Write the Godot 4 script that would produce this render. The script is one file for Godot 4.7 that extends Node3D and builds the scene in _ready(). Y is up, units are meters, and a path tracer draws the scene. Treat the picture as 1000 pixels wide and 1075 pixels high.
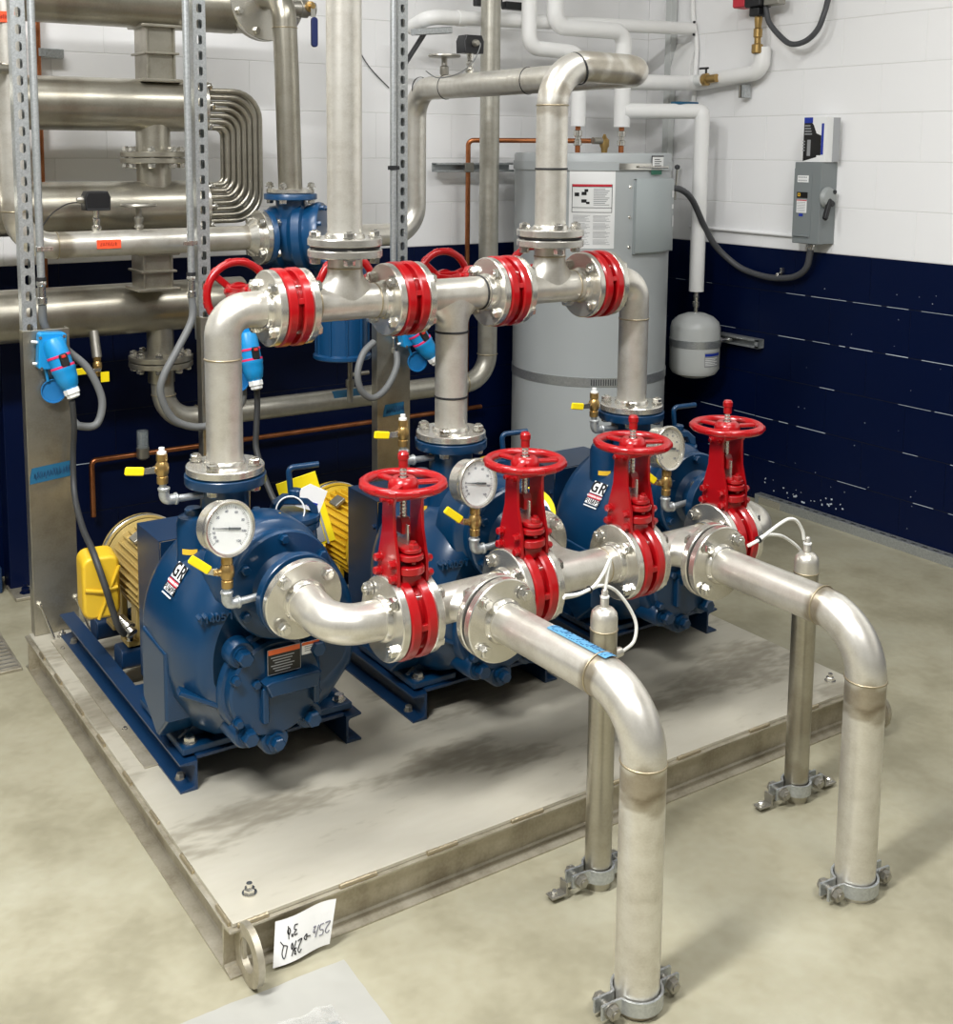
extends Node3D
# A pump room: three pumps on a steel skid, their suction and discharge pipework, and the plant behind them.
var M := {}
var used := {}
var mesh_cache := {}
var rng := RandomNumberGenerator.new()

class Sh:
	# A shape under construction: triangles with normals, uvs and colours, placed by X.
	var v := PackedVector3Array()
	var n := PackedVector3Array()
	var u := PackedVector2Array()
	var c := PackedColorArray()
	var X := Transform3D.IDENTITY
	var tint := Color.WHITE
	func at(t: Transform3D) -> Sh:
		X = t
		return self
	func tri(a: Vector3, b: Vector3, d: Vector3, na: Vector3, nb: Vector3, nd: Vector3, ua := Vector2.ZERO, ub := Vector2.ZERO, ud := Vector2.ZERO, ca := Color(-1, 0, 0), cb := Color(-1, 0, 0), cd := Color(-1, 0, 0)) -> void:
		a = X * a; b = X * b; d = X * d
		na = X.basis * na; nb = X.basis * nb; nd = X.basis * nd
		if ca.r < 0: ca = tint; cb = tint; cd = tint
		var g := (b - a).cross(d - a)
		if g.length_squared() < 1e-18: return
		if g.dot(na + nb + nd) > 0:
			v.append(a); v.append(d); v.append(b); n.append(na); n.append(nd); n.append(nb)
			u.append(ua); u.append(ud); u.append(ub); c.append(ca); c.append(cd); c.append(cb)
		else:
			v.append(a); v.append(b); v.append(d); n.append(na); n.append(nb); n.append(nd)
			u.append(ua); u.append(ub); u.append(ud); c.append(ca); c.append(cb); c.append(cd)
	func flat3(a: Vector3, b: Vector3, d: Vector3, nn: Vector3) -> void:
		tri(a, b, d, nn, nn, nn)
	func quad(a: Vector3, b: Vector3, d: Vector3, e: Vector3, nn: Vector3) -> void:
		# with uvs: a is top left, b top right, d bottom right, e bottom left
		tri(a, b, d, nn, nn, nn, Vector2(0, 0), Vector2(1, 0), Vector2(1, 1))
		tri(a, d, e, nn, nn, nn, Vector2(0, 0), Vector2(1, 1), Vector2(0, 1))
	func quadn(a: Vector3, b: Vector3, d: Vector3, e: Vector3, na: Vector3, nb: Vector3, nd: Vector3, ne: Vector3) -> void:
		tri(a, b, d, na, nb, nd)
		tri(a, d, e, na, nd, ne)
	func box(size: Vector3, p := Vector3.ZERO, bev := 0.0) -> Sh:
		var h := size / 2
		bev = minf(bev, minf(h.x, minf(h.y, h.z)) * 0.9)
		for k in 3:
			var i := (k + 1) % 3
			var j := (k + 2) % 3
			for s in [-1.0, 1.0]:
				var o := Vector3.ZERO; o[k] = s * h[k]
				var a := Vector3.ZERO; a[i] = h[i] - bev
				var b := Vector3.ZERO; b[j] = h[j] - bev
				var nn := Vector3.ZERO; nn[k] = s
				quad(p + o - a + b, p + o + a + b, p + o + a - b, p + o - a - b, nn)
			if bev > 0.0:
				for s in [-1.0, 1.0]:
					for t in [-1.0, 1.0]:
						# the edge along k between the faces s on i and t on j
						var a := Vector3.ZERO; a[i] = s * h[i]; a[j] = t * (h[j] - bev)
						var b := Vector3.ZERO; b[i] = s * (h[i] - bev); b[j] = t * h[j]
						var l := Vector3.ZERO; l[k] = h[k] - bev
						var ni := Vector3.ZERO; ni[i] = s
						var nj := Vector3.ZERO; nj[j] = t
						quadn(p + a - l, p + a + l, p + b + l, p + b - l, ni, ni, nj, nj)
		if bev > 0.0:
			for sx in [-1.0, 1.0]:
				for sy in [-1.0, 1.0]:
					for sz in [-1.0, 1.0]:
						var q := Vector3(sx * h.x, sy * h.y, sz * h.z)
						var e := Vector3(sx, sy, sz) * bev
						tri(p + q - Vector3(0, e.y, e.z), p + q - Vector3(e.x, 0, e.z), p + q - Vector3(e.x, e.y, 0), Vector3(sx, 0, 0), Vector3(0, sy, 0), Vector3(0, 0, sz))
		return self
	func lathe(prof: Array, segs := 24, hard := 0.82, from := 0.0, sweep := TAU) -> Sh:
		# prof: Vector2(radius, height) points, turned about the y axis
		var ns: Array[Vector2] = []
		for i in prof.size() - 1:
			var d: Vector2 = prof[i + 1] - prof[i]
			ns.append(Vector2(d.y, -d.x).normalized())
		for i in prof.size() - 1:
			var p0: Vector2 = prof[i]
			var p1: Vector2 = prof[i + 1]
			if p0.distance_squared_to(p1) < 1e-14: continue
			var n0 := ns[i]
			var n1 := ns[i]
			if i > 0 and ns[i - 1].dot(ns[i]) > hard: n0 = (ns[i - 1] + ns[i]).normalized()
			if i < ns.size() - 1 and ns[i + 1].dot(ns[i]) > hard: n1 = (ns[i + 1] + ns[i]).normalized()
			for k in segs:
				var a0 := from + sweep * k / segs
				var a1 := from + sweep * (k + 1) / segs
				var d0 := Vector3(cos(a0), 0, sin(a0))
				var d1 := Vector3(cos(a1), 0, sin(a1))
				var e0 := d0
				var e1 := d1
				if segs <= 8:
					e0 = (d0 + d1).normalized(); e1 = e0
				var A := d0 * p0.x + Vector3(0, p0.y, 0)
				var B := d1 * p0.x + Vector3(0, p0.y, 0)
				var C := d1 * p1.x + Vector3(0, p1.y, 0)
				var D := d0 * p1.x + Vector3(0, p1.y, 0)
				var nA := e0 * n0.x + Vector3(0, n0.y, 0)
				var nB := e1 * n0.x + Vector3(0, n0.y, 0)
				var nC := e1 * n1.x + Vector3(0, n1.y, 0)
				var nD := e0 * n1.x + Vector3(0, n1.y, 0)
				if p0.x > 1e-6: tri(A, B, C, nA, nB, nC)
				if p1.x > 1e-6: tri(A, C, D, nA, nC, nD)
		return self
	func cyl(r: float, h: float, y0 := 0.0, segs := 24, bev := 0.0) -> Sh:
		if bev <= 0.0: return lathe([Vector2(0, y0), Vector2(r, y0), Vector2(r, y0 + h), Vector2(0, y0 + h)], segs)
		return lathe([Vector2(0, y0), Vector2(r - bev, y0), Vector2(r, y0 + bev), Vector2(r, y0 + h - bev), Vector2(r - bev, y0 + h), Vector2(0, y0 + h)], segs, 0.9)
	func ring(ri: float, ro: float, h: float, y0 := 0.0, segs := 32, bev := 0.002) -> Sh:
		return lathe([Vector2(ri, y0), Vector2(ro - bev, y0), Vector2(ro, y0 + bev), Vector2(ro, y0 + h - bev), Vector2(ro - bev, y0 + h), Vector2(ri, y0 + h), Vector2(ri, y0)], segs, 0.9)
	func torus(R: float, r: float, y0 := 0.0, segs := 36, seg2 := 10) -> Sh:
		var prof: Array = []
		for k in seg2 + 1:
			var a := -TAU * k / seg2
			prof.append(Vector2(R - r * cos(a), y0 + r * sin(a)))
		var keep := prof.duplicate(); keep.reverse()
		return lathe(keep, segs, 0.3)
	func tube(path: PackedVector3Array, r, segs := 16, cap := true, stains := []) -> Sh:
		# r: a number, or one radius per point; stains: [distance along, half width, depth] heat-tinted bands
		if stains.size() > 0:
			var fine := PackedVector3Array([path[0]])
			for i in range(1, path.size()):
				var k := maxi(1, int(path[i].distance_to(path[i - 1]) / 0.007))
				for j in k: fine.append(path[i - 1].lerp(path[i], float(j + 1) / k))
			path = fine
		var m := path.size()
		var T: Array[Vector3] = []
		for i in m:
			T.append(((path[mini(i + 1, m - 1)] - path[maxi(i - 1, 0)])).normalized())
		var up := Vector3.UP if absf(T[0].y) < 0.9 else Vector3.RIGHT
		var N := T[0].cross(up).normalized()
		var along := 0.0
		var pr: Array = []
		for i in m:
			if i > 0:
				along += path[i].distance_to(path[i - 1])
				N = (N - T[i] * N.dot(T[i])).normalized()
			var B := T[i].cross(N)
			# rings on a bend are mitred so the tube keeps its bore
			var rr: float = r[i] if r is Array or r is PackedFloat32Array else r
			var row: Array = []
			for k in segs + 1:
				var a := TAU * k / segs
				var d := N * cos(a) + B * sin(a)
				var col := tint
				for s in stains:
					var wob: float = s[1] * (1.0 + 0.35 * sin(a * 2.0 + s[0] * 40.0) + 0.2 * sin(a * 5.0 + s[0] * 90.0))
					var q := absf(along - s[0]) / wob
					if q < 1.0: col = col * Color(1, 1, 1).lerp(Color(0.40, 0.34, 0.25), s[2] * minf(1.0, (1.0 - q) * 2.5))
				row.append([path[i] + d * rr, d, col])
			pr.append(row)
		for i in m - 1:
			for k in segs:
				var a = pr[i][k]; var b = pr[i][k + 1]; var e = pr[i + 1][k + 1]; var f = pr[i + 1][k]
				tri(a[0], b[0], e[0], a[1], b[1], e[1], Vector2.ZERO, Vector2.ZERO, Vector2.ZERO, a[2], b[2], e[2])
				tri(a[0], e[0], f[0], a[1], e[1], f[1], Vector2.ZERO, Vector2.ZERO, Vector2.ZERO, a[2], e[2], f[2])
		if cap:
			for k in segs:
				flat3(path[0], pr[0][k][0], pr[0][k + 1][0], -T[0])
				flat3(path[m - 1], pr[m - 1][k][0], pr[m - 1][k + 1][0], T[m - 1])
		return self
	func extrude(poly: PackedVector2Array, z0: float, z1: float, bev := 0.0) -> Sh:
		var inner := poly
		if bev > 0.0:
			var off := Geometry2D.offset_polygon(poly, -bev, Geometry2D.JOIN_MITER)
			if off.size() == 1 and off[0].size() == poly.size():
				# keep the same starting corner
				var best := 0
				for i in off[0].size():
					if off[0][i].distance_to(poly[0]) < off[0][best].distance_to(poly[0]): best = i
				inner = PackedVector2Array()
				for i in poly.size(): inner.append(off[0][(best + i) % poly.size()])
				if inner[1].distance_to(poly[1]) > 4.0 * bev: inner = poly; bev = 0.0
			else: bev = 0.0
		var ix := Geometry2D.triangulate_polygon(inner)
		for i in range(0, ix.size(), 3):
			var a := inner[ix[i]]; var b := inner[ix[i + 1]]; var d := inner[ix[i + 2]]
			flat3(Vector3(a.x, a.y, z1), Vector3(b.x, b.y, z1), Vector3(d.x, d.y, z1), Vector3(0, 0, 1))
			flat3(Vector3(a.x, a.y, z0), Vector3(b.x, b.y, z0), Vector3(d.x, d.y, z0), Vector3(0, 0, -1))
		var m := poly.size()
		var sg := -1.0 if Geometry2D.is_polygon_clockwise(poly) else 1.0
		var nn: Array[Vector3] = []
		for i in m:
			var d := poly[(i + 1) % m] - poly[i]
			nn.append(Vector3(d.y, -d.x, 0).normalized() * sg)
		for i in m:
			var j := (i + 1) % m
			var n0 := nn[i]; var n1 := nn[i]
			if nn[(i + m - 1) % m].dot(nn[i]) > 0.8: n0 = (nn[(i + m - 1) % m] + nn[i]).normalized()
			if nn[j].dot(nn[i]) > 0.8: n1 = (nn[j] + nn[i]).normalized()
			var a := Vector3(poly[i].x, poly[i].y, 0); var b := Vector3(poly[j].x, poly[j].y, 0)
			var za := Vector3(0, 0, z0 + bev); var zb := Vector3(0, 0, z1 - bev)
			quadn(a + za, b + za, b + zb, a + zb, n0, n1, n1, n0)
			if bev > 0.0:
				var ia := Vector3(inner[i].x, inner[i].y, 0); var ib := Vector3(inner[j].x, inner[j].y, 0)
				var f := Vector3(0, 0, 1)
				quadn(a + zb, b + zb, ib + f * z1, ia + f * z1, n0, n1, f, f)
				quadn(a + za, b + za, ib + f * z0, ia + f * z0, n0, n1, -f, -f)
		return self
	func loft(rows: Array, cap0 := true, cap1 := true) -> Sh:
		# rows of equally many points (closed rings), smooth over the whole
		var m := rows.size(); var k := (rows[0] as PackedVector3Array).size()
		var nr: Array = []
		for i in m:
			var row := PackedVector3Array()
			for j in k:
				var du: Vector3 = rows[i][(j + 1) % k] - rows[i][(j + k - 1) % k]
				var dv: Vector3 = rows[mini(i + 1, m - 1)][j] - rows[maxi(i - 1, 0)][j]
				row.append(du.cross(dv).normalized())
			nr.append(row)
		# which way is out
		var mid := Vector3.ZERO
		for j in k: mid += rows[m / 2][j] / k
		var out := 0.0
		for j in k: out += (rows[m / 2][j] - mid).dot(nr[m / 2][j])
		var s := 1.0 if out > 0 else -1.0
		for i in m - 1:
			for j in k:
				var q := (j + 1) % k
				quadn(rows[i][j], rows[i][q], rows[i + 1][q], rows[i + 1][j], nr[i][j] * s, nr[i][q] * s, nr[i + 1][q] * s, nr[i + 1][j] * s)
		for e in [[0, cap0, 1], [m - 1, cap1, m - 2]]:
			if e[1]:
				var cc := Vector3.ZERO
				for j in k: cc += rows[e[0]][j] / k
				var c2 := Vector3.ZERO
				for j in k: c2 += rows[e[2]][j] / k
				var nn := (cc - c2).normalized()
				for j in k: flat3(cc, rows[e[0]][j], rows[e[0]][(j + 1) % k], nn)
		return self
	func text(s: String, h: float, depth := 0.002, font := "Droid Sans", bold := true, centre := true) -> Sh:
		var f := SystemFont.new(); f.font_names = PackedStringArray([font]); f.font_weight = 700 if bold else 400
		var t := TextMesh.new(); t.text = s; t.font = f; t.font_size = 64; t.pixel_size = h / 46.0; t.depth = depth; t.curve_step = 4.0
		t.horizontal_alignment = HORIZONTAL_ALIGNMENT_CENTER if centre else HORIZONTAL_ALIGNMENT_LEFT
		if t.get_surface_count() == 0: return self
		for sf in t.get_surface_count():
			var ar := t.surface_get_arrays(sf)
			var vv: PackedVector3Array = ar[0]; var nn: PackedVector3Array = ar[1]
			var ix: PackedInt32Array = ar[12]
			for i in range(0, ix.size(), 3):
				tri(vv[ix[i]], vv[ix[i + 1]], vv[ix[i + 2]], nn[ix[i]], nn[ix[i + 1]], nn[ix[i + 2]])
		return self
	func mesh() -> ArrayMesh:
		var a := []; a.resize(Mesh.ARRAY_MAX)
		a[Mesh.ARRAY_VERTEX] = v; a[Mesh.ARRAY_NORMAL] = n; a[Mesh.ARRAY_TEX_UV] = u; a[Mesh.ARRAY_COLOR] = c
		var m := ArrayMesh.new()
		m.add_surface_from_arrays(Mesh.PRIMITIVE_TRIANGLES, a)
		return m

# ---- placing helpers
func ax(p: Vector3, dir: Vector3, spin := 0.0) -> Transform3D:
	# a frame at p whose y axis points along dir
	var y := dir.normalized()
	var x := (Vector3.RIGHT if absf(y.x) < 0.9 else Vector3.FORWARD)
	x = (x - y * x.dot(y)).normalized()
	return Transform3D(Basis(x, y, x.cross(y)).rotated(y, spin), p)
func fr(p: Vector3, x: Vector3, y: Vector3) -> Transform3D:
	# a frame from its x and y axes
	x = x.normalized(); y = (y - x * y.dot(x)).normalized()
	return Transform3D(Basis(x, y, x.cross(y)), p)
func mv(p: Vector3) -> Transform3D: return Transform3D(Basis.IDENTITY, p)
func rz(p: Vector3, deg: float) -> Transform3D: return Transform3D(Basis(Vector3(0, 0, 1), deg_to_rad(deg)), p)
func pv(a: Array) -> PackedVector3Array: return PackedVector3Array(a)
func bend(pts: Array, rad, steps := 8) -> PackedVector3Array:
	# a polyline with its corners rounded; rad: one radius or one per corner
	var o := PackedVector3Array([pts[0]])
	for i in range(1, pts.size() - 1):
		var a: Vector3 = (pts[i - 1] - pts[i]); var b: Vector3 = (pts[i + 1] - pts[i])
		var th := a.angle_to(b)
		var R: float = rad[i - 1] if rad is Array else rad
		if th > PI - 0.02: o.append(pts[i]); continue
		var t := minf(R / tan(th / 2), minf(a.length(), b.length()) * 0.499)
		R = t * tan(th / 2)
		var p0: Vector3 = pts[i] + a.normalized() * t
		var p1: Vector3 = pts[i] + b.normalized() * t
		var cc: Vector3 = pts[i] + (a.normalized() + b.normalized()).normalized() * (R / sin(th / 2))
		for k in steps + 1:
			o.append(cc + ((p0 - cc).normalized().slerp((p1 - cc).normalized(), float(k) / steps)) * R)
	o.append(pts[-1])
	return o
func spline(pts: Array, steps := 6) -> PackedVector3Array:
	var cv := Curve3D.new(); cv.bake_interval = 0.01
	for i in pts.size():
		var d: Vector3 = (pts[mini(i + 1, pts.size() - 1)] - pts[maxi(i - 1, 0)]) / 6.0
		cv.add_point(pts[i], -d, d)
	var o := PackedVector3Array()
	for i in pts.size() - 1:
		for k in steps: o.append(cv.sample(i, float(k) / steps))
	o.append(pts[-1])
	return o
func circle(r: float, k := 24, c := Vector2.ZERO, from := 0.0, to := TAU) -> PackedVector2Array:
	var o := PackedVector2Array()
	for i in (k if to - from > TAU - 0.01 else k + 1): o.append(c + Vector2.from_angle(from + (to - from) * i / k) * r)
	return o
func rrect(w: float, h: float, r: float, k := 5) -> PackedVector2Array:
	var o := PackedVector2Array()
	for q in [[1, 1, 0.0], [-1, 1, PI / 2], [-1, -1, PI], [1, -1, PI * 1.5]]:
		for i in k + 1: o.append(Vector2(q[0] * (w / 2 - r), q[1] * (h / 2 - r)) + Vector2.from_angle(q[2] + PI / 2 * i / k) * r)
	return o
# ---- objects
func numbered(called: String, parent: Node) -> String:
	var key := "%d/%s" % [parent.get_instance_id(), called]
	var k: int = used.get(key, 0)
	used[key] = k + 1
	return called if k == 0 else "%s_%03d" % [called, k]
func thing(called: String, label: String, category: String, at := Vector3.ZERO, group := "") -> Node3D:
	var o := Node3D.new(); o.name = numbered(called, self); add_child(o, true); o.position = at
	o.set_meta("label", label); o.set_meta("category", category)
	if group: o.set_meta("group", group)
	return o
func put(called: String, s, m: String, parent: Node3D, label := "") -> MeshInstance3D:
	# one part, its points given in its parent's frame
	var o := MeshInstance3D.new(); o.name = numbered(called, parent)
	o.mesh = s.mesh() if s is Sh else s
	o.material_override = M[m]; parent.add_child(o, true)
	if label: o.set_meta("label", label)
	return o
func puta(called: String, ms: Mesh, xf: Transform3D, m: String, parent: Node3D) -> MeshInstance3D:
	# one part made from a shared mesh
	var o := put(called, ms, m, parent); o.transform = xf
	return o
func solo(called: String, s, m: String, label: String, category: String, group := "") -> MeshInstance3D:
	var o := put(called, s, m, self, label); o.set_meta("category", category)
	if group: o.set_meta("group", group)
	return o
func struct(called: String, s, m: String, parent: Node3D = self) -> MeshInstance3D:
	var o := put(called, s, m, parent)
	if parent == self: o.set_meta("kind", "structure")
	return o
func copy(o: Node3D, at: Vector3, label: String) -> Node3D:
	var c: Node3D = o.duplicate(); c.name = numbered(RegEx.create_from_string("_[0-9]{3}$").sub(String(o.name), ""), self); add_child(c, true)
	c.position = at; c.set_meta("label", label)
	return c
func shared(key: String, make: Callable) -> Mesh:
	if not mesh_cache.has(key): mesh_cache[key] = (make.call() as Sh).mesh()
	return mesh_cache[key]
func rebase(o: Node3D, p: Vector3) -> Node3D:
	# moves a thing's origin to its base without moving its parts
	o.position = p
	for ch in o.get_children():
		ch.position -= p
	return o
# ---- materials
func noise_bytes(size: int, sd: int, freq: float, oct: int, kind := FastNoiseLite.TYPE_SIMPLEX_SMOOTH) -> PackedByteArray:
	var f := FastNoiseLite.new(); f.seed = sd; f.frequency = freq; f.fractal_octaves = oct; f.noise_type = kind
	var im := f.get_seamless_image(size, size)
	im.convert(Image.FORMAT_L8)
	return im.get_data()
func ramp_tex(size: int, layers: Array, stops: Array) -> ImageTexture:
	# layers: [bytes, weight]; stops: [position, colour]
	var g := Gradient.new()
	var off := PackedFloat32Array(); var cols := PackedColorArray()
	for s in stops: off.append(s[0]); cols.append(s[1])
	g.offsets = off; g.colors = cols
	var lut: Array[int] = []
	for i in 256:
		var q := g.sample(i / 255.0)
		lut.append(int(q.r * 255)); lut.append(int(q.g * 255)); lut.append(int(q.b * 255))
	var out := PackedByteArray(); out.resize(size * size * 3)
	for i in size * size:
		var x := 0.0
		for l in layers: x += l[0][i] * l[1]
		var k := clampi(int(x), 0, 255) * 3
		out[i * 3] = lut[k]; out[i * 3 + 1] = lut[k + 1]; out[i * 3 + 2] = lut[k + 2]
	var im := Image.create_from_data(size, size, false, Image.FORMAT_RGB8, out)
	im.generate_mipmaps()
	return ImageTexture.create_from_image(im)
func bump_tex(size: int, bytes: PackedByteArray, depth: float) -> ImageTexture:
	var im := Image.create_from_data(size, size, false, Image.FORMAT_L8, bytes)
	im.convert(Image.FORMAT_RGBA8)
	im.bump_map_to_normal_map(depth)
	return ImageTexture.create_from_image(im)
func mat(key: String, col: Color, rough: float, metal := 0.0) -> StandardMaterial3D:
	var m := StandardMaterial3D.new(); m.resource_name = key
	m.albedo_color = col; m.roughness = rough; m.metallic = metal
	M[key] = m
	return m
func tri_tex(m: StandardMaterial3D, t: Texture2D, per_metre: float, world := true) -> StandardMaterial3D:
	m.albedo_texture = t; m.uv1_triplanar = true; m.uv1_world_triplanar = world
	m.uv1_scale = Vector3.ONE * per_metre
	return m
func rgb(r: int, g: int, b: int) -> Color: return Color8(r, g, b)
func materials() -> void:
	var big := noise_bytes(512, 3, 0.006, 5)
	var mid := noise_bytes(512, 11, 0.02, 4)
	var fine := noise_bytes(512, 29, 0.12, 3)
	var cell := noise_bytes(512, 41, 0.05, 2, FastNoiseLite.TYPE_CELLULAR)
	# concrete, with cloudy trowel marks
	var m := tri_tex(mat("concrete", Color.WHITE, 0.55), ramp_tex(512, [[big, 0.5], [mid, 0.35], [fine, 0.15]], [[0.0, rgb(122, 117, 96)], [0.35, rgb(142, 137, 115)], [0.5, rgb(153, 148, 126)], [0.68, rgb(160, 156, 135)], [1.0, rgb(170, 167, 148)]]), 0.42)
	m.normal_enabled = true; m.normal_texture = bump_tex(512, fine, 1.0); m.normal_scale = 0.25
	# pickled stainless pipe, plate and castings
	var steel_t := ramp_tex(512, [[big, 0.4], [mid, 0.35], [fine, 0.25]], [[0.0, rgb(186, 181, 169)], [0.45, rgb(212, 208, 198)], [0.6, rgb(219, 216, 207)], [1.0, rgb(230, 227, 220)]])
	m = tri_tex(mat("stainless", Color.WHITE, 0.34, 0.72), steel_t, 2.6)
	m.vertex_color_use_as_albedo = true
	m = tri_tex(mat("old_stainless", rgb(206, 204, 197), 0.32, 0.88), steel_t, 1.7)
	m.vertex_color_use_as_albedo = true
	m = tri_tex(mat("grey_steel", rgb(206, 206, 202), 0.4, 0.75), steel_t, 3.0)
	m = mat("machined", rgb(216, 213, 204), 0.26, 0.85)
	m.vertex_color_use_as_albedo = true
	m = mat("weld", rgb(176, 164, 138), 0.4, 0.8)
	# the skid's plate, dull and smeared with grey
	var smear := noise_bytes(512, 77, 0.008, 3)
	m = tri_tex(mat("plate", Color.WHITE, 0.5, 0.35), ramp_tex(512, [[smear, 0.6], [mid, 0.2], [fine, 0.2]], [[0.0, rgb(120, 113, 97)], [0.34, rgb(160, 154, 138)], [0.47, rgb(190, 185, 169)], [1.0, rgb(200, 196, 182)]]), 0.7)
	m.uv1_scale = Vector3(0.22, 1, 0.6)
	tri_tex(mat("channel_steel", Color.WHITE, 0.45, 0.7), ramp_tex(512, [[big, 0.5], [mid, 0.3], [fine, 0.2]], [[0.0, rgb(136, 127, 109)], [0.5, rgb(184, 177, 159)], [1.0, rgb(212, 207, 193)]]), 1.6)
	tri_tex(mat("galvanized", Color.WHITE, 0.4, 0.75), ramp_tex(512, [[cell, 0.6], [mid, 0.4]], [[0.0, rgb(158, 162, 164)], [0.5, rgb(186, 190, 191)], [1.0, rgb(206, 209, 210)]]), 6.0)
	mat("zinc", rgb(215, 213, 206), 0.22, 0.95)
	mat("dull_zinc", rgb(160, 157, 148), 0.4, 0.8)
	mat("brass", rgb(176, 146, 92), 0.32, 0.85)
	tri_tex(mat("copper", Color.WHITE, 0.34, 0.9), ramp_tex(512, [[big, 0.5], [fine, 0.5]], [[0.0, rgb(120, 72, 44)], [0.5, rgb(176, 110, 70)], [1.0, rgb(208, 146, 104)]]), 3.0)
	m = mat("red_paint", rgb(160, 8, 16), 0.28); m.clearcoat_enabled = true; m.clearcoat = 0.25; m.clearcoat_roughness = 0.12
	m = mat("blue_paint", rgb(4, 50, 84), 0.32); m.clearcoat_enabled = true; m.clearcoat = 0.15; m.clearcoat_roughness = 0.15
	m.normal_enabled = true; m.normal_texture = bump_tex(512, fine, 2.0); m.normal_scale = 0.1; m.uv1_triplanar = true; m.uv1_scale = Vector3.ONE * 5.0
	m = mat("base_paint", rgb(6, 44, 78), 0.36); m.clearcoat_enabled = true; m.clearcoat = 0.3
	m = mat("plant_blue", rgb(4, 64, 106), 0.3); m.clearcoat_enabled = true; m.clearcoat = 0.4
	m = mat("gold_paint", rgb(182, 158, 96), 0.32, 0.2)
	mat("yellow_paint", rgb(222, 182, 44), 0.34)
	mat("yellow_vinyl", rgb(248, 222, 18), 0.45)
	mat("sky_plastic", rgb(20, 138, 200), 0.36)
	mat("sky_plastic_lid", rgb(22, 112, 172), 0.4)
	mat("pink_plastic", rgb(222, 44, 98), 0.4)
	mat("black_plastic", rgb(20, 21, 24), 0.4)
	mat("black_rubber", rgb(30, 31, 33), 0.6)
	mat("white_plastic", rgb(226, 228, 226), 0.4)
	mat("red_plastic", rgb(190, 40, 30), 0.4)
	mat("grey_hose", rgb(108, 110, 110), 0.5)
	mat("dark_hose", rgb(72, 73, 76), 0.5)
	mat("black_cable", rgb(52, 53, 54), 0.55)
	mat("white_cable", rgb(236, 236, 230), 0.45)
	mat("navy_handle", rgb(26, 40, 92), 0.45)
	mat("heater_enamel", rgb(172, 177, 178), 0.38)
	mat("heater_cover", rgb(164, 172, 173), 0.4)
	mat("tank_enamel", rgb(196, 199, 197), 0.36)
	m = mat("insulation", rgb(238, 238, 236), 0.5)
	mat("grey_enamel", rgb(124, 130, 131), 0.42)
	mat("light_enamel", rgb(150, 154, 153), 0.42)
	mat("white_wall", rgb(243, 243, 243), 0.5)
	mat("navy_wall", rgb(1, 14, 48), 0.4).metallic_specular = 0.3
	mat("white_mortar", rgb(226, 226, 224), 0.6)
	mat("navy_mortar", rgb(2, 9, 30), 0.5)
	mat("bare_mortar", rgb(190, 200, 210), 0.8)
	mat("ceiling_white", rgb(150, 150, 148), 0.8)
	mat("paper", rgb(240, 240, 238), 0.7)
	mat("ink", rgb(16, 16, 18), 0.7)
	mat("faded_ink", rgb(110, 110, 120), 0.7)
	mat("blue_tape", rgb(18, 88, 122), 0.6)
	mat("pale_blue_tape", rgb(84, 142, 180), 0.6)
	mat("tape_ink", rgb(14, 58, 96), 0.7)
	mat("orange_tag", rgb(250, 84, 44), 0.6)
	mat("orange_ink", rgb(130, 40, 20), 0.7)
	mat("label_white", rgb(236, 237, 236), 0.5)
	mat("label_red", rgb(200, 46, 62), 0.5)
	mat("label_orange", rgb(214, 98, 44), 0.5)
	mat("label_black", rgb(18, 17, 16), 0.35)
	mat("label_blue", rgb(24, 52, 158), 0.5)
	mat("label_green", rgb(44, 104, 82), 0.5)
	mat("label_grey", rgb(150, 152, 154), 0.6)
	mat("label_yellow", rgb(236, 190, 52), 0.5)
	mat("aged_dial", rgb(214, 206, 182), 0.5)
	mat("dial", rgb(236, 236, 232), 0.5)
	mat("dirt", rgb(74, 66, 50), 0.8)
	m = mat("glass", Color(0.9, 0.95, 0.96, 0.12), 0.05); m.transparency = BaseMaterial3D.TRANSPARENCY_ALPHA
	m = mat("clear_film", Color(0.8, 0.8, 0.78, 0.3), 0.12); m.transparency = BaseMaterial3D.TRANSPARENCY_ALPHA
	mat("film_white", rgb(160, 159, 152), 0.35)
	m = mat("lamp", Color.WHITE, 0.5); m.emission_enabled = true; m.emission = rgb(255, 252, 244); m.emission_energy_multiplier = 1.5
	mat("lamp_housing", rgb(220, 220, 218), 0.5)
# ---- pieces that recur
const RP := 0.04445     # outside radius of the 3 inch pipes
const RF := 0.0953      # flange radius
func flange_mesh(t := 0.02, bore := RP) -> Mesh:
	return shared("flange%.3f%.3f" % [t, bore], func() -> Sh: return Sh.new().ring(bore - 0.001, RF, t, -t / 2, 48, 0.0025))
func hub_mesh() -> Mesh:
	return shared("hub", func() -> Sh: return Sh.new().lathe([Vector2(RP, 0.012), Vector2(RP + 0.003, 0.011), Vector2(RP + 0.0065, 0.006), Vector2(RP + 0.0075, 0), Vector2(RP, 0)], 32))
func bead_mesh() -> Mesh:
	return shared("bead", func() -> Sh: return Sh.new().torus(RP + 0.0004, 0.0022, 0, 32, 6))
func hexhead(s: Sh, r: float, h: float, y0 := 0.0) -> void:
	s.lathe([Vector2(0, y0), Vector2(r, y0), Vector2(r, y0 + h * 0.8), Vector2(r * 0.84, y0 + h), Vector2(0, y0 + h)], 6, 2.0)
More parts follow.
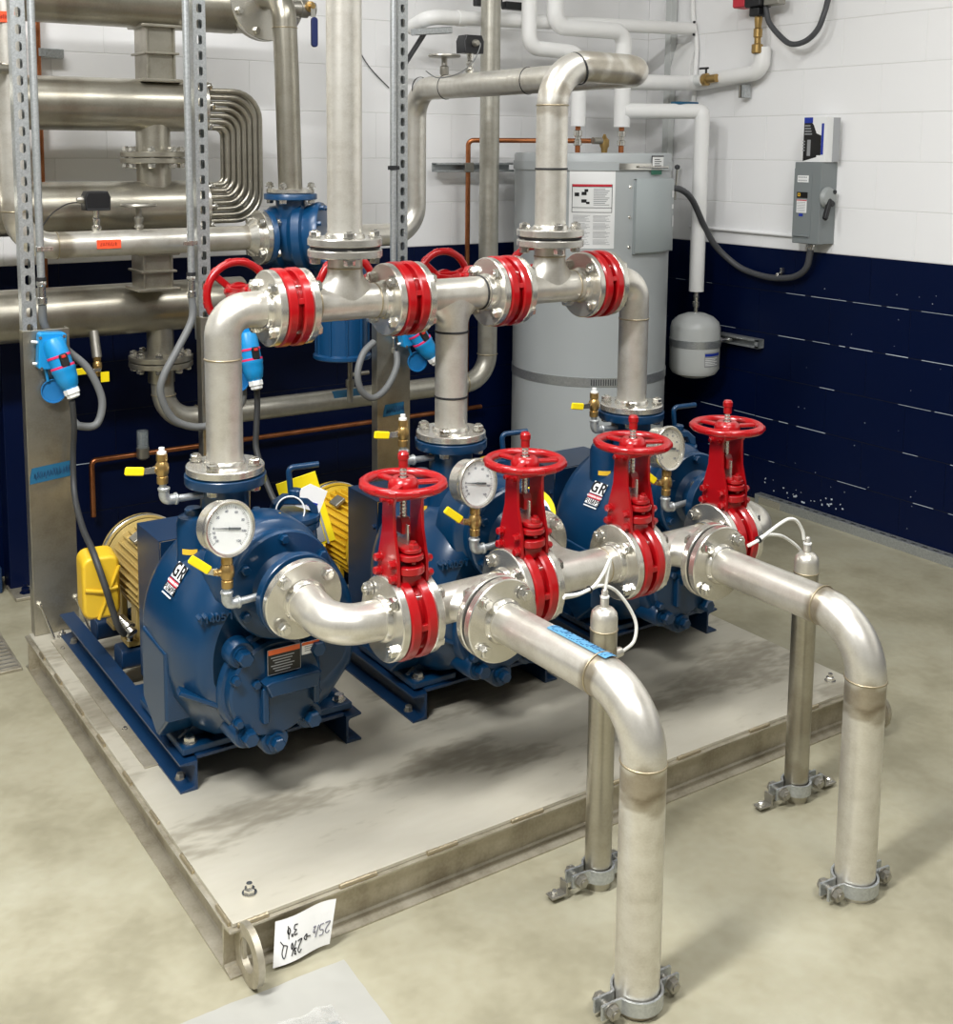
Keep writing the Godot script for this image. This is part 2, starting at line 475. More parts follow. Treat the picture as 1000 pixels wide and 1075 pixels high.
func stud_mesh(len: float) -> Mesh:
	# a hex bolt through a joint: head, washer, shank, nut, with the joint at y = 0
	return shared("stud%.3f" % len, func() -> Sh:
		var s := Sh.new()
		s.cyl(0.0075, len + 0.03, -len / 2 - 0.012, 10)
		s.cyl(0.0165, 0.003, len / 2, 16); s.cyl(0.0165, 0.003, -len / 2 - 0.003, 16)
		hexhead(s, 0.0145, 0.012, len / 2 + 0.003)
		s.X = Transform3D(Basis(Vector3.RIGHT, PI), Vector3.ZERO)
		hexhead(s, 0.0145, 0.013, len / 2 + 0.003)
		return s)
func screw_mesh(r := 0.008, h := 0.007) -> Mesh:
	return shared("screw%.4f%.4f" % [r, h], func() -> Sh:
		var s := Sh.new().cyl(r * 1.25, h * 0.25, 0, 14)
		hexhead(s, r, h, h * 0.25)
		return s)
func put_flange(o: Node3D, p: Vector3, into: Vector3, m := "machined", hub := true, t := 0.02) -> void:
	# p: middle of the flange; into: from the flange towards its own pipe
	puta("flange", flange_mesh(t), ax(p, into), m, o)
	if hub: puta("weld", hub_mesh(), ax(p + into.normalized() * t / 2, into), m, o)
func put_studs(o: Node3D, p: Vector3, along: Vector3, len: float, n := 4, ph := 45.0, R := 0.0762, m := "zinc") -> void:
	var f := ax(p, along)
	for k in n:
		var a := deg_to_rad(ph) + TAU * k / n
		puta("bolt", stud_mesh(len), f * Transform3D(Basis(Vector3.UP, k * 0.7), Vector3(cos(a), 0, sin(a)) * R), m, o)
func put_tube(o: Node3D, called: String, path: PackedVector3Array, r: float, m: String, segs := 24, stains := [], cap := true) -> MeshInstance3D:
	return put(called, Sh.new().tube(path, r, segs, cap, stains), m, o)
func bead(o: Node3D, p: Vector3, d: Vector3) -> void:
	puta("weld", bead_mesh(), ax(p, d), "weld", o)
func ball_valve(o: Node3D, f: Transform3D, handle := "yellow_vinyl", side := 1.0) -> void:
	# a small brass ball valve on the y axis of f (0.07 long), its lever towards -x * side
	put("valve_body", Sh.new().at(f).lathe([Vector2(0, -0.036), Vector2(0.013, -0.036), Vector2(0.0135, -0.02), Vector2(0.011, -0.018), Vector2(0.0155, -0.01), Vector2(0.0165, 0), Vector2(0.0155, 0.01), Vector2(0.011, 0.018), Vector2(0.0135, 0.02), Vector2(0.013, 0.036), Vector2(0, 0.036)], 20), "brass", o)
	put("valve_stem", Sh.new().at(f * Transform3D(Basis(Vector3(0, 0, 1), PI / 2 * side), Vector3.ZERO)).lathe([Vector2(0.0085, 0), Vector2(0.0085, 0.02), Vector2(0.006, 0.022), Vector2(0.006, 0.03), Vector2(0, 0.03)], 14), "brass", o)
# a knife gate valve: pipe along x, stem up y, its centre at the origin
func gate_valve(label: String, group: String) -> Node3D:
	var o := thing("gate_valve", label, "valve", Vector3.ZERO, group)
	var s := Sh.new()
	for k in [-1, 1]:
		s.at(ax(Vector3(k * 0.0205, 0, 0), Vector3(1, 0, 0))).ring(0.044, RF + 0.003, 0.026, -0.013, 48, 0.004)
	s.at(ax(Vector3.ZERO, Vector3(1, 0, 0))).ring(0.042, 0.08, 0.02, -0.01, 40)
	for a in [0.0, 75.0, 180.0, 285.0]:
		var q := Vector3(0, sin(deg_to_rad(a)), cos(deg_to_rad(a)))
		s.at(fr(q * 0.086, Vector3(1, 0, 0), q)).box(Vector3(0.036, 0.016, 0.016), Vector3.ZERO, 0.003)
	s.at(mv(Vector3(0, 0.0, 0)))
	# the chest that rises out of the body
	s.extrude(PackedVector2Array([Vector2(-0.03, 0.075), Vector2(0.03, 0.075), Vector2(0.026, 0.09), Vector2(0.026, 0.108), Vector2(-0.026, 0.108), Vector2(-0.026, 0.09)]), -0.04, 0.04, 0.004)
	s.X = Transform3D(Basis(Vector3.RIGHT, -PI / 2), Vector3(0, 0.106, 0))
	s.extrude(rrect(0.066, 0.12, 0.03), 0.0, 0.02, 0.004)
	s.X = Transform3D.IDENTITY
	put("body", s, "red_paint", o)
	s = Sh.new().at(Transform3D(Basis(Vector3.RIGHT, -PI / 2), Vector3(0, 0.137, 0)))
	s.extrude(rrect(0.06, 0.118, 0.028), 0.0, 0.016, 0.004)
	s.X = Transform3D(Basis(Vector3.RIGHT, -PI / 2), Vector3(0, 0.155, 0))
	s.extrude(rrect(0.046, 0.112, 0.022), 0.0, 0.011, 0.003)
	put("gland", s, "red_paint", o)
	for k in [-1, 1]:
		s = Sh.new().at(mv(Vector3(0, 0.13, k * 0.043)))
		s.cyl(0.006, 0.052, 0, 12)
		s.X = mv(Vector3(0, 0.166, k * 0.043)); hexhead(s, 0.0115, 0.011)
		put("gland_bolt", s, "red_paint", o)
	# two yoke plates with turned edges
	for k in [-1, 1]:
		s = Sh.new().at(Transform3D(Basis(Vector3.UP, PI / 2), Vector3(k * 0.036, 0, 0)))
		s.extrude(PackedVector2Array([Vector2(-0.045, 0.085), Vector2(0.045, 0.085), Vector2(0.043, 0.14), Vector2(0.026, 0.2), Vector2(0.023, 0.262), Vector2(0.03, 0.282), Vector2(-0.03, 0.282), Vector2(-0.023, 0.262), Vector2(-0.026, 0.2), Vector2(-0.043, 0.14)]), -0.004, 0.004, 0.0015)
		put("yoke", s, "red_paint", o)
		for q in [[-0.034, 0.1], [0.034, 0.1], [-0.032, 0.132], [0.03, 0.132]]:
			puta("yoke_bolt", screw_mesh(0.009, 0.012), ax(Vector3(k * 0.04, q[1], q[0]), Vector3(k, 0, 0)), "red_paint", o)
		for q in [-0.014, 0.014]:
			puta("yoke_bolt", screw_mesh(0.006, 0.008), ax(Vector3(k * 0.04, 0.268, q), Vector3(k, 0, 0)), "red_paint", o)
	s = Sh.new().box(Vector3(0.066, 0.014, 0.056), Vector3(0, 0.277, 0), 0.003)
	s.cyl(0.026, 0.02, 0.282, 24, 0.003)
	put("yoke_head", s, "red_paint", o)
	# clevis between stem and gate
	s = Sh.new().box(Vector3(0.006, 0.05, 0.044), Vector3(0, 0.187, 0), 0.002)
	put("gate_blade", s, "machined", o)
	s = Sh.new().at(Transform3D(Basis(Vector3.UP, PI / 2), Vector3.ZERO))
	s.extrude(PackedVector2Array([Vector2(-0.014, 0.19), Vector2(0.014, 0.19), Vector2(0.014, 0.214), Vector2(0.008, 0.226), Vector2(-0.008, 0.226), Vector2(-0.014, 0.214)]), -0.012, 0.012, 0.002)
	put("clevis", s, "red_paint", o)
	put("stem", Sh.new().lathe(_thread(0.0075, 0.21, 0.352, 34), 14, 2.0), "machined", o)
	put("stem_cap", Sh.new().lathe([Vector2(0.0105, 0.338), Vector2(0.0105, 0.356), Vector2(0.0125, 0.357), Vector2(0.0125, 0.368), Vector2(0.009, 0.373), Vector2(0, 0.373)], 16), "red_paint", o)
	var w := put("handwheel", Sh.new().torus(0.0870, 0.0108, 0.302, 56, 12), "red_paint", o)
	s = Sh.new().lathe([Vector2(0.011, 0.316), Vector2(0.024, 0.316), Vector2(0.031, 0.31), Vector2(0.034, 0.3), Vector2(0.034, 0.29), Vector2(0.011, 0.29)], 24)
	put("hub", s, "red_paint", w)
	for k in 3:
		var a := TAU * k / 3 + 0.35
		var d := Vector3(cos(a), 0, sin(a))
		s = Sh.new().at(fr(Vector3(0, 0.302, 0) + d * 0.054, d, Vector3.UP)).box(Vector3(0.066, 0.009, 0.019), Vector3.ZERO, 0.003)
		put("spoke", s, "red_paint", w)
	for k in 12:
		var a := TAU * (k + 0.5) / 12
		s = Sh.new().at(fr(Vector3(cos(a), 0, sin(a)) * 0.0955 + Vector3(0, 0.302, 0), Vector3(cos(a), 0, sin(a)), Vector3.UP)).box(Vector3(0.007, 0.013, 0.02), Vector3.ZERO, 0.003)
		put("grip", s, "red_paint", w)
	return o
func _thread(r: float, y0: float, y1: float, k: int) -> Array:
	var p: Array = [Vector2(0, y0)]
	for i in k + 1:
		var y := lerpf(y0, y1, float(i) / k)
		p.append(Vector2(r + (0.0006 if i % 2 else -0.0006), y))
	p.append(Vector2(0, y1))
	return p
func _ready() -> void:
	rng.seed = 20
	# ---- camera
	var cam := Camera3D.new(); cam.name = "camera"; add_child(cam)
	var fpx := 1217.57
	cam.projection = Camera3D.PROJECTION_FRUSTUM
	cam.near = 0.1; cam.far = 60.0
	cam.size = 0.1 * 1075.0 / fpx
	cam.frustum_offset = Vector2(41.68, -223.1) * 0.1 / fpx
	cam.rotation = Vector3(-0.1290, -0.5710, 0.0053)
	cam.position = Vector3(-0.816, 1.6688, 2.0269)
	cam.current = true
	# ---- surroundings and exposure
	var we := WorldEnvironment.new(); we.name = "environment"; add_child(we)
	var e := Environment.new()
	e.background_mode = Environment.BG_COLOR; e.background_color = Color(0.02, 0.02, 0.022)
	e.tonemap_mode = Environment.TONE_MAPPER_LINEAR; e.tonemap_exposure = EXPOSURE
	e.sdfgi_enabled = true; e.ssao_enabled = true; e.ssil_enabled = true
	we.environment = e
	materials()
	# ---- ceiling lamps: place, length, energy
	for l in LAMPS: ceiling_lamp(l[0], l[1], l[2], l[3])
	room()
	skid()
	pumps()
	suction_pipes()
	discharge_pipes()
	stands()
	exchanger()
	plant()
	heater_corner()
	small_things()
const EXPOSURE := 2.75
const LAMPS := [[Vector3(-1.6, 3.7, 0.8), 1.5, 9.0, "left of the skid"], [Vector3(0.2, 3.7, 2.6), 1.6, 3.0, "behind the photographer"], [Vector3(1.6, 3.7, 0.6), 1.6, 1.6, "over the outlet pipes"], [Vector3(-0.4, 3.7, -1.1), 1.5, 1.8, "over the large shells"]]
func ceiling_lamp(p: Vector3, len: float, energy: float, where: String) -> void:
	var o := thing("ceiling_lamp", where, "lamp", p, "ceiling lamps")
	o.set_meta("label", "long white strip lamp on the ceiling, %s" % where)
	put("housing", Sh.new().box(Vector3(len + 0.04, 0.06, 0.34), Vector3(0, 0.036, 0), 0.006), "lamp_housing", o)
	for k in [-1, 1]: put("hanger", Sh.new().box(Vector3(0.012, 5.0 - p.y - 0.06, 0.012), Vector3(0, (5.06 - p.y) / 2, 0) + Vector3(k * len * 0.4, 0, 0)), "lamp_housing", o)
	put("diffuser", Sh.new().box(Vector3(len, 0.01, 0.3), Vector3(0, 0, 0), 0.003), "lamp", o)
	var a := AreaLight3D.new(); a.name = "lamp_light"
	a.area_size = Vector2(len, 0.3); a.light_energy = energy; a.light_color = rgb(253, 253, 253)
	a.area_range = 14.0; a.area_attenuation = 2.0; a.shadow_enabled = true
	o.add_child(a)
	a.rotation = Vector3(-PI / 2, 0, 0); a.position = Vector3(0, -0.012, 0)
const XR := 3.4235
const ZB := -2.554
const CO := 0.2032
func room() -> void:
	struct("floor", Sh.new().box(Vector3(10.9, 0.2, 12.0), Vector3(-1.75, -0.1, 3.25)), "concrete")
	struct("ceiling", Sh.new().box(Vector3(10.9, 0.2, 12.0), Vector3(-1.75, 5.1, 3.25)), "ceiling_white")
	var wr := struct("wall_right", Sh.new().box(Vector3(0.2, 6 * CO - 0.002, 11.8), Vector3(XR + 0.1022, 3 * CO - 0.001, 3.25)), "navy_mortar")
	put("upper_wall", Sh.new().box(Vector3(0.2, 5.0 - 6 * CO + 0.002, 11.8), Vector3(XR + 0.1022, 2.5 + 3 * CO - 0.001, 3.25)), "white_mortar", wr)
	var wb := struct("wall_back", Sh.new().box(Vector3(10.7, 6 * CO - 0.002, 0.2), Vector3(-1.75, 3 * CO - 0.001, ZB - 0.1022)), "navy_mortar")
	put("upper_wall", Sh.new().box(Vector3(10.7, 5.0 - 6 * CO + 0.002, 0.2), Vector3(-1.75, 2.5 + 3 * CO - 0.001, ZB - 0.1022)), "white_mortar", wb)
	var wl := struct("wall_left", Sh.new().box(Vector3(0.2, 6 * CO, 11.8), Vector3(-7.1, 3 * CO, 3.25)), "navy_wall")
	put("upper_wall", Sh.new().box(Vector3(0.2, 5.0 - 6 * CO, 11.8), Vector3(-7.1, 2.5 + 3 * CO, 3.25)), "white_wall", wl)
	var wf := struct("wall_front", Sh.new().box(Vector3(10.7, 6 * CO, 0.2), Vector3(-1.75, 3 * CO, 9.2)), "navy_wall")
	put("upper_wall", Sh.new().box(Vector3(10.7, 5.0 - 6 * CO, 0.2), Vector3(-1.75, 2.5 + 3 * CO, 9.2)), "white_wall", wf)
	# painted blocks, laid in running bond where the picture can see them
	var L := 0.4064
	var blk := Sh.new().box(Vector3(L - 0.0012, CO - 0.003, 0.02), Vector3.ZERO, 0.0011).mesh()
	for row in 13:
		var m := "navy_wall" if row < 6 else "white_wall"
		var half := 0.5 * (row % 2)
		for k in 11:
			var z := ZB + L * (k + 0.5 - half)
			if z - L / 2 < ZB - 0.01: continue
			puta("block", blk, Transform3D(Basis(Vector3.UP, -PI / 2).rotated(Vector3.UP, rng.randf_range(-0.001, 0.001)), Vector3(XR + 0.01 + rng.randf_range(0, 0.0007), CO * (row + 0.5), z)), m, wr)
		for k in 13:
			var x := XR - L * (k + 0.5 - half)
			if x + L / 2 > XR + 0.01: continue
			puta("block", blk, Transform3D(Basis(Vector3.UP, rng.randf_range(-0.001, 0.001)), Vector3(x, CO * (row + 0.5), ZB - 0.01 - rng.randf_range(0, 0.0007))), m, wb)
	var hb := Sh.new().box(Vector3(L / 2 - 0.0012, CO - 0.003, 0.02), Vector3.ZERO, 0.0011).mesh()
	for row in range(1, 13, 2):
		var m := "navy_wall" if row < 6 else "white_wall"
		puta("block", hb, Transform3D(Basis(Vector3.UP, -PI / 2), Vector3(XR + 0.01, CO * (row + 0.5), ZB + L / 4)), m, wr)
		puta("block", hb, mv(Vector3(XR - L / 4, CO * (row + 0.5), ZB - 0.01)), m, wb)
	# joints and chips the navy paint missed
	var s := Sh.new()
	for row in range(1, 6):
		var z := -2.3
		while z < 0.6:
			var run := rng.randf_range(0.02, 0.2)
			if rng.randf() < 0.72:
				var h := rng.randf_range(0.0013, 0.0034)
				s.box(Vector3(0.004, h, run), Vector3(XR + 0.0012, CO * row + rng.randf_range(-0.001, 0.001), z + run / 2), 0.0006)
			z += run + rng.randf_range(0.0, 0.07)
	for k in 46:
		var q := rng.randf_range(0.0015, 0.0035)
		s.at(Transform3D(Basis(Vector3(1, 0, 0), rng.randf() * TAU), Vector3(XR - 0.0004, rng.randf_range(0.06, 1.1), rng.randf_range(-1.5, 0.4)))).box(Vector3(0.0012, q, q * rng.randf_range(0.7, 1.8)), Vector3.ZERO, 0.0003)
	for k in 26:
		var q := rng.randf_range(0.003, 0.008)
		s.at(Transform3D(Basis(Vector3(1, 0, 0), rng.randf() * TAU), Vector3(XR - 0.0004, rng.randf_range(0.05, 0.13), rng.randf_range(-1.66, -1.2)))).box(Vector3(0.0012, q, q * rng.randf_range(0.7, 2.2)), Vector3.ZERO, 0.0003)
	var bm := put("bare_mortar", s, "bare_mortar", wr); bm.set_meta("kind", "stuff")
	s = Sh.new()
	for row in range(2, 6):
		var x := 0.3
		while x < 2.4:
			var run := rng.randf_range(0.05, 0.3)
			if rng.randf() < 0.3: s.box(Vector3(run, rng.randf_range(0.0015, 0.003), 0.004), Vector3(x + run / 2, CO * row, ZB - 0.0012), 0.0006)
			x += run + 0.08
	bm = put("bare_mortar", s, "bare_mortar", wb); bm.set_meta("kind", "stuff")
const SKX := 2.008
const SKZ := -1.69
const SKY := 0.1136
func channel(len: float, h: float, w: float, t: float) -> Mesh:
	# a rolled channel along x, its web at z = 0 and toes towards +z, standing on y = 0
	var s := Sh.new().at(Transform3D(Basis(Vector3(0, 0, 1), Vector3(0, 1, 0), Vector3(-1, 0, 0)), Vector3(-len / 2, 0, 0)))
	s.extrude(PackedVector2Array([Vector2(0, 0), Vector2(w, 0), Vector2(w, t * 0.7), Vector2(t * 1.6, t * 1.4), Vector2(t, t * 2.2), Vector2(t, h - t * 2.2), Vector2(t * 1.6, h - t * 1.4), Vector2(w, h - t * 0.7), Vector2(w, h), Vector2(0, h)]), -len, 0, 0.0008)
	return s.mesh()
func skid() -> void:
	var o := thing("pump_skid", "low stainless steel skid platform carrying the three blue pumps", "skid")
	var hc := 0.1041
	var cm := channel(SKX, hc, 0.04, 0.006)
	puta("side_channel", cm, Transform3D(Basis.IDENTITY, Vector3(SKX / 2, 0, -0.04)), "channel_steel", o)
	puta("side_channel", cm, Transform3D(Basis(Vector3.UP, PI), Vector3(SKX / 2, 0, SKZ + 0.04)), "channel_steel", o)
	var cz := channel(-SKZ - 0.082, hc, 0.04, 0.006)
	puta("side_channel", cz, Transform3D(Basis(Vector3.UP, -PI / 2), Vector3(0.04, 0, SKZ / 2)), "channel_steel", o)
	puta("side_channel", cz, Transform3D(Basis(Vector3.UP, PI / 2), Vector3(SKX - 0.04, 0, SKZ / 2)), "channel_steel", o)
	put("deck_plate", Sh.new().box(Vector3(SKX - 0.022, SKY - hc, -SKZ - 0.022), Vector3(SKX / 2, (SKY + hc) / 2, SKZ / 2), 0.0015), "plate", o)
	# stitch welds round the plate
	var wm := {}
	for run in [[Vector3(0.02, hc, -0.0095), Vector3(1, 0, 0), SKX - 0.04, 0.075, 0.16], [Vector3(0.0095, hc, -0.02), Vector3(0, 0, -1), -SKZ - 0.04, 0.06, 0.14]]:
		var d := 0.0
		while d < run[2] - 0.08:
			var len: float = run[3] * rng.randf_range(0.85, 1.25)
			var path: Array = []
			var k := int(len / 0.004)
			for i in k + 1: path.append(run[0] + run[1] * (d + len * i / k) + Vector3(0, 0.0035 + rng.randf_range(-0.0006, 0.0006), 0))
			var rad: Array = []
			for i in k + 1: rad.append(0.0058 + rng.randf_range(-0.0007, 0.0007))
			put("weld", Sh.new().tube(pv(path), rad, 8), "weld", o)
			d += len + run[4] * rng.randf_range(0.8, 1.2)
	# lifting eyes at the corners
	for p in [Vector3(0.03, 0, 0.028), Vector3(SKX - 0.03, 0, 0.028)]:
		var s := Sh.new().at(Transform3D(Basis(Vector3.UP, PI / 2), p + Vector3(0, 0.064, 0)))
		var out := circle(0.062, 28); var hole := circle(0.034, 28)
		for i in 28:
			var j := (i + 1) % 28
			for z in [-0.007, 0.007]:
				s.quad(Vector3(out[i].x, out[i].y, z), Vector3(out[j].x, out[j].y, z), Vector3(hole[j].x, hole[j].y, z), Vector3(hole[i].x, hole[i].y, z), Vector3(0, 0, signf(z)))
			for q in [[out, 1.0], [hole, -1.0]]:
				var a: Vector2 = q[0][i]; var b: Vector2 = q[0][j]
				s.quadn(Vector3(a.x, a.y, -0.007), Vector3(b.x, b.y, -0.007), Vector3(b.x, b.y, 0.007), Vector3(a.x, a.y, 0.007), Vector3(a.x, a.y, 0) * q[1], Vector3(b.x, b.y, 0) * q[1], Vector3(b.x, b.y, 0) * q[1], Vector3(a.x, a.y, 0) * q[1])
		put("lifting_eye", s, "channel_steel", o)
		put("eye_gusset", Sh.new().box(Vector3(0.008, 0.09, 0.05), Vector3(p.x, 0.052, -0.02), 0.001), "channel_steel", o)
	# anchor bolts through the deck
	for q in [[0.079, -0.083], [1.929, -0.083], [0.095, -1.6], [1.929, -1.6]]:
		var p := Vector3(q[0], SKY, q[1])
		var s := Sh.new().at(mv(p)).cyl(0.016, 0.003, 0, 20)
		hexhead(s, 0.0125, 0.011, 0.003)
		s.cyl(0.0065, 0.012, 0.012, 12)
		put("anchor_bolt", s, "zinc", o)
	# a smaller pad plate beside the first pump
	put("pad_plate", Sh.new().box(Vector3(0.09, 0.004, 0.9), Vector3(0.1, SKY + 0.002, -1.13), 0.001), "channel_steel", o)
	for q in [[0.07, -1.5], [0.075, -0.9]]:
		puta("pad_screw", screw_mesh(0.006, 0.005), mv(Vector3(q[0], SKY + 0.004, q[1])), "zinc", o)
	# the paper note that leans on the front channel
	note()
func note() -> void:
	var o := thing("paper_note", "curled white paper note with upside-down handwritten dimensions, leaning on skid front", "note")
	var k := 10
	var W := 0.128
	var f := func(a: float, b: float) -> Vector3:
		# a: 0..1 along the length, b: 0..1 up
		var x := 0.083 + W * a + 0.014 * b
		var y := 0.008 + 0.006 * a + (0.088 + 0.012 * a * a) * b
		var z := 0.022 - 0.016 * b + 0.03 * a * a * a * (0.3 + 0.7 * b) + 0.006 * sin(a * 5.0)
		return Vector3(x, y, z)
	var s := Sh.new()
	for i in k:
		for j in 4:
			var a0 := float(i) / k; var a1 := float(i + 1) / k
			var b0 := j / 4.0; var b1 := (j + 1) / 4.0
			var A: Vector3 = f.call(a0, b0); var B: Vector3 = f.call(a1, b0); var C: Vector3 = f.call(a1, b1); var D: Vector3 = f.call(a0, b1)
			var nn := (B - A).cross(D - A).normalized()
			var t := nn * 0.0003
			s.quad(D + t, C + t, B + t, A + t, nn)
			s.quad(D - t, C - t, B - t, A - t, -nn)
	put("sheet", s, "paper", o)
	# strokes of a marker pen, written upside down: u runs right to left, v downwards
	var st := func(lines: Array, cx: float, cy: float, h: float, u: float, m: String) -> void:
		var g := Sh.new()
		for ln in lines:
			var pts: Array = []
			for q in range(0, ln.size(), 2):
				var a: float = cx - ln[q] * u
				var b: float = cy - (ln[q + 1] - 0.5) * h
				var p: Vector3 = f.call(a, b)
				pts.append(p + Vector3(-0.1, 0.15, 1).normalized() * 0.0007)
			g.tube(spline(pts, 4) if pts.size() > 2 else pv(pts), 0.0011, 5)
		put("handwriting", g, m, o)
	var two := [0.0, 0.8, 0.2, 1.0, 0.42, 0.8, 0.3, 0.45, 0.0, 0.0, 0.5, 0.05]
	var three := [0.0, 0.9, 0.35, 0.95, 0.4, 0.7, 0.15, 0.52, 0.45, 0.4, 0.4, 0.05, 0.0, 0.08]
	var five := [0.45, 1.0, 0.05, 0.98, 0.05, 0.6, 0.4, 0.5, 0.4, 0.1, 0.0, 0.05]
	# 25 1/2 with an arrow, then 2 3/8 and a ring, then 3 inch and a slashed circle
	var sh := func(l: Array, dx: float, sc: float, dy: float) -> Array:
		var r: Array = []
		for i in range(0, l.size(), 2): r.append(l[i] * sc + dx); r.append(l[i + 1] * sc + dy)
		return r
	st.call([two, sh.call(five, 0.65, 1.0, 0.0), [1.25, 0.0, 1.55, 1.0], sh.call(two, 1.6, 0.55, 0.0)], 0.96, 0.40, 0.25, 0.15, "faded_ink")
	st.call([[0.0, 0.5, 0.6, 0.4], [0.6, 0.4, 0.6, 0.75, 1.0, 0.4, 0.6, 0.05, 0.6, 0.4]], 0.63, 0.38, 0.18, 0.12, "ink")
	st.call([two, sh.call(three, 0.6, 0.5, 0.5), [0.7, -0.05, 1.15, 1.0], sh.call([0.0, 0.5, 0.2, 1.0, 0.4, 0.5, 0.2, 0.0, 0.0, 0.5], 1.05, 0.5, 0.0), [1.7, 0.1, 1.95, 1.0, 2.25, 0.6, 2.1, 0.0, 1.7, 0.1], [2.1, 0.0, 2.5, -0.4]], 0.47, 0.28, 0.28, 0.15, "ink")
	st.call([three, [0.6, 1.0, 0.62, 0.75], [0.75, 1.0, 0.77, 0.75], sh.call([0.0, 0.3, 0.2, 0.6, 0.4, 0.3, 0.2, 0.0, 0.0, 0.3], 0.95, 1.0, 0.1), [1.3, -0.1, 1.12, 1.1]], 0.38, 0.68, 0.24, 0.13, "ink")
	rebase(o, Vector3(0.15, 0, 0.02))
const PX := 0.6607      # pump spacing
const NTH := ["nearest the left of the skid", "in the middle of the row", "farthest right, next to the navy block wall"]
func arch(sc: float, z: float, yb := 0.20, k := 44) -> PackedVector3Array:
	# the casing's outline: a round arch on a straight, tapering foot
	var pts: Array = [Vector2(-0.12, 0.195), Vector2(-0.16, 0.225), Vector2(-0.19, 0.275), Vector2(-0.226, 0.345), Vector2(-0.239, 0.42)]
	for i in k - 12:
		var a := PI - PI * i / (k - 13)
		pts.append(Vector2(cos(a) * 0.241, 0.485 + sin(a) * 0.255))
	for i in 5: pts.append(Vector2(-pts[4 - i].x, pts[4 - i].y))
	pts.append(Vector2(0.06, 0.185)); pts.append(Vector2(-0.06, 0.185))
	var o := PackedVector3Array()
	for p in pts: o.append(Vector3(0.308 + p.x * sc, 0.44 + ((p.y - 0.44) * sc if p.y > 0.44 else (p.y - 0.44) * (0.44 - yb) / 0.255), z))
	return o
func pumps() -> void:
	var pump := make_pump()
	var base := make_base()
	var guard := make_guard()
	var gauge := make_gauge()
	var tap := make_tap()
	for i in 3:
		var d := Vector3(PX * i, 0, 0)
		var where: String = ["leftmost pump", "middle pump", "rightmost pump by the navy wall"][i]
		var lb := ["blue self-priming pump with arched casing, leftmost of the three on the skid", "blue self-priming pump in the middle of the row, between the other two", "blue self-priming pump on the skid's right end, nearest the navy wall"]
		var lg := ["blue coupling guard box between leftmost pump and gold motor", "blue coupling guard box behind the middle pump, beside leftmost red handwheel", "blue coupling guard box behind the rightmost pump, under the water heater"]
		var la := ["blue steel base frame bolted to the deck under the leftmost pump", "blue steel base frame bolted to the deck under the middle pump", "blue steel base frame bolted to the deck under the rightmost pump"]
		var le := ["round silver pressure gauge with white dial on leftmost pump", "round silver pressure gauge with white dial on middle pump, partly behind a red handwheel", "round silver pressure gauge with yellowed dial on rightmost pump, behind third red handwheel"]
		var lt := ["brass sampling valve with yellow lever beside the leftmost pump's discharge flange", "brass sampling valve with yellow lever in front of the right steel column", "brass sampling valve with yellow lever against the grey water heater"]
		var lm := ["gold motor with yellow junction box behind the leftmost pump", "bright yellow finned motor behind the middle pump, seen beside the hanging tags", "yellow finned motor behind the rightmost pump, mostly hidden"]
		make_motor(lm[i], "gold_paint" if i == 0 else "yellow_paint", d)
		if i == 0: continue
		copy(pump, pump.position + d, lb[i])
		copy(base, base.position + d, la[i]); copy(guard, guard.position + d, lg[i])
		var gg: Node3D = copy(gauge, gauge.position + d + (Vector3(0.005, 0, 0) if i == 1 else Vector3.ZERO), le[i])
		if i == 2: (gg.get_node("dial") as MeshInstance3D).material_override = M["aged_dial"]
		copy(tap, tap.position + d + Vector3(0.005 * i, 0, 0), lt[i])
	pump.set_meta("label", "blue self-priming pump with arched casing, leftmost of the three on the skid")
	guard.set_meta("label", "blue coupling guard box between leftmost pump and gold motor")
	base.set_meta("label", "blue steel base frame bolted to the deck under the leftmost pump")
	gauge.set_meta("label", "round silver pressure gauge with white dial on leftmost pump")
	tap.set_meta("label", "brass sampling valve with yellow lever beside the leftmost pump's discharge flange")
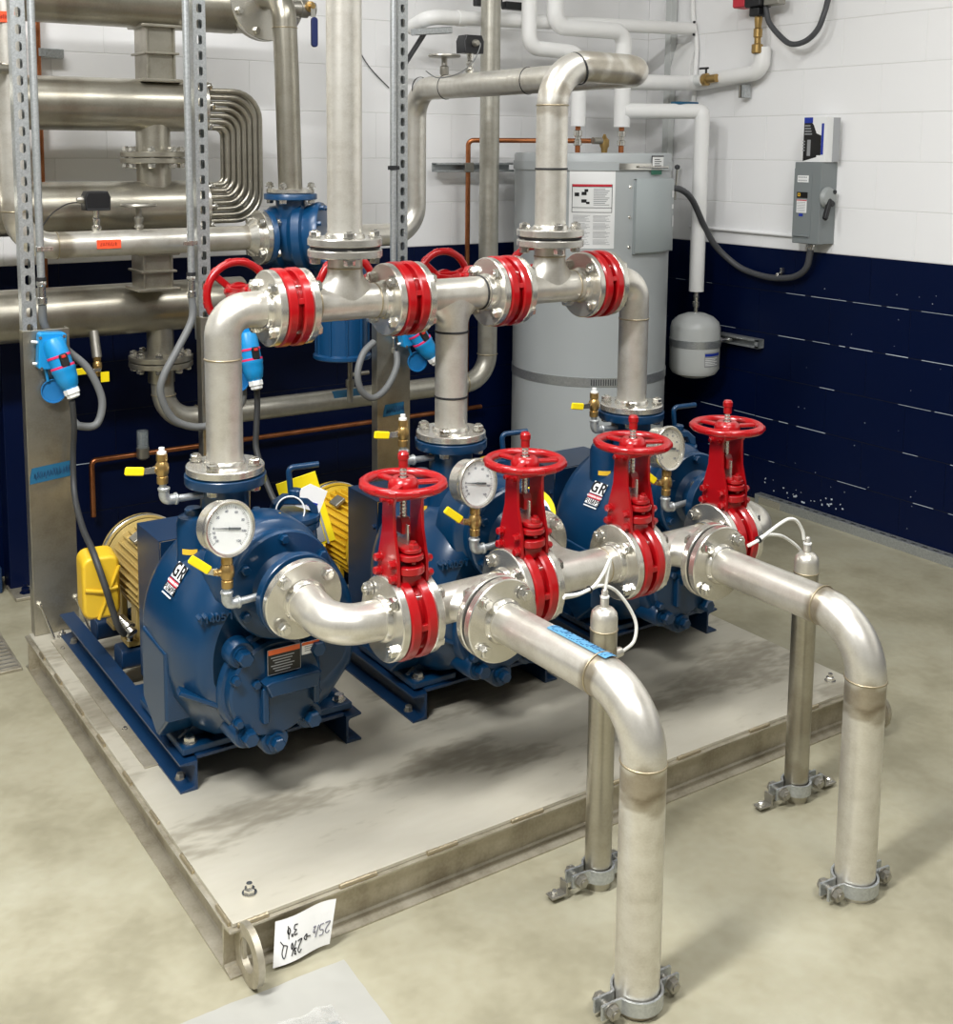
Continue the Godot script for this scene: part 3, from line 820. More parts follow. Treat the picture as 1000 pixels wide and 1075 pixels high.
func make_pump() -> Node3D:
	var o := thing("pump", "pump", "pump", Vector3.ZERO, "blue pumps on the skid")
	var B := "blue_paint"
	var s := Sh.new()
	var rows: Array = []
	for q in [[-0.405, 0.72, 0.36], [-0.408, 0.80, 0.33], [-0.425, 0.87, 0.30], [-0.455, 0.935, 0.27], [-0.50, 0.98, 0.245], [-0.54, 1.0, 0.225], [-0.60, 1.0, 0.205], [-0.70, 0.99, 0.205], [-0.735, 0.95, 0.22], [-0.755, 0.87, 0.25], [-0.76, 0.7, 0.3]]:
		rows.append(arch(q[1], q[0], q[2]))
	s.loft(rows)
	# a cast ledge low on the left flank and a rib over the shoulder
	s.at(mv(Vector3(0.297, 0, 0)))
	s.at(Transform3D(Basis(Vector3(0, 0, -1), Vector3(0, 1, 0), Vector3(1, 0, 0)), Vector3(0.297, 0, 0)))
	s.extrude(PackedVector2Array([Vector2(0.53, 0.475), Vector2(0.70, 0.485), Vector2(0.70, 0.30), Vector2(0.60, 0.235), Vector2(0.53, 0.30)]), -0.235, 0.0, 0.008)
	s.at(fr(Vector3(0.125, 0.385, -0.425), Vector3(0.85, -0.42, 0.25), Vector3(0.42, 0.9, 0))).extrude(PackedVector2Array([Vector2(-0.07, -0.006), Vector2(0.045, -0.008), Vector2(0.05, 0.01), Vector2(0.04, 0.02), Vector2(0.03, 0.006), Vector2(-0.07, 0.006)]), -0.03, 0.014, 0.004)
	put("casing", s, B, o)
	# feet
	for k in [-1, 1]:
		s = Sh.new().box(Vector3(0.14, 0.02, 0.32), Vector3(0.34 + k * 0.165, 0.206, -0.70), 0.004)
		for z in [-0.60, -0.845]:
			s.at(mv(Vector3(0.34 + k * 0.165, 0.212, z)))
			s.extrude(PackedVector2Array([Vector2(k * 0.065, 0), Vector2(-k * 0.1, 0), Vector2(-k * 0.1, 0.14), Vector2(-k * 0.05, 0.11), Vector2(k * 0.04, 0.015)]), -0.008, 0.008, 0.003)
			s.at(Transform3D.IDENTITY)
		put("foot", s, B, o)
		for z in [-0.565, -0.80]:
			puta("foot_bolt", screw_mesh(0.0145, 0.014), mv(Vector3(0.34 + k * 0.207, 0.216, z)), "zinc", o)
	# suction housing with its ring of bolts and the blue flange
	var cs := Vector3(0.289, 0.66, 0)
	s = Sh.new().at(ax(cs, Vector3(0, 0, 1))).lathe([Vector2(0.02, -0.5), Vector2(0.142, -0.5), Vector2(0.142, -0.425), Vector2(0.136, -0.415), Vector2(0.118, -0.405), Vector2(0.112, -0.375), Vector2(0.128, -0.372), Vector2(0.13, -0.368), Vector2(0.13, -0.35), Vector2(0.126, -0.345), Vector2(0.08, -0.342), Vector2(0.066, -0.33), Vector2(0.062, -0.29), Vector2(0.07, -0.283), Vector2(0.098, -0.282), Vector2(0.0995, -0.28), Vector2(0.0995, -0.26), Vector2(0.098, -0.258), Vector2(0.03, -0.258)], 48)
	put("suction_housing", s, B, o)
	for k in 6:
		var a := TAU * (k + 0.5) / 6
		puta("housing_bolt", screw_mesh(0.011, 0.012), ax(cs + Vector3(cos(a) * 0.113, sin(a) * 0.113, -0.345), Vector3(0, 0, 1)), B, o)
	# the round cover on the front with its lobes, hand bolts and handle
	var cc := Vector3(0.275, 0.405, 0)
	s = Sh.new().at(ax(cc, Vector3(0, 0, 1))).lathe([Vector2(0.02, -0.46), Vector2(0.138, -0.46), Vector2(0.134, -0.40), Vector2(0.128, -0.392), Vector2(0.12, -0.39), Vector2(0.118, -0.366), Vector2(0.112, -0.36), Vector2(0.07, -0.356), Vector2(0, -0.356)], 44)
	var lobes := [Vector2(-0.085, 0.098), Vector2(0.1, 0.08), Vector2(-0.075, -0.1), Vector2(0.088, -0.095)]
	for q in lobes:
		s.at(ax(cc + Vector3(q.x, q.y, 0), Vector3(0, 0, 1))).lathe([Vector2(0.036, -0.46), Vector2(0.034, -0.372), Vector2(0.03, -0.366), Vector2(0, -0.366)], 24)
	s.at(ax(cc + Vector3(-0.005, -0.132, 0), Vector3(0, 0, 1))).lathe([Vector2(0.038, -0.46), Vector2(0.036, -0.368), Vector2(0.032, -0.362), Vector2(0, -0.362)], 24)
	put("front_cover", s, B, o)
	for q in lobes:
		s = Sh.new().at(ax(cc + Vector3(q.x, q.y, -0.366), Vector3(0, 0, 1))).cyl(0.022, 0.006, 0, 20)
		hexhead(s, 0.0195, 0.026, 0.006)
		put("cover_bolt", s, B, o)
	for q in [Vector2(-0.105, 0.045), Vector2(0.1, -0.03), Vector2(-0.1, -0.06), Vector2(-0.055, 0.025)]:
		puta("cover_screw", screw_mesh(0.011, 0.014), ax(cc + Vector3(q.x, q.y, -0.362), Vector3(0, 0, 1)), B, o)
	s = Sh.new().at(ax(cc + Vector3(-0.005, -0.132, -0.363), Vector3(0, 0, 1))).cyl(0.024, 0.012, 0, 8)
	hexhead(s, 0.016, 0.016, 0.012)
	put("drain_plug", s, B, o)
	# the cover's cast handle, a shelf under the nameplate
	s = Sh.new().at(mv(cc + Vector3(0.03, 0, -0.35)))
	s.extrude(PackedVector2Array([Vector2(-0.075, 0.03), Vector2(-0.06, -0.005), Vector2(0.06, -0.005), Vector2(0.072, 0.03), Vector2(0.06, 0.036), Vector2(-0.06, 0.036)]), -0.03, 0.028, 0.006)
	s.box(Vector3(0.018, 0.09, 0.03), Vector3(-0.066, -0.03, -0.005), 0.005)
	s.box(Vector3(0.018, 0.07, 0.03), Vector3(0.066, -0.02, -0.005), 0.005)
	put("cover_handle", s, B, o)
	# plates
	s = Sh.new().at(mv(Vector3(0.288, 0.478, -0.347))).box(Vector3(0.085, 0.062, 0.002), Vector3.ZERO, 0.0005)
	var np := put("nameplate", s, "label_black", o, "black plate with an orange heading")
	put("plate_heading", Sh.new().box(Vector3(0.081, 0.012, 0.0006), Vector3(0.288, 0.5015, -0.3459)), "label_orange", np)
	s = Sh.new()
	for k in 6: s.box(Vector3(0.06 - 0.01 * (k % 3), 0.0022, 0.0004), Vector3(0.284, 0.488 - k * 0.0066, -0.3459))
	put("plate_text", s, "label_grey", np)
	s = Sh.new().at(mv(Vector3(0.288, 0.478, -0.3462)))
	for q in [[0.0, 0.0305, 0.085, 0.001], [0.0, -0.0305, 0.085, 0.001], [0.042, 0.0, 0.001, 0.062], [-0.042, 0.0, 0.001, 0.062]]: s.box(Vector3(q[2], q[3], 0.0006), Vector3(q[0], q[1], 0))
	put("plate_border", s, "label_grey", np)
	s = Sh.new().at(mv(Vector3(0.357, 0.492, -0.347))).box(Vector3(0.046, 0.03, 0.002), Vector3.ZERO, 0.0005)
	np = put("serial_plate", s, "label_white", o, "small white plate with an orange edge")
	put("plate_heading", Sh.new().box(Vector3(0.046, 0.007, 0.0006), Vector3(0.357, 0.5035, -0.3458)), "label_orange", np)
	s = Sh.new()
	for k in 3: s.box(Vector3(0.032, 0.0022, 0.0004), Vector3(0.357, 0.496 - k * 0.005, -0.3458))
	put("plate_text", s, "label_grey", np)
	put("cast_number", Sh.new().at(Transform3D(Basis(Vector3.UP, -0.08), Vector3(0.145, 0.59, -0.4145))).text("11405 T", 0.0175, 0.026), B, o)
	# maker's sticker on the shoulder
	var n := Vector3(-cos(0.60), sin(0.60), 0)
	var f := fr(Vector3(0.308 - cos(0.60) * 0.241, 0.485 + sin(0.60) * 0.255, -0.575) + n * 0.0035, Vector3(0, 0, 1), Vector3(sin(0.60), cos(0.60), 0)) * Transform3D(Basis.from_scale(Vector3(1.15, 1.15, 1)), Vector3.ZERO)
	var st := put("sticker", Sh.new().at(f).box(Vector3(0.05, 0.034, 0.001), Vector3(0, 0.022, 0)), "label_white", o, "white and red maker's sticker")
	put("lettering", Sh.new().at(f * mv(Vector3(0, 0.023, 0.0008))).text("GR", 0.031, 0.0008), "ink", st)
	put("band", Sh.new().at(f).box(Vector3(0.05, 0.011, 0.001), Vector3(0, -0.003, 0)), "label_red", st)
	put("band_lettering", Sh.new().at(f * mv(Vector3(0, -0.003, 0.0008))).text("GORMAN-RUPP", 0.0056, 0.0008), "label_white", st)
	put("lower_band", Sh.new().at(f).box(Vector3(0.05, 0.014, 0.001), Vector3(0, -0.0175, 0)), "label_white", st)
	put("lettering", Sh.new().at(f * mv(Vector3(0, -0.0175, 0.0008))).text("PUMPS", 0.0125, 0.0008), "ink", st)
	put("underline", Sh.new().at(f).box(Vector3(0.05, 0.003, 0.001), Vector3(0, -0.031, 0)), "label_white", st)
	# plugged tower to the left of the discharge
	s = Sh.new().at(mv(Vector3(0.176, 0.52, -0.62))).lathe([Vector2(0.046, 0), Vector2(0.043, 0.05), Vector2(0.042, 0.235), Vector2(0.037, 0.25), Vector2(0.022, 0.256), Vector2(0.022, 0.268), Vector2(0.018, 0.272), Vector2(0, 0.272)], 26)
	put("plugged_tower", s, B, o)
	put("caution_label", Sh.new().at(mv(Vector3(0.176, 0.655, -0.62))).lathe([Vector2(0.0432, 0.03), Vector2(0.0432, 0.044)], 8, 0.8, 1.75, 0.9), "label_yellow", o)
	put("caution_label", Sh.new().at(Transform3D(Basis(Vector3.RIGHT, -0.9), Vector3(0.32, 0.792, -0.455))).box(Vector3(0.03, 0.011, 0.001)), "label_yellow", o)
	# discharge neck and its flange
	s = Sh.new().at(mv(Vector3(0.243, 0, -0.575))).lathe([Vector2(0.075, 0.66), Vector2(0.064, 0.72), Vector2(0.058, 0.76), Vector2(0.06, 0.84), Vector2(0.07, 0.855), Vector2(0.098, 0.857), Vector2(0.0995, 0.86), Vector2(0.0995, 0.879), Vector2(0.098, 0.881), Vector2(0.02, 0.881)], 44)
	put("discharge_neck", s, B, o)
	# filling port with its clamp and bent handle
	s = Sh.new().at(mv(Vector3(0.418, 0, -0.56))).lathe([Vector2(0.07, 0.6), Vector2(0.062, 0.66), Vector2(0.058, 0.715), Vector2(0.066, 0.72), Vector2(0.067, 0.735), Vector2(0.03, 0.736)], 32)
	put("fill_port", s, B, o)
	s = Sh.new().at(mv(Vector3(0.418, 0.737, -0.56))).lathe([Vector2(0, 0), Vector2(0.066, 0), Vector2(0.068, 0.004), Vector2(0.067, 0.014), Vector2(0.05, 0.018), Vector2(0.03, 0.02), Vector2(0, 0.02)], 36)
	put("fill_cap", s, B, o)
	s = Sh.new().at(fr(Vector3(0.418, 0.775, -0.555), Vector3(0.96, -0.1, 0.28), Vector3.UP))
	s.extrude(PackedVector2Array([Vector2(-0.062, -0.02), Vector2(-0.045, -0.02), Vector2(-0.03, 0.004), Vector2(0.03, 0.004), Vector2(0.045, -0.02), Vector2(0.064, -0.02), Vector2(0.058, 0.006), Vector2(0.03, 0.026), Vector2(-0.03, 0.026), Vector2(-0.056, 0.006)]), -0.018, 0.018, 0.005)
	s.cyl(0.018, 0.02, 0.022, 16, 0.003)
	put("clamp_bar", s, B, o)
	put("clamp_handle", Sh.new().tube(bend([Vector3(0.412, 0.79, -0.558), Vector3(0.405, 0.872, -0.56), Vector3(0.48, 0.876, -0.54)], 0.014), 0.0075, 12), B, o)
	# a few hex plugs on the crown
	for q in [[0.345, 0.742, -0.5], [0.2, 0.72, -0.47], [0.36, 0.735, -0.66]]:
		puta("crown_plug", screw_mesh(0.011, 0.012), mv(Vector3(q[0], q[1], q[2])), B, o)
	# bearing housing towards the motor
	s = Sh.new().at(ax(Vector3(0.29, 0.42, 0), Vector3(0, 0, -1))).lathe([Vector2(0.15, 0.74), Vector2(0.15, 0.775), Vector2(0.11, 0.785), Vector2(0.09, 0.80), Vector2(0.088, 0.86), Vector2(0.06, 0.865), Vector2(0.02, 0.865)], 32)
	put("bearing_housing", s, B, o)
	return rebase(o, Vector3(0.297, 0.196, -0.6))
func make_base() -> Node3D:
	var o := thing("steel_frame", "base", "base frame", Vector3.ZERO, "blue base frames")
	var cm := channel(1.08, 0.076, 0.045, 0.007)
	puta("rail", cm, Transform3D(Basis(Vector3.UP, -PI / 2), Vector3(0.135, SKY, -1.06)), "base_paint", o)
	puta("rail", cm, Transform3D(Basis(Vector3.UP, PI / 2), Vector3(0.545, SKY, -1.06)), "base_paint", o)
	put("front_plate", Sh.new().box(Vector3(0.408, 0.01, 0.38), Vector3(0.34, 0.1915, -0.72), 0.002), "base_paint", o)
	put("cross_member", Sh.new().box(Vector3(0.408, 0.07, 0.008), Vector3(0.34, SKY + 0.038, -0.80), 0.002), "base_paint", o)
	put("cross_member", Sh.new().box(Vector3(0.408, 0.05, 0.1), Vector3(0.34, SKY + 0.03, -0.985), 0.004), "base_paint", o)
	for z in [-1.16, -1.40]:
		var s := Sh.new().at(mv(Vector3(0.34, 0.215, z)))
		s.at(Transform3D(Basis(Vector3.UP, PI / 2), Vector3(0.34, 0.205, z))).extrude(rrect(0.075, 0.06, 0.014), -0.2, 0.2, 0.004)
		put("motor_rail", s, "base_paint", o)
	for x in [0.112, 0.568]:
		for z in [-0.58, -1.52]:
			puta("anchor_nut", screw_mesh(0.011, 0.012), mv(Vector3(x, SKY + 0.006, z)), "dull_zinc", o)
	return rebase(o, Vector3(0.34, SKY, -1.06))
func make_guard() -> Node3D:
	var o := thing("coupling_guard", "guard", "guard", Vector3.ZERO, "blue coupling guards")
	var s := Sh.new()
	# folded sheet: two flanks, a top, a back and a front
	s.box(Vector3(0.003, 0.44, 0.18), Vector3(0.165, 0.42, -0.935), 0.001)
	s.box(Vector3(0.003, 0.44, 0.18), Vector3(0.435, 0.42, -0.935), 0.001)
	s.box(Vector3(0.273, 0.003, 0.18), Vector3(0.30, 0.639, -0.935), 0.001)
	put("cover", s, "base_paint", o)
	put("end_plate", Sh.new().box(Vector3(0.266, 0.436, 0.003), Vector3(0.30, 0.419, -0.845), 0.001), "base_paint", o)
	for y in [0.3, 0.56]: puta("guard_screw", screw_mesh(0.007, 0.006), ax(Vector3(0.1635, y, -0.86), Vector3(-1, 0, 0)), "base_paint", o)
	return rebase(o, Vector3(0.29, 0.2, -0.93))
func make_motor(label: String, m: String, d: Vector3) -> Node3D:
	var o := thing("motor", label, "motor", Vector3.ZERO, "finned motors")
	var c := Vector3(0.29, 0.42, 0)
	var f := ax(c, Vector3(0, 0, -1))
	put("frame", Sh.new().at(f).lathe([Vector2(0.03, 1.01), Vector2(0.115, 1.01), Vector2(0.122, 1.02), Vector2(0.122, 1.05), Vector2(0.108, 1.055), Vector2(0.108, 1.31), Vector2(0.12, 1.315), Vector2(0.122, 1.345), Vector2(0.05, 1.35)], 40), m, o)
	put("fan_cowl", Sh.new().at(f).lathe([Vector2(0.122, 1.352), Vector2(0.128, 1.354), Vector2(0.128, 1.385), Vector2(0.12, 1.405), Vector2(0.09, 1.42), Vector2(0, 1.425)], 40), m, o)
	put("cowl_band", Sh.new().at(f).ring(0.12, 0.131, 0.014, 1.358, 44, 0.002), "zinc", o)
	var fm := shared("fin", func() -> Sh: return Sh.new().box(Vector3(0.018, 0.25, 0.005), Vector3(0.114, 1.182, 0), 0.0015))
	for k in 36: puta("fin", fm, f * Transform3D(Basis(Vector3.UP, TAU * k / 36), Vector3.ZERO), m, o)
	for k in [-1, 1]:
		for z in [-1.16, -1.30]:
			var s := Sh.new().box(Vector3(0.05, 0.016, 0.07), c + Vector3(k * 0.105, -0.172, z), 0.003)
			s.box(Vector3(0.02, 0.12, 0.05), c + Vector3(k * 0.09, -0.11, z), 0.004)
			put("foot", s, m, o)
		puta("foot_bolt", screw_mesh(0.009, 0.01), mv(c + Vector3(k * 0.118, -0.164, -1.14)), "zinc", o)
	# wiring box with its ribbed lid
	var s := Sh.new().at(Transform3D(Basis(Vector3.UP, -0.12), Vector3(0.098, 0.43, -1.18)))
	s.extrude(rrect(0.105, 0.185, 0.028), -0.06, 0.045, 0.012)
	var jb := put("wiring_box", s, "yellow_paint", o)
	s = Sh.new().at(Transform3D(Basis(Vector3.UP, -0.12), Vector3(0.098, 0.43, -1.18)) * mv(Vector3(0, 0, 0.046)))
	s.tube(pv([Vector3(0.05, 0.06, 0), Vector3(-0.01, -0.09, 0)]), 0.005, 8)
	s.tube(pv([Vector3(-0.045, 0.0, 0), Vector3(0.0, -0.01, 0.002), Vector3(0.045, -0.002, 0)]), 0.006, 8)
	put("lid_rib", s, "yellow_paint", jb)
	s = Sh.new().at(ax(Vector3(0.155, 0.305, -1.13), Vector3(0.3, -0.4, 0.7))).lathe([Vector2(0, -0.03), Vector2(0.02, -0.03), Vector2(0.02, 0), Vector2(0.024, 0.004), Vector2(0.024, 0.016), Vector2(0.017, 0.018), Vector2(0.017, 0.034), Vector2(0, 0.036)], 18)
	put("cable_gland", s, "zinc", jb)
	put("lug", Sh.new().at(ax(c + Vector3(-0.06, 0.105, -1.3), Vector3(-0.5, 0.8, 0))).box(Vector3(0.04, 0.012, 0.05), Vector3(0, 0.012, 0.09), 0.003), "dull_zinc", o)
	rebase(o, Vector3(0.29, 0.235, -1.2))
	o.position += d
	return o
func make_gauge() -> Node3D:
	var o := thing("pressure_gauge", "gauge", "gauge", Vector3.ZERO, "pressure gauges on the pumps")
	var f := fr(Vector3(0.137, 0.835, -0.305), Vector3(1, -0.2, -0.10), Vector3(0.2, 1, -0.16))
	var fl := f * Transform3D(Basis(Vector3.RIGHT, PI / 2), Vector3.ZERO)
	var cs := put("case", Sh.new().at(fl).lathe([Vector2(0, -0.042), Vector2(0.055, -0.042), Vector2(0.058, -0.038), Vector2(0.058, -0.004), Vector2(0.062, -0.003), Vector2(0.0635, 0.001), Vector2(0.0635, 0.01), Vector2(0.061, 0.0125), Vector2(0.056, 0.0105), Vector2(0.055, 0.004)], 48), "machined", o)
	put("dial", Sh.new().at(fl).lathe([Vector2(0.056, 0.004), Vector2(0, 0.004)], 40), "dial", o)
	var s := Sh.new().at(f)
	for k in 55:
		var a := deg_to_rad(225.0 - 270.0 * k / 54.0)
		var long := k % 6 == 0
		var r0 := 0.0445 if long else 0.047
		s.X = f * Transform3D(Basis(Vector3(0, 0, 1), a), Vector3(0, 0, 0.0043))
		s.box(Vector3(0.0515 - r0, 0.0012 if long else 0.0006, 0.0004), Vector3((r0 + 0.0515) / 2, 0, 0))
	put("scale", s, "ink", o)
	s = Sh.new()
	var nums := ["30", "20", "10", "0", "20", "40", "60", "80", "100", "120"]
	for k in 10:
		var a := deg_to_rad(225.0 - 270.0 * k / 9.0) if k > 3 else deg_to_rad(225.0 - 15.0 * k)
		if k > 3: a = deg_to_rad(180.0 - 225.0 * (k - 3) / 6.0)
		s.X = f * mv(Vector3(cos(a) * 0.0385, sin(a) * 0.0385, 0.0046))
		s.text(nums[k], 0.0055, 0.0003)
	put("scale_numbers", s, "faded_ink", o)
	s = Sh.new().at(f * mv(Vector3(0, 0, 0.006)))
	s.extrude(PackedVector2Array([Vector2(-0.041, -0.0005), Vector2(-0.004, -0.0016), Vector2(-0.004, 0.0016), Vector2(-0.041, 0.0005)]), 0, 0.0008)
	s.box(Vector3(0.025, 0.005, 0.0008), Vector3(0.0165, 0, 0.0004))
	s.at(fl).cyl(0.003, 0.003, 0.005, 12)
	put("needle", s, "ink", o)
	put("lens", Sh.new().at(fl).lathe([Vector2(0.0555, 0.0095), Vector2(0, 0.0095)], 40), "glass", o)
	var v := Vector3(0.131, 0.738, -0.30)
	put("nipple", Sh.new().tube(pv([v, Vector3(0.134, 0.785, -0.31)]), 0.0105, 14), "brass", o)
	ball_valve(o, fr(v, Vector3(1, 0, 0.2), Vector3.UP))
	s = Sh.new().at(fr(v, Vector3(1, 0, 0.25), Vector3.UP))
	s.tube(pv([Vector3(-0.025, 0, 0.006), Vector3(-0.045, 0.002, 0.004)]), 0.006, 8)
	put("lever", Sh.new().at(fr(v, Vector3(1, 0, 0.25), Vector3.UP)).extrude(PackedVector2Array([Vector2(-0.02, -0.009), Vector2(-0.02, 0.009), Vector2(-0.05, 0.012), Vector2(-0.05, 0.0)]), -0.003, 0.0, 0.0005), "zinc", o)
	s = Sh.new().at(fr(v + Vector3(-0.06, 0.025, -0.008), Vector3(0.76, -0.6, 0.2), Vector3(0.6, 0.76, 0.2))).box(Vector3(0.054, 0.02, 0.009), Vector3.ZERO, 0.003)
	put("lever_grip", s, "yellow_vinyl", o)
	put("siphon_pipe", Sh.new().tube(bend([v - Vector3(0, 0.03, 0), Vector3(0.129, 0.662, -0.30), Vector3(0.25, 0.668, -0.30)], 0.012, 5), 0.0085, 14), "galvanized", o)
	s = Sh.new().tube(bend([Vector3(0.1292, 0.69, -0.3), Vector3(0.129, 0.662, -0.30), Vector3(0.158, 0.6635, -0.30)], 0.014, 6), 0.0125, 16)
	s.at(ax(Vector3(0.1292, 0.687, -0.3), Vector3.UP)).ring(0.006, 0.0145, 0.008, 0, 18)
	s.at(ax(Vector3(0.152, 0.6632, -0.3), Vector3.RIGHT)).ring(0.006, 0.0145, 0.008, 0, 18)
	put("pipe_elbow", s, "galvanized", o)
	return rebase(o, Vector3(0.131, 0.662, -0.3))
func make_tap() -> Node3D:
	var o := thing("sampling_valve", "tap", "valve", Vector3.ZERO, "brass sampling valves")
	var v := Vector3(0.084, 0.914, -0.575)
	ball_valve(o, fr(v, Vector3(1, 0, 0), Vector3.UP))
	put("plug", Sh.new().at(mv(v + Vector3(0, 0.035, 0))).lathe([Vector2(0.011, 0), Vector2(0.011, 0.006), Vector2(0.007, 0.007), Vector2(0.007, 0.016), Vector2(0, 0.016)], 12), "white_plastic", o)
	put("lever", Sh.new().at(mv(v)).extrude(PackedVector2Array([Vector2(-0.018, -0.008), Vector2(-0.018, 0.008), Vector2(-0.05, 0.008), Vector2(-0.05, -0.006)]), 0.004, 0.007, 0.0005), "zinc", o)
	put("lever_grip", Sh.new().at(fr(v + Vector3(-0.068, 0.004, 0.005), Vector3(1, -0.16, 0), Vector3(0.16, 1, 0))).box(Vector3(0.046, 0.02, 0.009), Vector3.ZERO, 0.003), "yellow_vinyl", o)
	put("sample_pipe", Sh.new().tube(bend([v - Vector3(0, 0.03, 0), Vector3(0.087, 0.836, -0.575), Vector3(0.2, 0.833, -0.575)], 0.012, 5), 0.0085, 14), "galvanized", o)
	var s := Sh.new().tube(bend([Vector3(0.087, 0.864, -0.575), Vector3(0.087, 0.836, -0.575), Vector3(0.118, 0.8355, -0.575)], 0.014, 6), 0.0125, 16)
	s.at(ax(Vector3(0.087, 0.86, -0.575), Vector3.UP)).ring(0.006, 0.0145, 0.008, 0, 18)
	s.at(ax(Vector3(0.112, 0.8355, -0.575), Vector3.RIGHT)).ring(0.006, 0.0145, 0.008, 0, 18)
	put("pipe_elbow", s, "galvanized", o)
	return rebase(o, v - Vector3(0, 0.09, 0))
# ---- suction side: manifold along z = ZM with four knife valves, two outlets to the floor
const ZM := -0.1
const YM := 0.637
func elbow_spool(called: String, label: String, pts: Array, rad, f0: bool, f1: bool, m := "stainless", stains := []) -> Node3D:
	# a piece of pipe with a flange at one or both ends; pts run from flange middle to flange middle
	var o := thing(called, label, "pipe")
	var p := bend(pts, rad, 12)
	put("pipe", Sh.new().tube(p, RP, 36, not (f0 and f1), stains), m, o)
	if f0: put_flange(o, pts[0], pts[1] - pts[0])
	if f1: put_flange(o, pts[-1], pts[-2] - pts[-1])
	return o
func tee_body(o: Node3D, c: Vector3, a: Vector3, b: Vector3, ra := 0.1, rb := 0.1) -> void:
	# a welded tee: a run along a and a swollen branch along b
	var s := Sh.new()
	s.tube(pv([c - a * ra, c + a * ra]), RP + 0.0005, 36, false)
	# the branch flares into the run
	var rows: Array = []
	var w := a.cross(b)
	for i in 9:
		var t := i / 8.0
		var row := PackedVector3Array()
		for k in 36:
			var an := TAU * k / 36
			var fl := 1.0 + 0.8 * (1.0 - t) * (1.0 - t)
			var q := a * cos(an) * RP * fl + w * sin(an) * RP * lerpf(0.985, 1.0, t)
			var base := sqrt(maxf(RP * RP - pow(minf(absf(sin(an) * RP * 0.985), RP), 2.0), 0.0)) * 0.9
			row.append(c + q + b * lerpf(base, rb * 0.62 + 0.03, t))
		rows.append(row)
	rows.append(PackedVector3Array())
	for k in 36:
		var an := TAU * k / 36
		rows[-1].append(c + a * cos(an) * RP + w * sin(an) * RP + b * rb)
	s.loft(rows, false, false)
	put("tee", s, "stainless", o)
func suction_pipes() -> void:
	var vx := [0.465, 0.80, 1.138, 1.473]
	var hv := 0.034 + 0.0105
	var lab := ["red knife gate valve nearest the camera, left of the first outlet pipe", "red knife gate valve between the first outlet pipe and the middle pump", "red knife gate valve left of the second outlet pipe, hiding a gauge", "red knife gate valve at the right end of the suction manifold, by the navy wall"]
	var g0 := gate_valve(lab[0], "red gate valves of the suction manifold")
	for i in 4:
		var v: Node3D = g0 if i == 0 else copy(g0, Vector3.ZERO, lab[i])
		v.position = Vector3(vx[i], YM, ZM)
	# elbow from the leftmost pump
	var s1 := Vector3(0.289, 0.66, -0.246)
	var e := elbow_spool("suction_elbow", "satin stainless elbow from the leftmost pump's suction flange to the nearest red valve", [s1, Vector3(0.289, YM + 0.006, ZM), Vector3(vx[0] - hv, YM, ZM)], 0.112, true, true)
	put_studs(e, s1 + Vector3(0, 0, -0.012), Vector3(0, 0, 1), 0.05)
	put_studs(e, Vector3(vx[0], YM, ZM), Vector3(-1, 0, 0), 0.109)
	rebase(e, s1)
	# first outlet tee
	for q in [[0, 0.632, 0.648, "first"], [1, 1.306, 1.308, "second"]]:
		var x0: float = vx[q[0] * 2]
		var x1: float = vx[q[0] * 2 + 1]
		var c := Vector3(q[1], YM, ZM)
		var o := thing("manifold_tee", "stainless tee joining two red valves, its branch feeding the %s outlet pipe" % q[3], "pipe")
		tee_body(o, c, Vector3.RIGHT, Vector3(0, 0, 1), 0.09, 0.092)
		for k in [[x0 + hv, -0.09], [x1 - hv, 0.09]]:
			put("pipe", Sh.new().tube(pv([Vector3(k[0], YM, ZM), c + Vector3(k[1], 0, 0)]), RP, 32, false), "stainless", o)
			put_flange(o, Vector3(k[0], YM, ZM), Vector3(1.0 if k[1] < 0 else -1.0, 0, 0))
			bead(o, c + Vector3(k[1], 0, 0), Vector3.RIGHT)
		var zf := ZM + 0.115
		put("pipe", Sh.new().tube(pv([c + Vector3(0, 0, 0.09), Vector3(q[1], YM, zf)]), RP, 32, false), "stainless", o)
		put_flange(o, Vector3(q[1], YM, zf), Vector3(0, 0, -1))
		put_studs(o, Vector3(x1, YM, ZM), Vector3(-1, 0, 0), 0.109)
		rebase(o, c)
		# the outlet pipe: out of the tee, over an elbow and into the floor
		var leg := Vector3(q[2], 0, 0.488)
		var st: Array = [[0.325, 0.022, 0.8], [0.55, 0.032, 0.75], [0.585, 0.02, 0.6]]
		if q[0] == 0: st.append([1.03, 0.03, 0.75])
		var f0 := Vector3(q[1], YM, zf + 0.027)
		var p := elbow_spool("outlet_pipe", "stainless outlet pipe with %s, turning down into the floor" % ["blue tape on top, nearer the camera" if q[0] == 0 else "no tape, farther right"], [f0, Vector3(q[2], YM - 0.002, leg.z), Vector3(q[2], -0.02, leg.z)], 0.125, true, false, "stainless", st)
		bead(p, Vector3(lerpf(q[1], q[2], 0.72), YM, leg.z - 0.125), Vector3(0, 0, 1))
		bead(p, Vector3(q[2], YM - 0.127, leg.z), Vector3.UP)
		put_studs(p, Vector3(q[1], YM, zf + 0.0135), Vector3(0, 0, 1), 0.051)
		put("gasket", Sh.new().at(ax(Vector3(q[1], YM, zf + 0.0135), Vector3(0, 0, 1))).ring(RP, 0.088, 0.003, -0.0015, 36, 0.0005), "black_rubber", p)
		rebase(p, leg)
	# tee from the middle pump
	var s2 := s1 + Vector3(PX, 0, 0)
	var c2 := Vector3(s2.x + 0.005, YM, ZM)
	var o := thing("manifold_tee", "stainless tee from the middle pump's suction, between second and third red valves", "pipe")
	tee_body(o, c2, Vector3.RIGHT, Vector3(0, 0, -1), 0.09, 0.09)
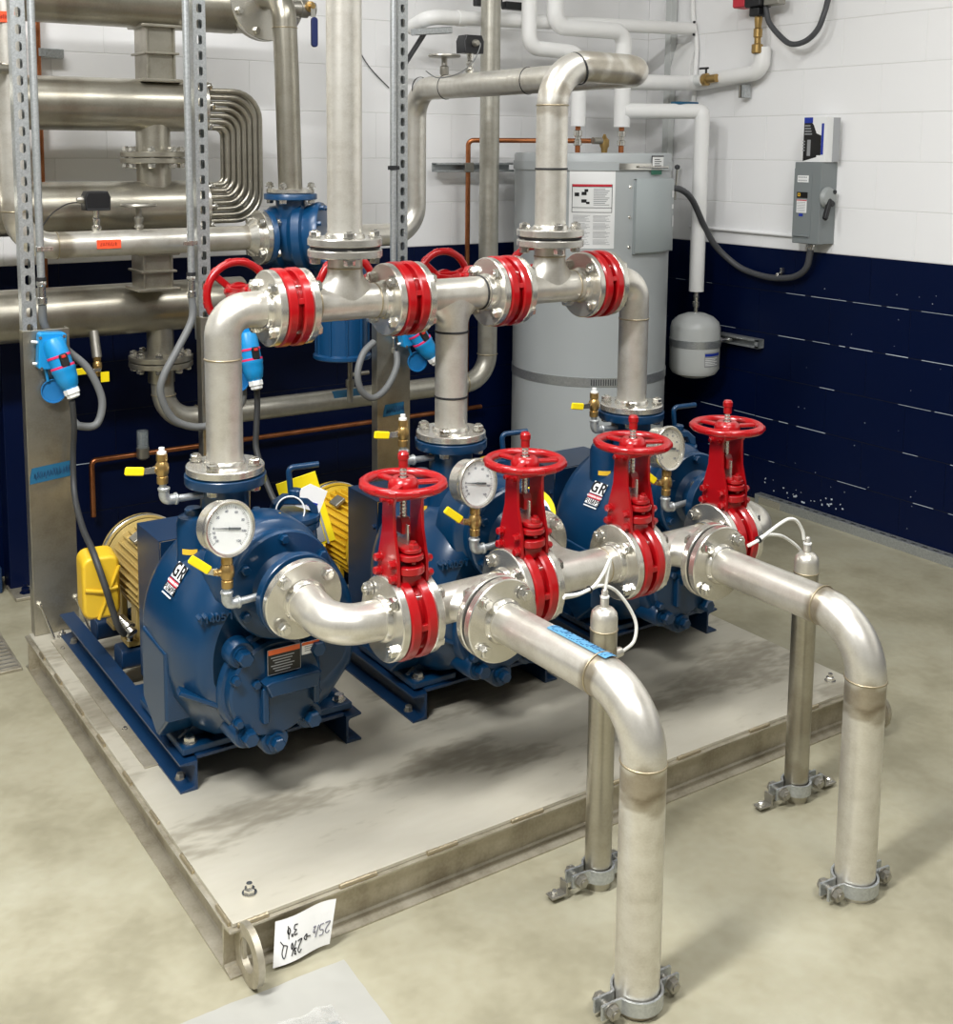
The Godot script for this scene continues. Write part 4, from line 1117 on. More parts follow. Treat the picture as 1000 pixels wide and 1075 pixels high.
	put("pipe", Sh.new().tube(pv([c2 + Vector3(0, 0, -0.085), s2]), RP, 32, false), "stainless", o)
	put_flange(o, s2, Vector3(0, 0, 1))
	put_studs(o, s2 + Vector3(0, 0, -0.012), Vector3(0, 0, 1), 0.05)
	for k in [[vx[1] + hv, 1.0], [vx[2] - hv, -1.0]]:
		put("pipe", Sh.new().tube(pv([Vector3(k[0], YM, ZM), c2 - Vector3(k[1] * 0.09, 0, 0)]), RP, 32, false), "stainless", o)
		put_flange(o, Vector3(k[0], YM, ZM), Vector3(k[1], 0, 0))
	bead(o, c2 + Vector3(0.09, 0, 0), Vector3.RIGHT)
	put_studs(o, Vector3(vx[2], YM, ZM), Vector3(-1, 0, 0), 0.109)
	rebase(o, c2)
	# elbow into the rightmost pump
	var s3 := s1 + Vector3(PX * 2, 0, 0)
	e = elbow_spool("suction_elbow", "stainless elbow behind the rightmost red valve, leading to the rightmost pump", [Vector3(vx[3] + hv, YM, ZM), Vector3(s3.x + 0.03, YM + 0.004, ZM), s3], 0.112, true, true)
	put_studs(e, s3 + Vector3(0, 0, -0.012), Vector3(0, 0, 1), 0.05)
	rebase(e, s3)
	# strip of marked tape along the first outlet pipe
	var f := fr(Vector3(0.641, YM, 0.3), Vector3(0.016, 0, 0.46), Vector3.UP)
	var s := Sh.new()
	for k in 6:
		var a0 := deg_to_rad(62.0 + k * 8.0 + 14.0); var a1 := deg_to_rad(62.0 + (k + 1) * 8.0 + 14.0)
		var r := RP + 0.0012
		var q := func(a: float, x: float) -> Vector3: return f * Vector3(x, sin(a) * r, cos(a) * r * 1.0)
		var nn: Vector3 = f.basis * Vector3(0, sin((a0 + a1) / 2), cos((a0 + a1) / 2))
		s.quad(q.call(a1, -0.09), q.call(a1, 0.088), q.call(a0, 0.088), q.call(a0, -0.09), nn)
	var tp := solo("marked_tape", s, "pale_blue_tape", "light blue tape with marker writing along the first outlet pipe", "tape")
	s = Sh.new()
	for k in 15:
		var x := -0.085 + k * 0.0112
		var r := RP + 0.0018
		var pts: Array = []
		for j in 4:
			var a := deg_to_rad(84.0 + (j % 2) * 30.0 + rng.randf_range(-6, 6))
			pts.append(f * Vector3(x + j * 0.003, sin(a) * r, cos(a) * r))
		s.tube(pv(pts), 0.0009, 4)
	put("handwriting", s, "tape_ink", tp)
	# split clamps at the floor
	var cl := 0
	for q in [[0.648, 0.488, RP, -3.0], [1.308, 0.488, RP, -5.0]]:
		riser_clamp(Vector3(q[0], 0.012, q[1]), q[2], q[3], ["galvanized split clamp round the foot of the nearer outlet pipe", "galvanized split clamp round the foot of the farther outlet pipe"][cl], false)
		cl += 1
func riser_clamp(p: Vector3, r: float, deg: float, label: String, tabs: bool) -> void:
	var o := thing("pipe_clamp", label, "clamp", p, "galvanized pipe clamps at the floor")
	var f := Transform3D(Basis(Vector3.UP, deg_to_rad(deg)), Vector3.ZERO)
	var h := 0.03
	for k in [-1, 1]:
		# half a strap: ear, half round, ear
		var pts: Array = []
		pts.append(Vector2(-r - 0.05, k * 0.009)); pts.append(Vector2(-r - 0.012, k * 0.009))
		for i in 13:
			var a := PI - PI * i / 12.0
			var y := sin(a) * (r + 0.003)
			pts.append(Vector2(cos(a) * (r + 0.003), maxf(y, 0.011 if i > 0 and i < 12 else 0.011) * k))
		pts.append(Vector2(r + 0.012, k * 0.009)); pts.append(Vector2(r + 0.05, k * 0.009))
		var s := Sh.new().at(f)
		var ns: Array = []
		for i in pts.size() - 1: ns.append(Vector2((pts[i + 1] - pts[i]).y, -(pts[i + 1] - pts[i]).x).normalized() * -k)
		for i in pts.size() - 1:
			var a: Vector2 = pts[i]; var b: Vector2 = pts[i + 1]
			var na: Vector2 = (ns[maxi(i - 1, 0)] + ns[i]).normalized(); var nb: Vector2 = (ns[i] + ns[mini(i + 1, ns.size() - 1)]).normalized()
			var NA := Vector3(na.x, 0, na.y); var NB := Vector3(nb.x, 0, nb.y)
			var A := Vector3(a.x, 0, a.y); var B := Vector3(b.x, 0, b.y); var U := Vector3(0, h, 0)
			s.quadn(A + NA * 0.005 + U, B + NB * 0.005 + U, B + NB * 0.005, A + NA * 0.005, NA, NB, NB, NA)
			s.quadn(A + U, B + U, B, A, -NA, -NB, -NB, -NA)
			s.quad(A + U, B + U, B + NB * 0.005 + U, A + NA * 0.005 + U, Vector3.UP)
			s.quad(A, B, B + NB * 0.005, A + NA * 0.005, Vector3.DOWN)
		for e in [0, pts.size() - 1]:
			var a: Vector2 = pts[e]
			s.box(Vector3(0.003, h, 0.006), Vector3(a.x, h / 2, a.y + k * 0.003), 0.0008)
		put("strap", s, "galvanized", o)
	for k in [-1, 1]:
		var b := f * Transform3D(Basis(Vector3.RIGHT, PI / 2), Vector3(k * (r + 0.03), h / 2, 0))
		puta("bolt", stud_mesh(0.028), b, "dull_zinc", o)
		if tabs:
			var s := Sh.new().at(f).box(Vector3(0.04, 0.005, 0.026), Vector3(k * (r + 0.085), -0.009, 0.0), 0.001)
			s.box(Vector3(0.005, 0.03, 0.026), Vector3(k * (r + 0.065), 0.004, 0), 0.001)
			put("floor_tab", s, "dull_zinc", o)
			puta("tab_screw", screw_mesh(0.007, 0.007), f * mv(Vector3(k * (r + 0.09), -0.0065, 0)), "zinc", o)
# ---- discharge side: header along z = ZD
const ZD := -0.575
const YD := 1.278
func discharge_pipes() -> void:
	var r1 := 0.577
	var r2 := r1 + PX
	var hv := 0.034 + 0.0105
	var vx := [r1 - 0.167, r1 + 0.167, r2 - 0.167, r2 + 0.167]
	var lab := ["red gate valve at the header's left end, its handwheel behind the elbow", "red gate valve on the header right of the tall riser pipe", "red gate valve on the header in front of the galvanized pipe", "red gate valve at the header's right end, before the water heater"]
	for i in 4:
		var v := gate_valve(lab[i], "red gate valves of the discharge header") if i == 0 else copy(get_node("gate_valve_004"), Vector3.ZERO, lab[i])
		if i == 0: v.set_meta("group", "red gate valves of the discharge header")
		v.transform = Transform3D(Basis(Vector3.RIGHT, -PI / 2), Vector3(vx[i], YD, ZD))
	var xd := [0.243, 0.243 + PX, 0.243 + PX * 2]
	var yf := 0.8935
	# left elbow
	var e := elbow_spool("discharge_elbow", "stainless elbow rising from the leftmost pump to the header's left valve", [Vector3(xd[0], yf, ZD), Vector3(xd[0], YD, ZD), Vector3(vx[0] - hv, YD, ZD)], 0.114, true, true)
	bead(e, Vector3(xd[0], YD - 0.114, ZD), Vector3.UP)
	bead(e, Vector3(xd[0] + 0.114, YD, ZD), Vector3.RIGHT)
	put_studs(e, Vector3(xd[0], yf - 0.012, ZD), Vector3.UP, 0.05)
	put_studs(e, Vector3(vx[0], YD, ZD), Vector3(-1, 0, 0), 0.109)
	rebase(e, Vector3(xd[0], yf, ZD))
	# tees under the two risers
	for q in [[r1, vx[0], vx[1], "tall riser pipe on the left"], [r2, vx[2], vx[3], "bent riser pipe on the right"]]:
		var c := Vector3(q[0], YD, ZD)
		var o := thing("header_tee", "stainless header tee under the %s" % q[3], "pipe")
		tee_body(o, c, Vector3.RIGHT, Vector3.UP, 0.086, 0.09)
		for k in [[q[1] + hv, 1.0], [q[2] - hv, -1.0]]:
			put("pipe", Sh.new().tube(pv([Vector3(k[0], YD, ZD), c - Vector3(k[1] * 0.086, 0, 0)]), RP, 32, false), "stainless", o)
			put_flange(o, Vector3(k[0], YD, ZD), Vector3(k[1], 0, 0))
			bead(o, c - Vector3(k[1] * 0.086, 0, 0), Vector3.RIGHT)
		put("pipe", Sh.new().tube(pv([c + Vector3(0, 0.085, 0), c + Vector3(0, 0.128, 0)]), RP, 32, false), "stainless", o)
		bead(o, c + Vector3(0, 0.09, 0), Vector3.UP)
		put_flange(o, c + Vector3(0, 0.128, 0), Vector3.DOWN, "machined", false)
		put_studs(o, Vector3(q[2], YD, ZD), Vector3(-1, 0, 0), 0.109)
		rebase(o, c)
		var rf := c + Vector3(0, 0.157, 0)
		var p: Node3D
		if q[0] == r1:
			p = elbow_spool("riser_pipe", "tall straight stainless riser pipe running up out of view", [rf, c + Vector3(0, 1.6, 0)], 0.1, true, false)
		else:
			p = elbow_spool("riser_pipe", "stainless riser bending over near the top, then running back to the wall", [rf, Vector3(r2, 1.905, ZD), Vector3(1.60, 1.9, ZD), Vector3(1.60, 1.9, -1.9), Vector3(1.60, 1.335, -1.9), Vector3(1.12, 1.335, -1.9)], 0.113, true, false, "stainless", [[0.345, 0.02, 0.5], [0.40, 0.02, 0.5], [0.55, 0.035, 0.45], [0.62, 0.03, 0.4], [0.7, 0.03, 0.5]])
			bead(p, Vector3(r2, 1.792, ZD), Vector3.UP)
			for b in [Vector3(r2, 1.612, ZD)]:
				put("rubber_band", Sh.new().at(mv(b)).ring(RP, RP + 0.002, 0.006, 0, 32, 0.0008), "black_rubber", p)
			put("rubber_band", Sh.new().at(ax(Vector3(r2 + 0.085, 1.897, ZD), Vector3(0.95, 0.3, 0))).ring(RP, RP + 0.003, 0.006, -0.003, 32, 0.0008), "black_rubber", p)
			for z in [-1.17, -1.68, -1.86]: put("cable_tie", Sh.new().at(ax(Vector3(1.60, 1.9, z), Vector3(0.2, 0, 1))).ring(RP, RP + 0.002, 0.005, 0, 28, 0.0006), "black_rubber", p)
		put_studs(p, c + Vector3(0, 0.1425, 0), Vector3.UP, 0.053, 4, 20.0)
		put("gasket", Sh.new().at(mv(c + Vector3(0, 0.141, 0))).ring(RP, 0.09, 0.004, 0, 36, 0.0005), "black_rubber", p)
		rebase(p, rf)
	# the middle pump's tee
	var c2 := Vector3(xd[1], YD, ZD)
	var o := thing("header_tee", "stainless header tee on the middle pump's upright discharge pipe", "pipe")
	tee_body(o, c2, Vector3.RIGHT, Vector3.DOWN, 0.086, 0.09)
	for k in [[vx[1] + hv, 1.0], [vx[2] - hv, -1.0]]:
		put("pipe", Sh.new().tube(pv([Vector3(k[0], YD, ZD), c2 - Vector3(k[1] * 0.086, 0, 0)]), RP, 32, false), "stainless", o)
		put_flange(o, Vector3(k[0], YD, ZD), Vector3(k[1], 0, 0))
	put("pipe", Sh.new().tube(pv([c2 - Vector3(0, 0.085, 0), Vector3(xd[1], yf, ZD)]), RP, 32, false), "stainless", o)
	put_flange(o, Vector3(xd[1], yf, ZD), Vector3.UP)
	for y in [1.175, 0.995]: put("rubber_band", Sh.new().at(mv(Vector3(xd[1], y, ZD))).ring(RP, RP + 0.002, 0.006, 0, 32, 0.0008), "black_rubber", o)
	put("rubber_band", Sh.new().at(ax(c2 + Vector3(0.09, 0, 0), Vector3.RIGHT)).ring(RP, RP + 0.003, 0.005, 0, 32, 0.0008), "black_rubber", o)
	put_studs(o, Vector3(xd[1], yf - 0.012, ZD), Vector3.UP, 0.05)
	put_studs(o, Vector3(vx[2], YD, ZD), Vector3(-1, 0, 0), 0.109)
	rebase(o, Vector3(xd[1], yf, ZD))
	# right elbow
	e = elbow_spool("discharge_elbow", "stainless elbow rising from the rightmost pump, in front of the water heater", [Vector3(vx[3] + hv, YD, ZD), Vector3(xd[2], YD, ZD), Vector3(xd[2], yf, ZD)], 0.114, true, true)
	bead(e, Vector3(xd[2], YD - 0.114, ZD), Vector3.UP)
	put_studs(e, Vector3(xd[2], yf - 0.012, ZD), Vector3.UP, 0.05)
	rebase(e, Vector3(xd[2], yf, ZD))
# ---- capped posts, steel columns, struts, conduits and their plugs
func stands() -> void:
	for q in [[0.832, 0.156, "the nearer capped post", 0], [1.50, 0.158, "the farther capped post", 1]]:
		var p := Vector3(q[0], 0, q[1])
		var far: bool = q[3] == 1
		var o := thing("capped_post", "slim upright steel tube with a domed cap, %s" % ["standing behind the nearer outlet pipe" if not far else "standing behind the farther outlet pipe"], "post", p, "capped posts")
		put("tube", Sh.new().tube(pv([Vector3(0, -0.02, 0), Vector3(0, 0.25, 0), Vector3(0, 0.614, 0)]), 0.0302, 28, false, [[0.26, 0.07, 0.3], [0.1, 0.03, 0.35]] if far else [[0.58, 0.03, 0.4]]), "old_stainless", o)
		put("cap", Sh.new().lathe([Vector2(0.0302, 0.614), Vector2(0.0302, 0.64), Vector2(0.028, 0.652), Vector2(0.021, 0.66), Vector2(0.01, 0.6645), Vector2(0, 0.665)], 28), "stainless", o)
		put("weld", Sh.new().torus(0.0302, 0.0018, 0.613, 28, 6), "weld", o)
		put("nipple", Sh.new().lathe([Vector2(0.0095, 0.655), Vector2(0.0095, 0.682), Vector2(0.0075, 0.686), Vector2(0.0075, 0.70), Vector2(0.005, 0.704), Vector2(0, 0.704)], 16), "stainless", o)
		put("collar", Sh.new().ring(0.004, 0.0105, 0.006, 0.684, 16, 0.001), "white_plastic", o)
		if not far:
			put("side_port", Sh.new().at(ax(Vector3(0.028, 0.545, 0), Vector3(1, 0.1, 0))).lathe([Vector2(0.011, 0), Vector2(0.011, 0.024), Vector2(0.008, 0.026), Vector2(0, 0.026)], 14), "stainless", o)
		riser_clamp(p + Vector3(0, 0.022, 0), 0.0302, -3.0 if not far else -4.0, "galvanized clamp with floor tabs at the foot of %s" % q[2], true)
	var o := thing("white_cable", "white cable tied in a loop from the nearer capped post's top to its side", "cable")
	put("cable", Sh.new().tube(spline([Vector3(0.833, 0.70, 0.156), Vector3(0.838, 0.74, 0.157), Vector3(0.845, 0.772, 0.157), Vector3(0.828, 0.745, 0.157), Vector3(0.806, 0.722, 0.157), Vector3(0.789, 0.714, 0.157), Vector3(0.755, 0.709, 0.157), Vector3(0.719, 0.712, 0.155)], 8), 0.004, 10), "white_cable", o)
	put("cable", Sh.new().tube(spline([Vector3(0.72, 0.706, 0.150), Vector3(0.755, 0.704, 0.15), Vector3(0.789, 0.709, 0.15), Vector3(0.83, 0.708, 0.142), Vector3(0.865, 0.695, 0.142), Vector3(0.89, 0.671, 0.148), Vector3(0.918, 0.63, 0.152), Vector3(0.929, 0.595, 0.156), Vector3(0.921, 0.56, 0.156), Vector3(0.885, 0.545, 0.156)], 8), 0.004, 10), "white_cable", o)
	put("cable_tie", Sh.new().at(ax(Vector3(0.787, 0.711, 0.154), Vector3(1, 0.2, 0))).ring(0.004, 0.0085, 0.005, 0, 14, 0.0008), "black_plastic", o)
	o = thing("white_cable", "white cable tied in a loop above the farther capped post", "cable")
	put("cable", Sh.new().tube(spline([Vector3(1.486, 0.70, 0.158), Vector3(1.478, 0.725, 0.158), Vector3(1.455, 0.753, 0.158), Vector3(1.427, 0.763, 0.158), Vector3(1.395, 0.757, 0.158), Vector3(1.36, 0.744, 0.158), Vector3(1.322, 0.729, 0.158), Vector3(1.29, 0.722, 0.158)], 8), 0.0042, 10), "white_cable", o)
	put("cable", Sh.new().tube(spline([Vector3(1.29, 0.718, 0.152), Vector3(1.32, 0.724, 0.152), Vector3(1.36, 0.727, 0.14), Vector3(1.42, 0.715, 0.13), Vector3(1.474, 0.69, 0.118), Vector3(1.52, 0.655, 0.118), Vector3(1.555, 0.60, 0.12), Vector3(1.57, 0.53, 0.13), Vector3(1.545, 0.50, 0.15), Vector3(1.528, 0.50, 0.158)], 8), 0.0042, 10), "white_cable", o)
	put("cable_tie", Sh.new().at(ax(Vector3(1.318, 0.7275, 0.156), Vector3(1, 0.3, 0))).ring(0.004, 0.009, 0.006, 0, 14, 0.0008), "black_plastic", o)
	# columns: bent stainless plate with turned edges
	var cn := ["left steel column, the one with a full-height view and a black cable down it", "middle steel column, almost hidden behind the leftmost discharge elbow", "right steel column behind the leftmost red handwheel"]
	for i in 3:
		var x: float = [0.093, 0.672, 1.354][i]
		var c := thing("steel_column", "flat stainless " + cn[i], "column", Vector3(x, SKY, -1.645), "stainless columns")
		var s := Sh.new()
		s.box(Vector3(0.143, 0.99, 0.006), Vector3(0, 0.495, -0.003), 0.002)
		for k in [-1, 1]: s.box(Vector3(0.006, 0.99, 0.04), Vector3(k * 0.0685, 0.495, -0.023), 0.002)
		put("post", s, "old_stainless", c)
		if i == 0:
			for k in [[-0.052, -0.02], [0.062, -0.028]]:
				var r := Sh.new().tube(pv([Vector3(k[0], 0.10, 0.012), Vector3(k[0] + 0.028, 0.004, 0.05)]), 0.004, 10)
				r.at(ax(Vector3(k[0], 0.10, 0.012), Vector3(-0.3, 1, -0.4))).cyl(0.007, 0.006, 0, 12)
				put("brace_rod", r, "zinc", c)
	# slotted struts above the columns
	for i in 3:
		var x: float = [0.050, 0.626, 1.404][i]
		var st := thing("slotted_strut", ["slotted galvanized strut at the picture's left edge, above the left steel column", "slotted galvanized strut between the large pipes and the bent tube bundle", "slotted galvanized strut right of the tall riser pipe"][i], "strut", Vector3(x, 1.02, -1.668), "slotted struts")
		var H := 1.7
		var w := 0.0413
		var pitch := 0.0508
		var s := Sh.new()
		# face with obround slots: built from bars between the slots
		var n := int(H / pitch)
		for k in n:
			var y := pitch * k
			s.box(Vector3(w - 0.002, pitch - 0.0306, 0.0027), Vector3(0, y + (pitch - 0.0306) / 2, 0.0), 0.0)
			for q in [-1, 1]:
				s.box(Vector3((w - 0.0185) / 2, 0.0306, 0.0027), Vector3(q * (w + 0.0185) / 4.0, y + pitch - 0.0153, 0), 0.0)
				for e in [-1, 1]:
					# rounded slot ends
					var cy: float = y + pitch - 0.0153 + e * 0.0081
					for a in 4:
						var a0 := PI / 2 * a / 4.0; var a1 := PI / 2 * (a + 1) / 4.0
						var p0 := Vector3(q * cos(a0) * 0.00925, cy + e * sin(a0) * 0.0072, 0.00135); var p1 := Vector3(q * cos(a1) * 0.00925, cy + e * sin(a1) * 0.0072, 0.00135)
						s.flat3(Vector3(q * 0.00925, cy + e * 0.0072, 0.00135), p0, p1, Vector3(0, 0, 1))
		for q in [-1, 1]:
			s.box(Vector3(0.0027, H, 0.0413), Vector3(q * w / 2, H / 2, -0.0195), 0.0009)
			s.box(Vector3(0.0095, H, 0.0027), Vector3(q * (w / 2 - 0.0048), H / 2, -0.039), 0.0009)
		put("rail", s, "galvanized", st)
	# conduits beside the struts
	var bot := [1.255, 1.245, 0.985]
	for i in 3:
		var x: float = [0.087, 0.575, 1.357][i]
		var cd := thing("conduit", ["thin galvanized conduit right of the leftmost slotted strut", "thin galvanized conduit left of the middle slotted strut", "thin galvanized conduit left of the slotted strut beside the tall riser"][i], "conduit", Vector3(x, bot[i], -1.655), "strut conduits")
		put("tube", Sh.new().tube(pv([Vector3(0, 0, 0), Vector3(0, 2.7 - bot[i], 0)]), 0.0117, 18), "galvanized", cd)
		put("coupling", Sh.new().lathe([Vector2(0.0125, 0.012), Vector2(0.0155, 0.012), Vector2(0.0155, 0.0), Vector2(0.0125, 0)], 18), "black_rubber", cd)
		put("connector", Sh.new().lathe([Vector2(0.014, 0), Vector2(0.016, -0.006), Vector2(0.016, -0.012), Vector2(0.0125, -0.016), Vector2(0.0125, -0.05), Vector2(0.016, -0.052), Vector2(0.016, -0.07), Vector2(0.012, -0.074), Vector2(0, -0.074)], 18), "zinc", cd)
		var yc: float = 1.355 - bot[i]
		if i == 2: yc = 1.60 - bot[i]
		for y in [yc]:
			var s := Sh.new().at(mv(Vector3(0, y, 0))).ring(0.0115, 0.0145, 0.016, -0.008, 18, 0.001)
			s.at(mv(Vector3(0, y, 0))).box(Vector3(0.05, 0.014, 0.003), Vector3(0.012 if i == 0 else -0.005, 0, 0.012), 0.001)
			put("clip", s, "zinc" if i < 2 else "black_rubber", cd)
	# grey flexible hoses that leave the conduits
	solo("flexible_hose", Sh.new().tube(spline([Vector3(0.087, 1.18, -1.655), Vector3(0.092, 1.12, -1.665), Vector3(0.12, 1.07, -1.675), Vector3(0.17, 1.02, -1.67), Vector3(0.225, 0.96, -1.66), Vector3(0.262, 0.86, -1.65), Vector3(0.24, 0.785, -1.64), Vector3(0.185, 0.785, -1.635), Vector3(0.17, 0.80, -1.66)], 8), 0.0125, 14), "grey_hose", "grey flexible hose looping right of the left steel column", "hose", "grey flexible hoses")
	solo("flexible_hose", Sh.new().tube(spline([Vector3(0.575, 1.172, -1.655), Vector3(0.572, 1.10, -1.65), Vector3(0.515, 1.01, -1.63), Vector3(0.46, 0.925, -1.62), Vector3(0.448, 0.86, -1.62), Vector3(0.487, 0.775, -1.62), Vector3(0.565, 0.737, -1.62), Vector3(0.64, 0.745, -1.62), Vector3(0.72, 0.80, -1.60), Vector3(0.73, 0.86, -1.60)], 8), 0.0125, 14), "grey_hose", "grey flexible hose hanging left of the leftmost discharge pipe", "hose", "grey flexible hoses")
	solo("flexible_hose", Sh.new().tube(spline([Vector3(1.357, 0.92, -1.63), Vector3(1.345, 0.868, -1.61), Vector3(1.292, 0.80, -1.59), Vector3(1.227, 0.769, -1.58), Vector3(1.178, 0.805, -1.58), Vector3(1.167, 0.868, -1.585), Vector3(1.2, 0.935, -1.60), Vector3(1.25, 0.97, -1.61)], 8), 0.0125, 14), "grey_hose", "grey flexible hose in a U in front of the right steel column", "hose", "grey flexible hoses")
	# plugs in their sockets
	var p0 := make_plug("bright blue socket and plug on the left steel column", Vector3(0.100, 1.035, -1.64), 20.0)
	make_plug_copy(p0, "bright blue plug behind the leftmost discharge pipe", Vector3(0.722, 1.01, -1.60), 10.0)
	make_plug_copy(p0, "bright blue plug between right steel column and middle discharge pipe", Vector3(1.392, 1.0, -1.62), 36.0)
	# their black cables
	solo("power_cable", Sh.new().tube(spline([Vector3(0.144, 0.885, -1.565), Vector3(0.15, 0.80, -1.575), Vector3(0.15, 0.70, -1.60), Vector3(0.14, 0.585, -1.56), Vector3(0.112, 0.535, -1.38), Vector3(0.078, 0.535, -1.16), Vector3(0.088, 0.458, -1.09), Vector3(0.105, 0.385, -1.08), Vector3(0.118, 0.335, -1.075), Vector3(0.14, 0.30, -1.09)], 8), 0.0095, 12), "black_cable", "black cable from the left blue plug down to the gold motor", "cable", "motor cables")
	solo("power_cable", Sh.new().tube(spline([Vector3(0.762, 0.885, -1.56), Vector3(0.764, 0.80, -1.56), Vector3(0.755, 0.72, -1.55), Vector3(0.748, 0.64, -1.53), Vector3(0.76, 0.50, -1.42), Vector3(0.80, 0.36, -1.25)], 8), 0.0105, 12), "black_cable", "black cable hanging right of the leftmost discharge pipe", "cable", "motor cables")
	solo("power_cable", Sh.new().tube(spline([Vector3(1.476, 0.886, -1.56), Vector3(1.502, 0.84, -1.55), Vector3(1.52, 0.74, -1.50), Vector3(1.51, 0.56, -1.40), Vector3(1.48, 0.38, -1.25)], 8), 0.0105, 12), "black_cable", "short black cable from the plug beside the middle discharge pipe", "cable", "motor cables")
	# blue tape strips with marker writing
	tape(Vector3(0.0905, 0.645, -1.6442), Vector3(1, 0.085, 0), Vector3(0, 0, 1), 0.136, 0.05, "dark blue marked tape across the left steel column")
	tape(Vector3(1.352, 0.70, -1.6442), Vector3(1, 0.05, 0), Vector3(0, 0, 1), 0.094, 0.045, "dark blue marked tape on the right steel column")
func tape(p: Vector3, x: Vector3, n: Vector3, w: float, h: float, label: String) -> void:
	var f := fr(p, x, n.cross(x))
	var s := Sh.new().at(f)
	s.extrude(PackedVector2Array([Vector2(-w / 2, -h / 2), Vector2(w / 2, -h / 2), Vector2(w / 2 - 0.002, 0), Vector2(w / 2, h / 2), Vector2(-w / 2 + 0.012, h / 2), Vector2(-w / 2 + 0.004, 0)]), 0, 0.0008)
	var o := solo("marked_tape", s, "blue_tape", label, "tape")
	s = Sh.new()
	for k in int(w / 0.011):
		var pts: Array = []
		for j in 5: pts.append(f * Vector3(-w / 2 + 0.016 + k * 0.0098 + j * 0.0018, (0.3 if j % 2 else -0.3) * h * rng.randf_range(0.4, 1.0), 0.0012))
		s.tube(pv(pts), 0.0011, 4)
	put("handwriting", s, "tape_ink", o)
func make_plug(label: String, p: Vector3, deg: float) -> Node3D:
	var o := thing("power_plug", label, "plug", p, "bright blue plugs")
	var m := "sky_plastic"
	# a mounting box on the column and, standing out and down from it, socket and plug
	var s := Sh.new().at(Transform3D(Basis(Vector3(0, 0, 1), -0.06), Vector3(0.0, 0.005, 0.02))).extrude(rrect(0.085, 0.115, 0.01), -0.02, 0.02, 0.004)
	put("box", s, m, o)
	s = Sh.new()
	for q in [[-0.036, 0.05], [0.036, 0.05], [-0.036, -0.046], [0.034, -0.046]]: s.at(ax(Vector3(q[0], q[1], 0.038), Vector3(0, 0, 1))).cyl(0.005, 0.004, 0, 10)
	put("box_screw", s, "zinc", o)
	var f := ax(Vector3(0.004, 0.03, 0.038), Vector3(0.27, -1, 0.24))
	put("socket", Sh.new().at(f).lathe([Vector2(0, -0.018), Vector2(0.028, -0.014), Vector2(0.034, 0.0), Vector2(0.035, 0.04), Vector2(0.0, 0.041)], 28), m, o)
	put("pink_ring", Sh.new().at(f).ring(0.02, 0.0365, 0.008, 0.040, 28, 0.001), "pink_plastic", o)
	put("pink_ring", Sh.new().at(f).ring(0.02, 0.038, 0.008, 0.074, 28, 0.001), "pink_plastic", o)
	put("socket_nose", Sh.new().at(f).lathe([Vector2(0.0345, 0.047), Vector2(0.0345, 0.076)], 28), m, o)
	put("plug_body", Sh.new().at(f).lathe([Vector2(0.0375, 0.081), Vector2(0.038, 0.09), Vector2(0.036, 0.094), Vector2(0.034, 0.115), Vector2(0.027, 0.142), Vector2(0.023, 0.146), Vector2(0.023, 0.15), Vector2(0, 0.15)], 28), m, o)
	var lf := fr(f * Vector3(0, 0.055, 0) + Vector3(0.004, 0.004, 0.034), Vector3(1, 0.24, 0), Vector3(-0.24, 1, -0.2))
	put("latch", Sh.new().at(lf).box(Vector3(0.026, 0.042, 0.016), Vector3.ZERO, 0.004), "black_plastic", o)
	put("latch_button", Sh.new().at(lf).box(Vector3(0.014, 0.01, 0.006), Vector3(0, 0.012, 0.009), 0.002), "red_plastic", o)
	put("gland_nut", Sh.new().at(f).lathe([Vector2(0.022, 0.148), Vector2(0.025, 0.152), Vector2(0.025, 0.166), Vector2(0.021, 0.170), Vector2(0.0205, 0.178), Vector2(0.012, 0.182), Vector2(0, 0.182)], 8), "white_plastic", o)
	# the hinged lid, hanging open behind
	put("lid", Sh.new().at(ax(Vector3(0.004, -0.125, 0.012), Vector3(-0.2, 0.12, 1))).lathe([Vector2(0, 0), Vector2(0.036, 0), Vector2(0.038, 0.003), Vector2(0.038, 0.012), Vector2(0.035, 0.012), Vector2(0.034, 0.004), Vector2(0, 0.003)], 26), "sky_plastic_lid", o)
	put("lid_hinge", Sh.new().tube(pv([Vector3(-0.02, -0.05, 0.02), Vector3(-0.012, -0.092, 0.016)]), 0.005, 8), m, o)
	if deg == 20.0:
		put("hose_elbow", Sh.new().tube(spline([Vector3(-0.058, 0.036, 0.012), Vector3(-0.034, 0.03, 0.018), Vector3(-0.032, 0.0, 0.02), Vector3(-0.036, -0.03, 0.018), Vector3(-0.056, -0.033, 0.012)], 5), 0.0045, 8), "white_plastic", o)
	return o
func make_plug_copy(p0: Node3D, label: String, p: Vector3, deg: float) -> void:
	var c := copy(p0, p, label)
	c.rotation.z = deg_to_rad(deg - 20.0)
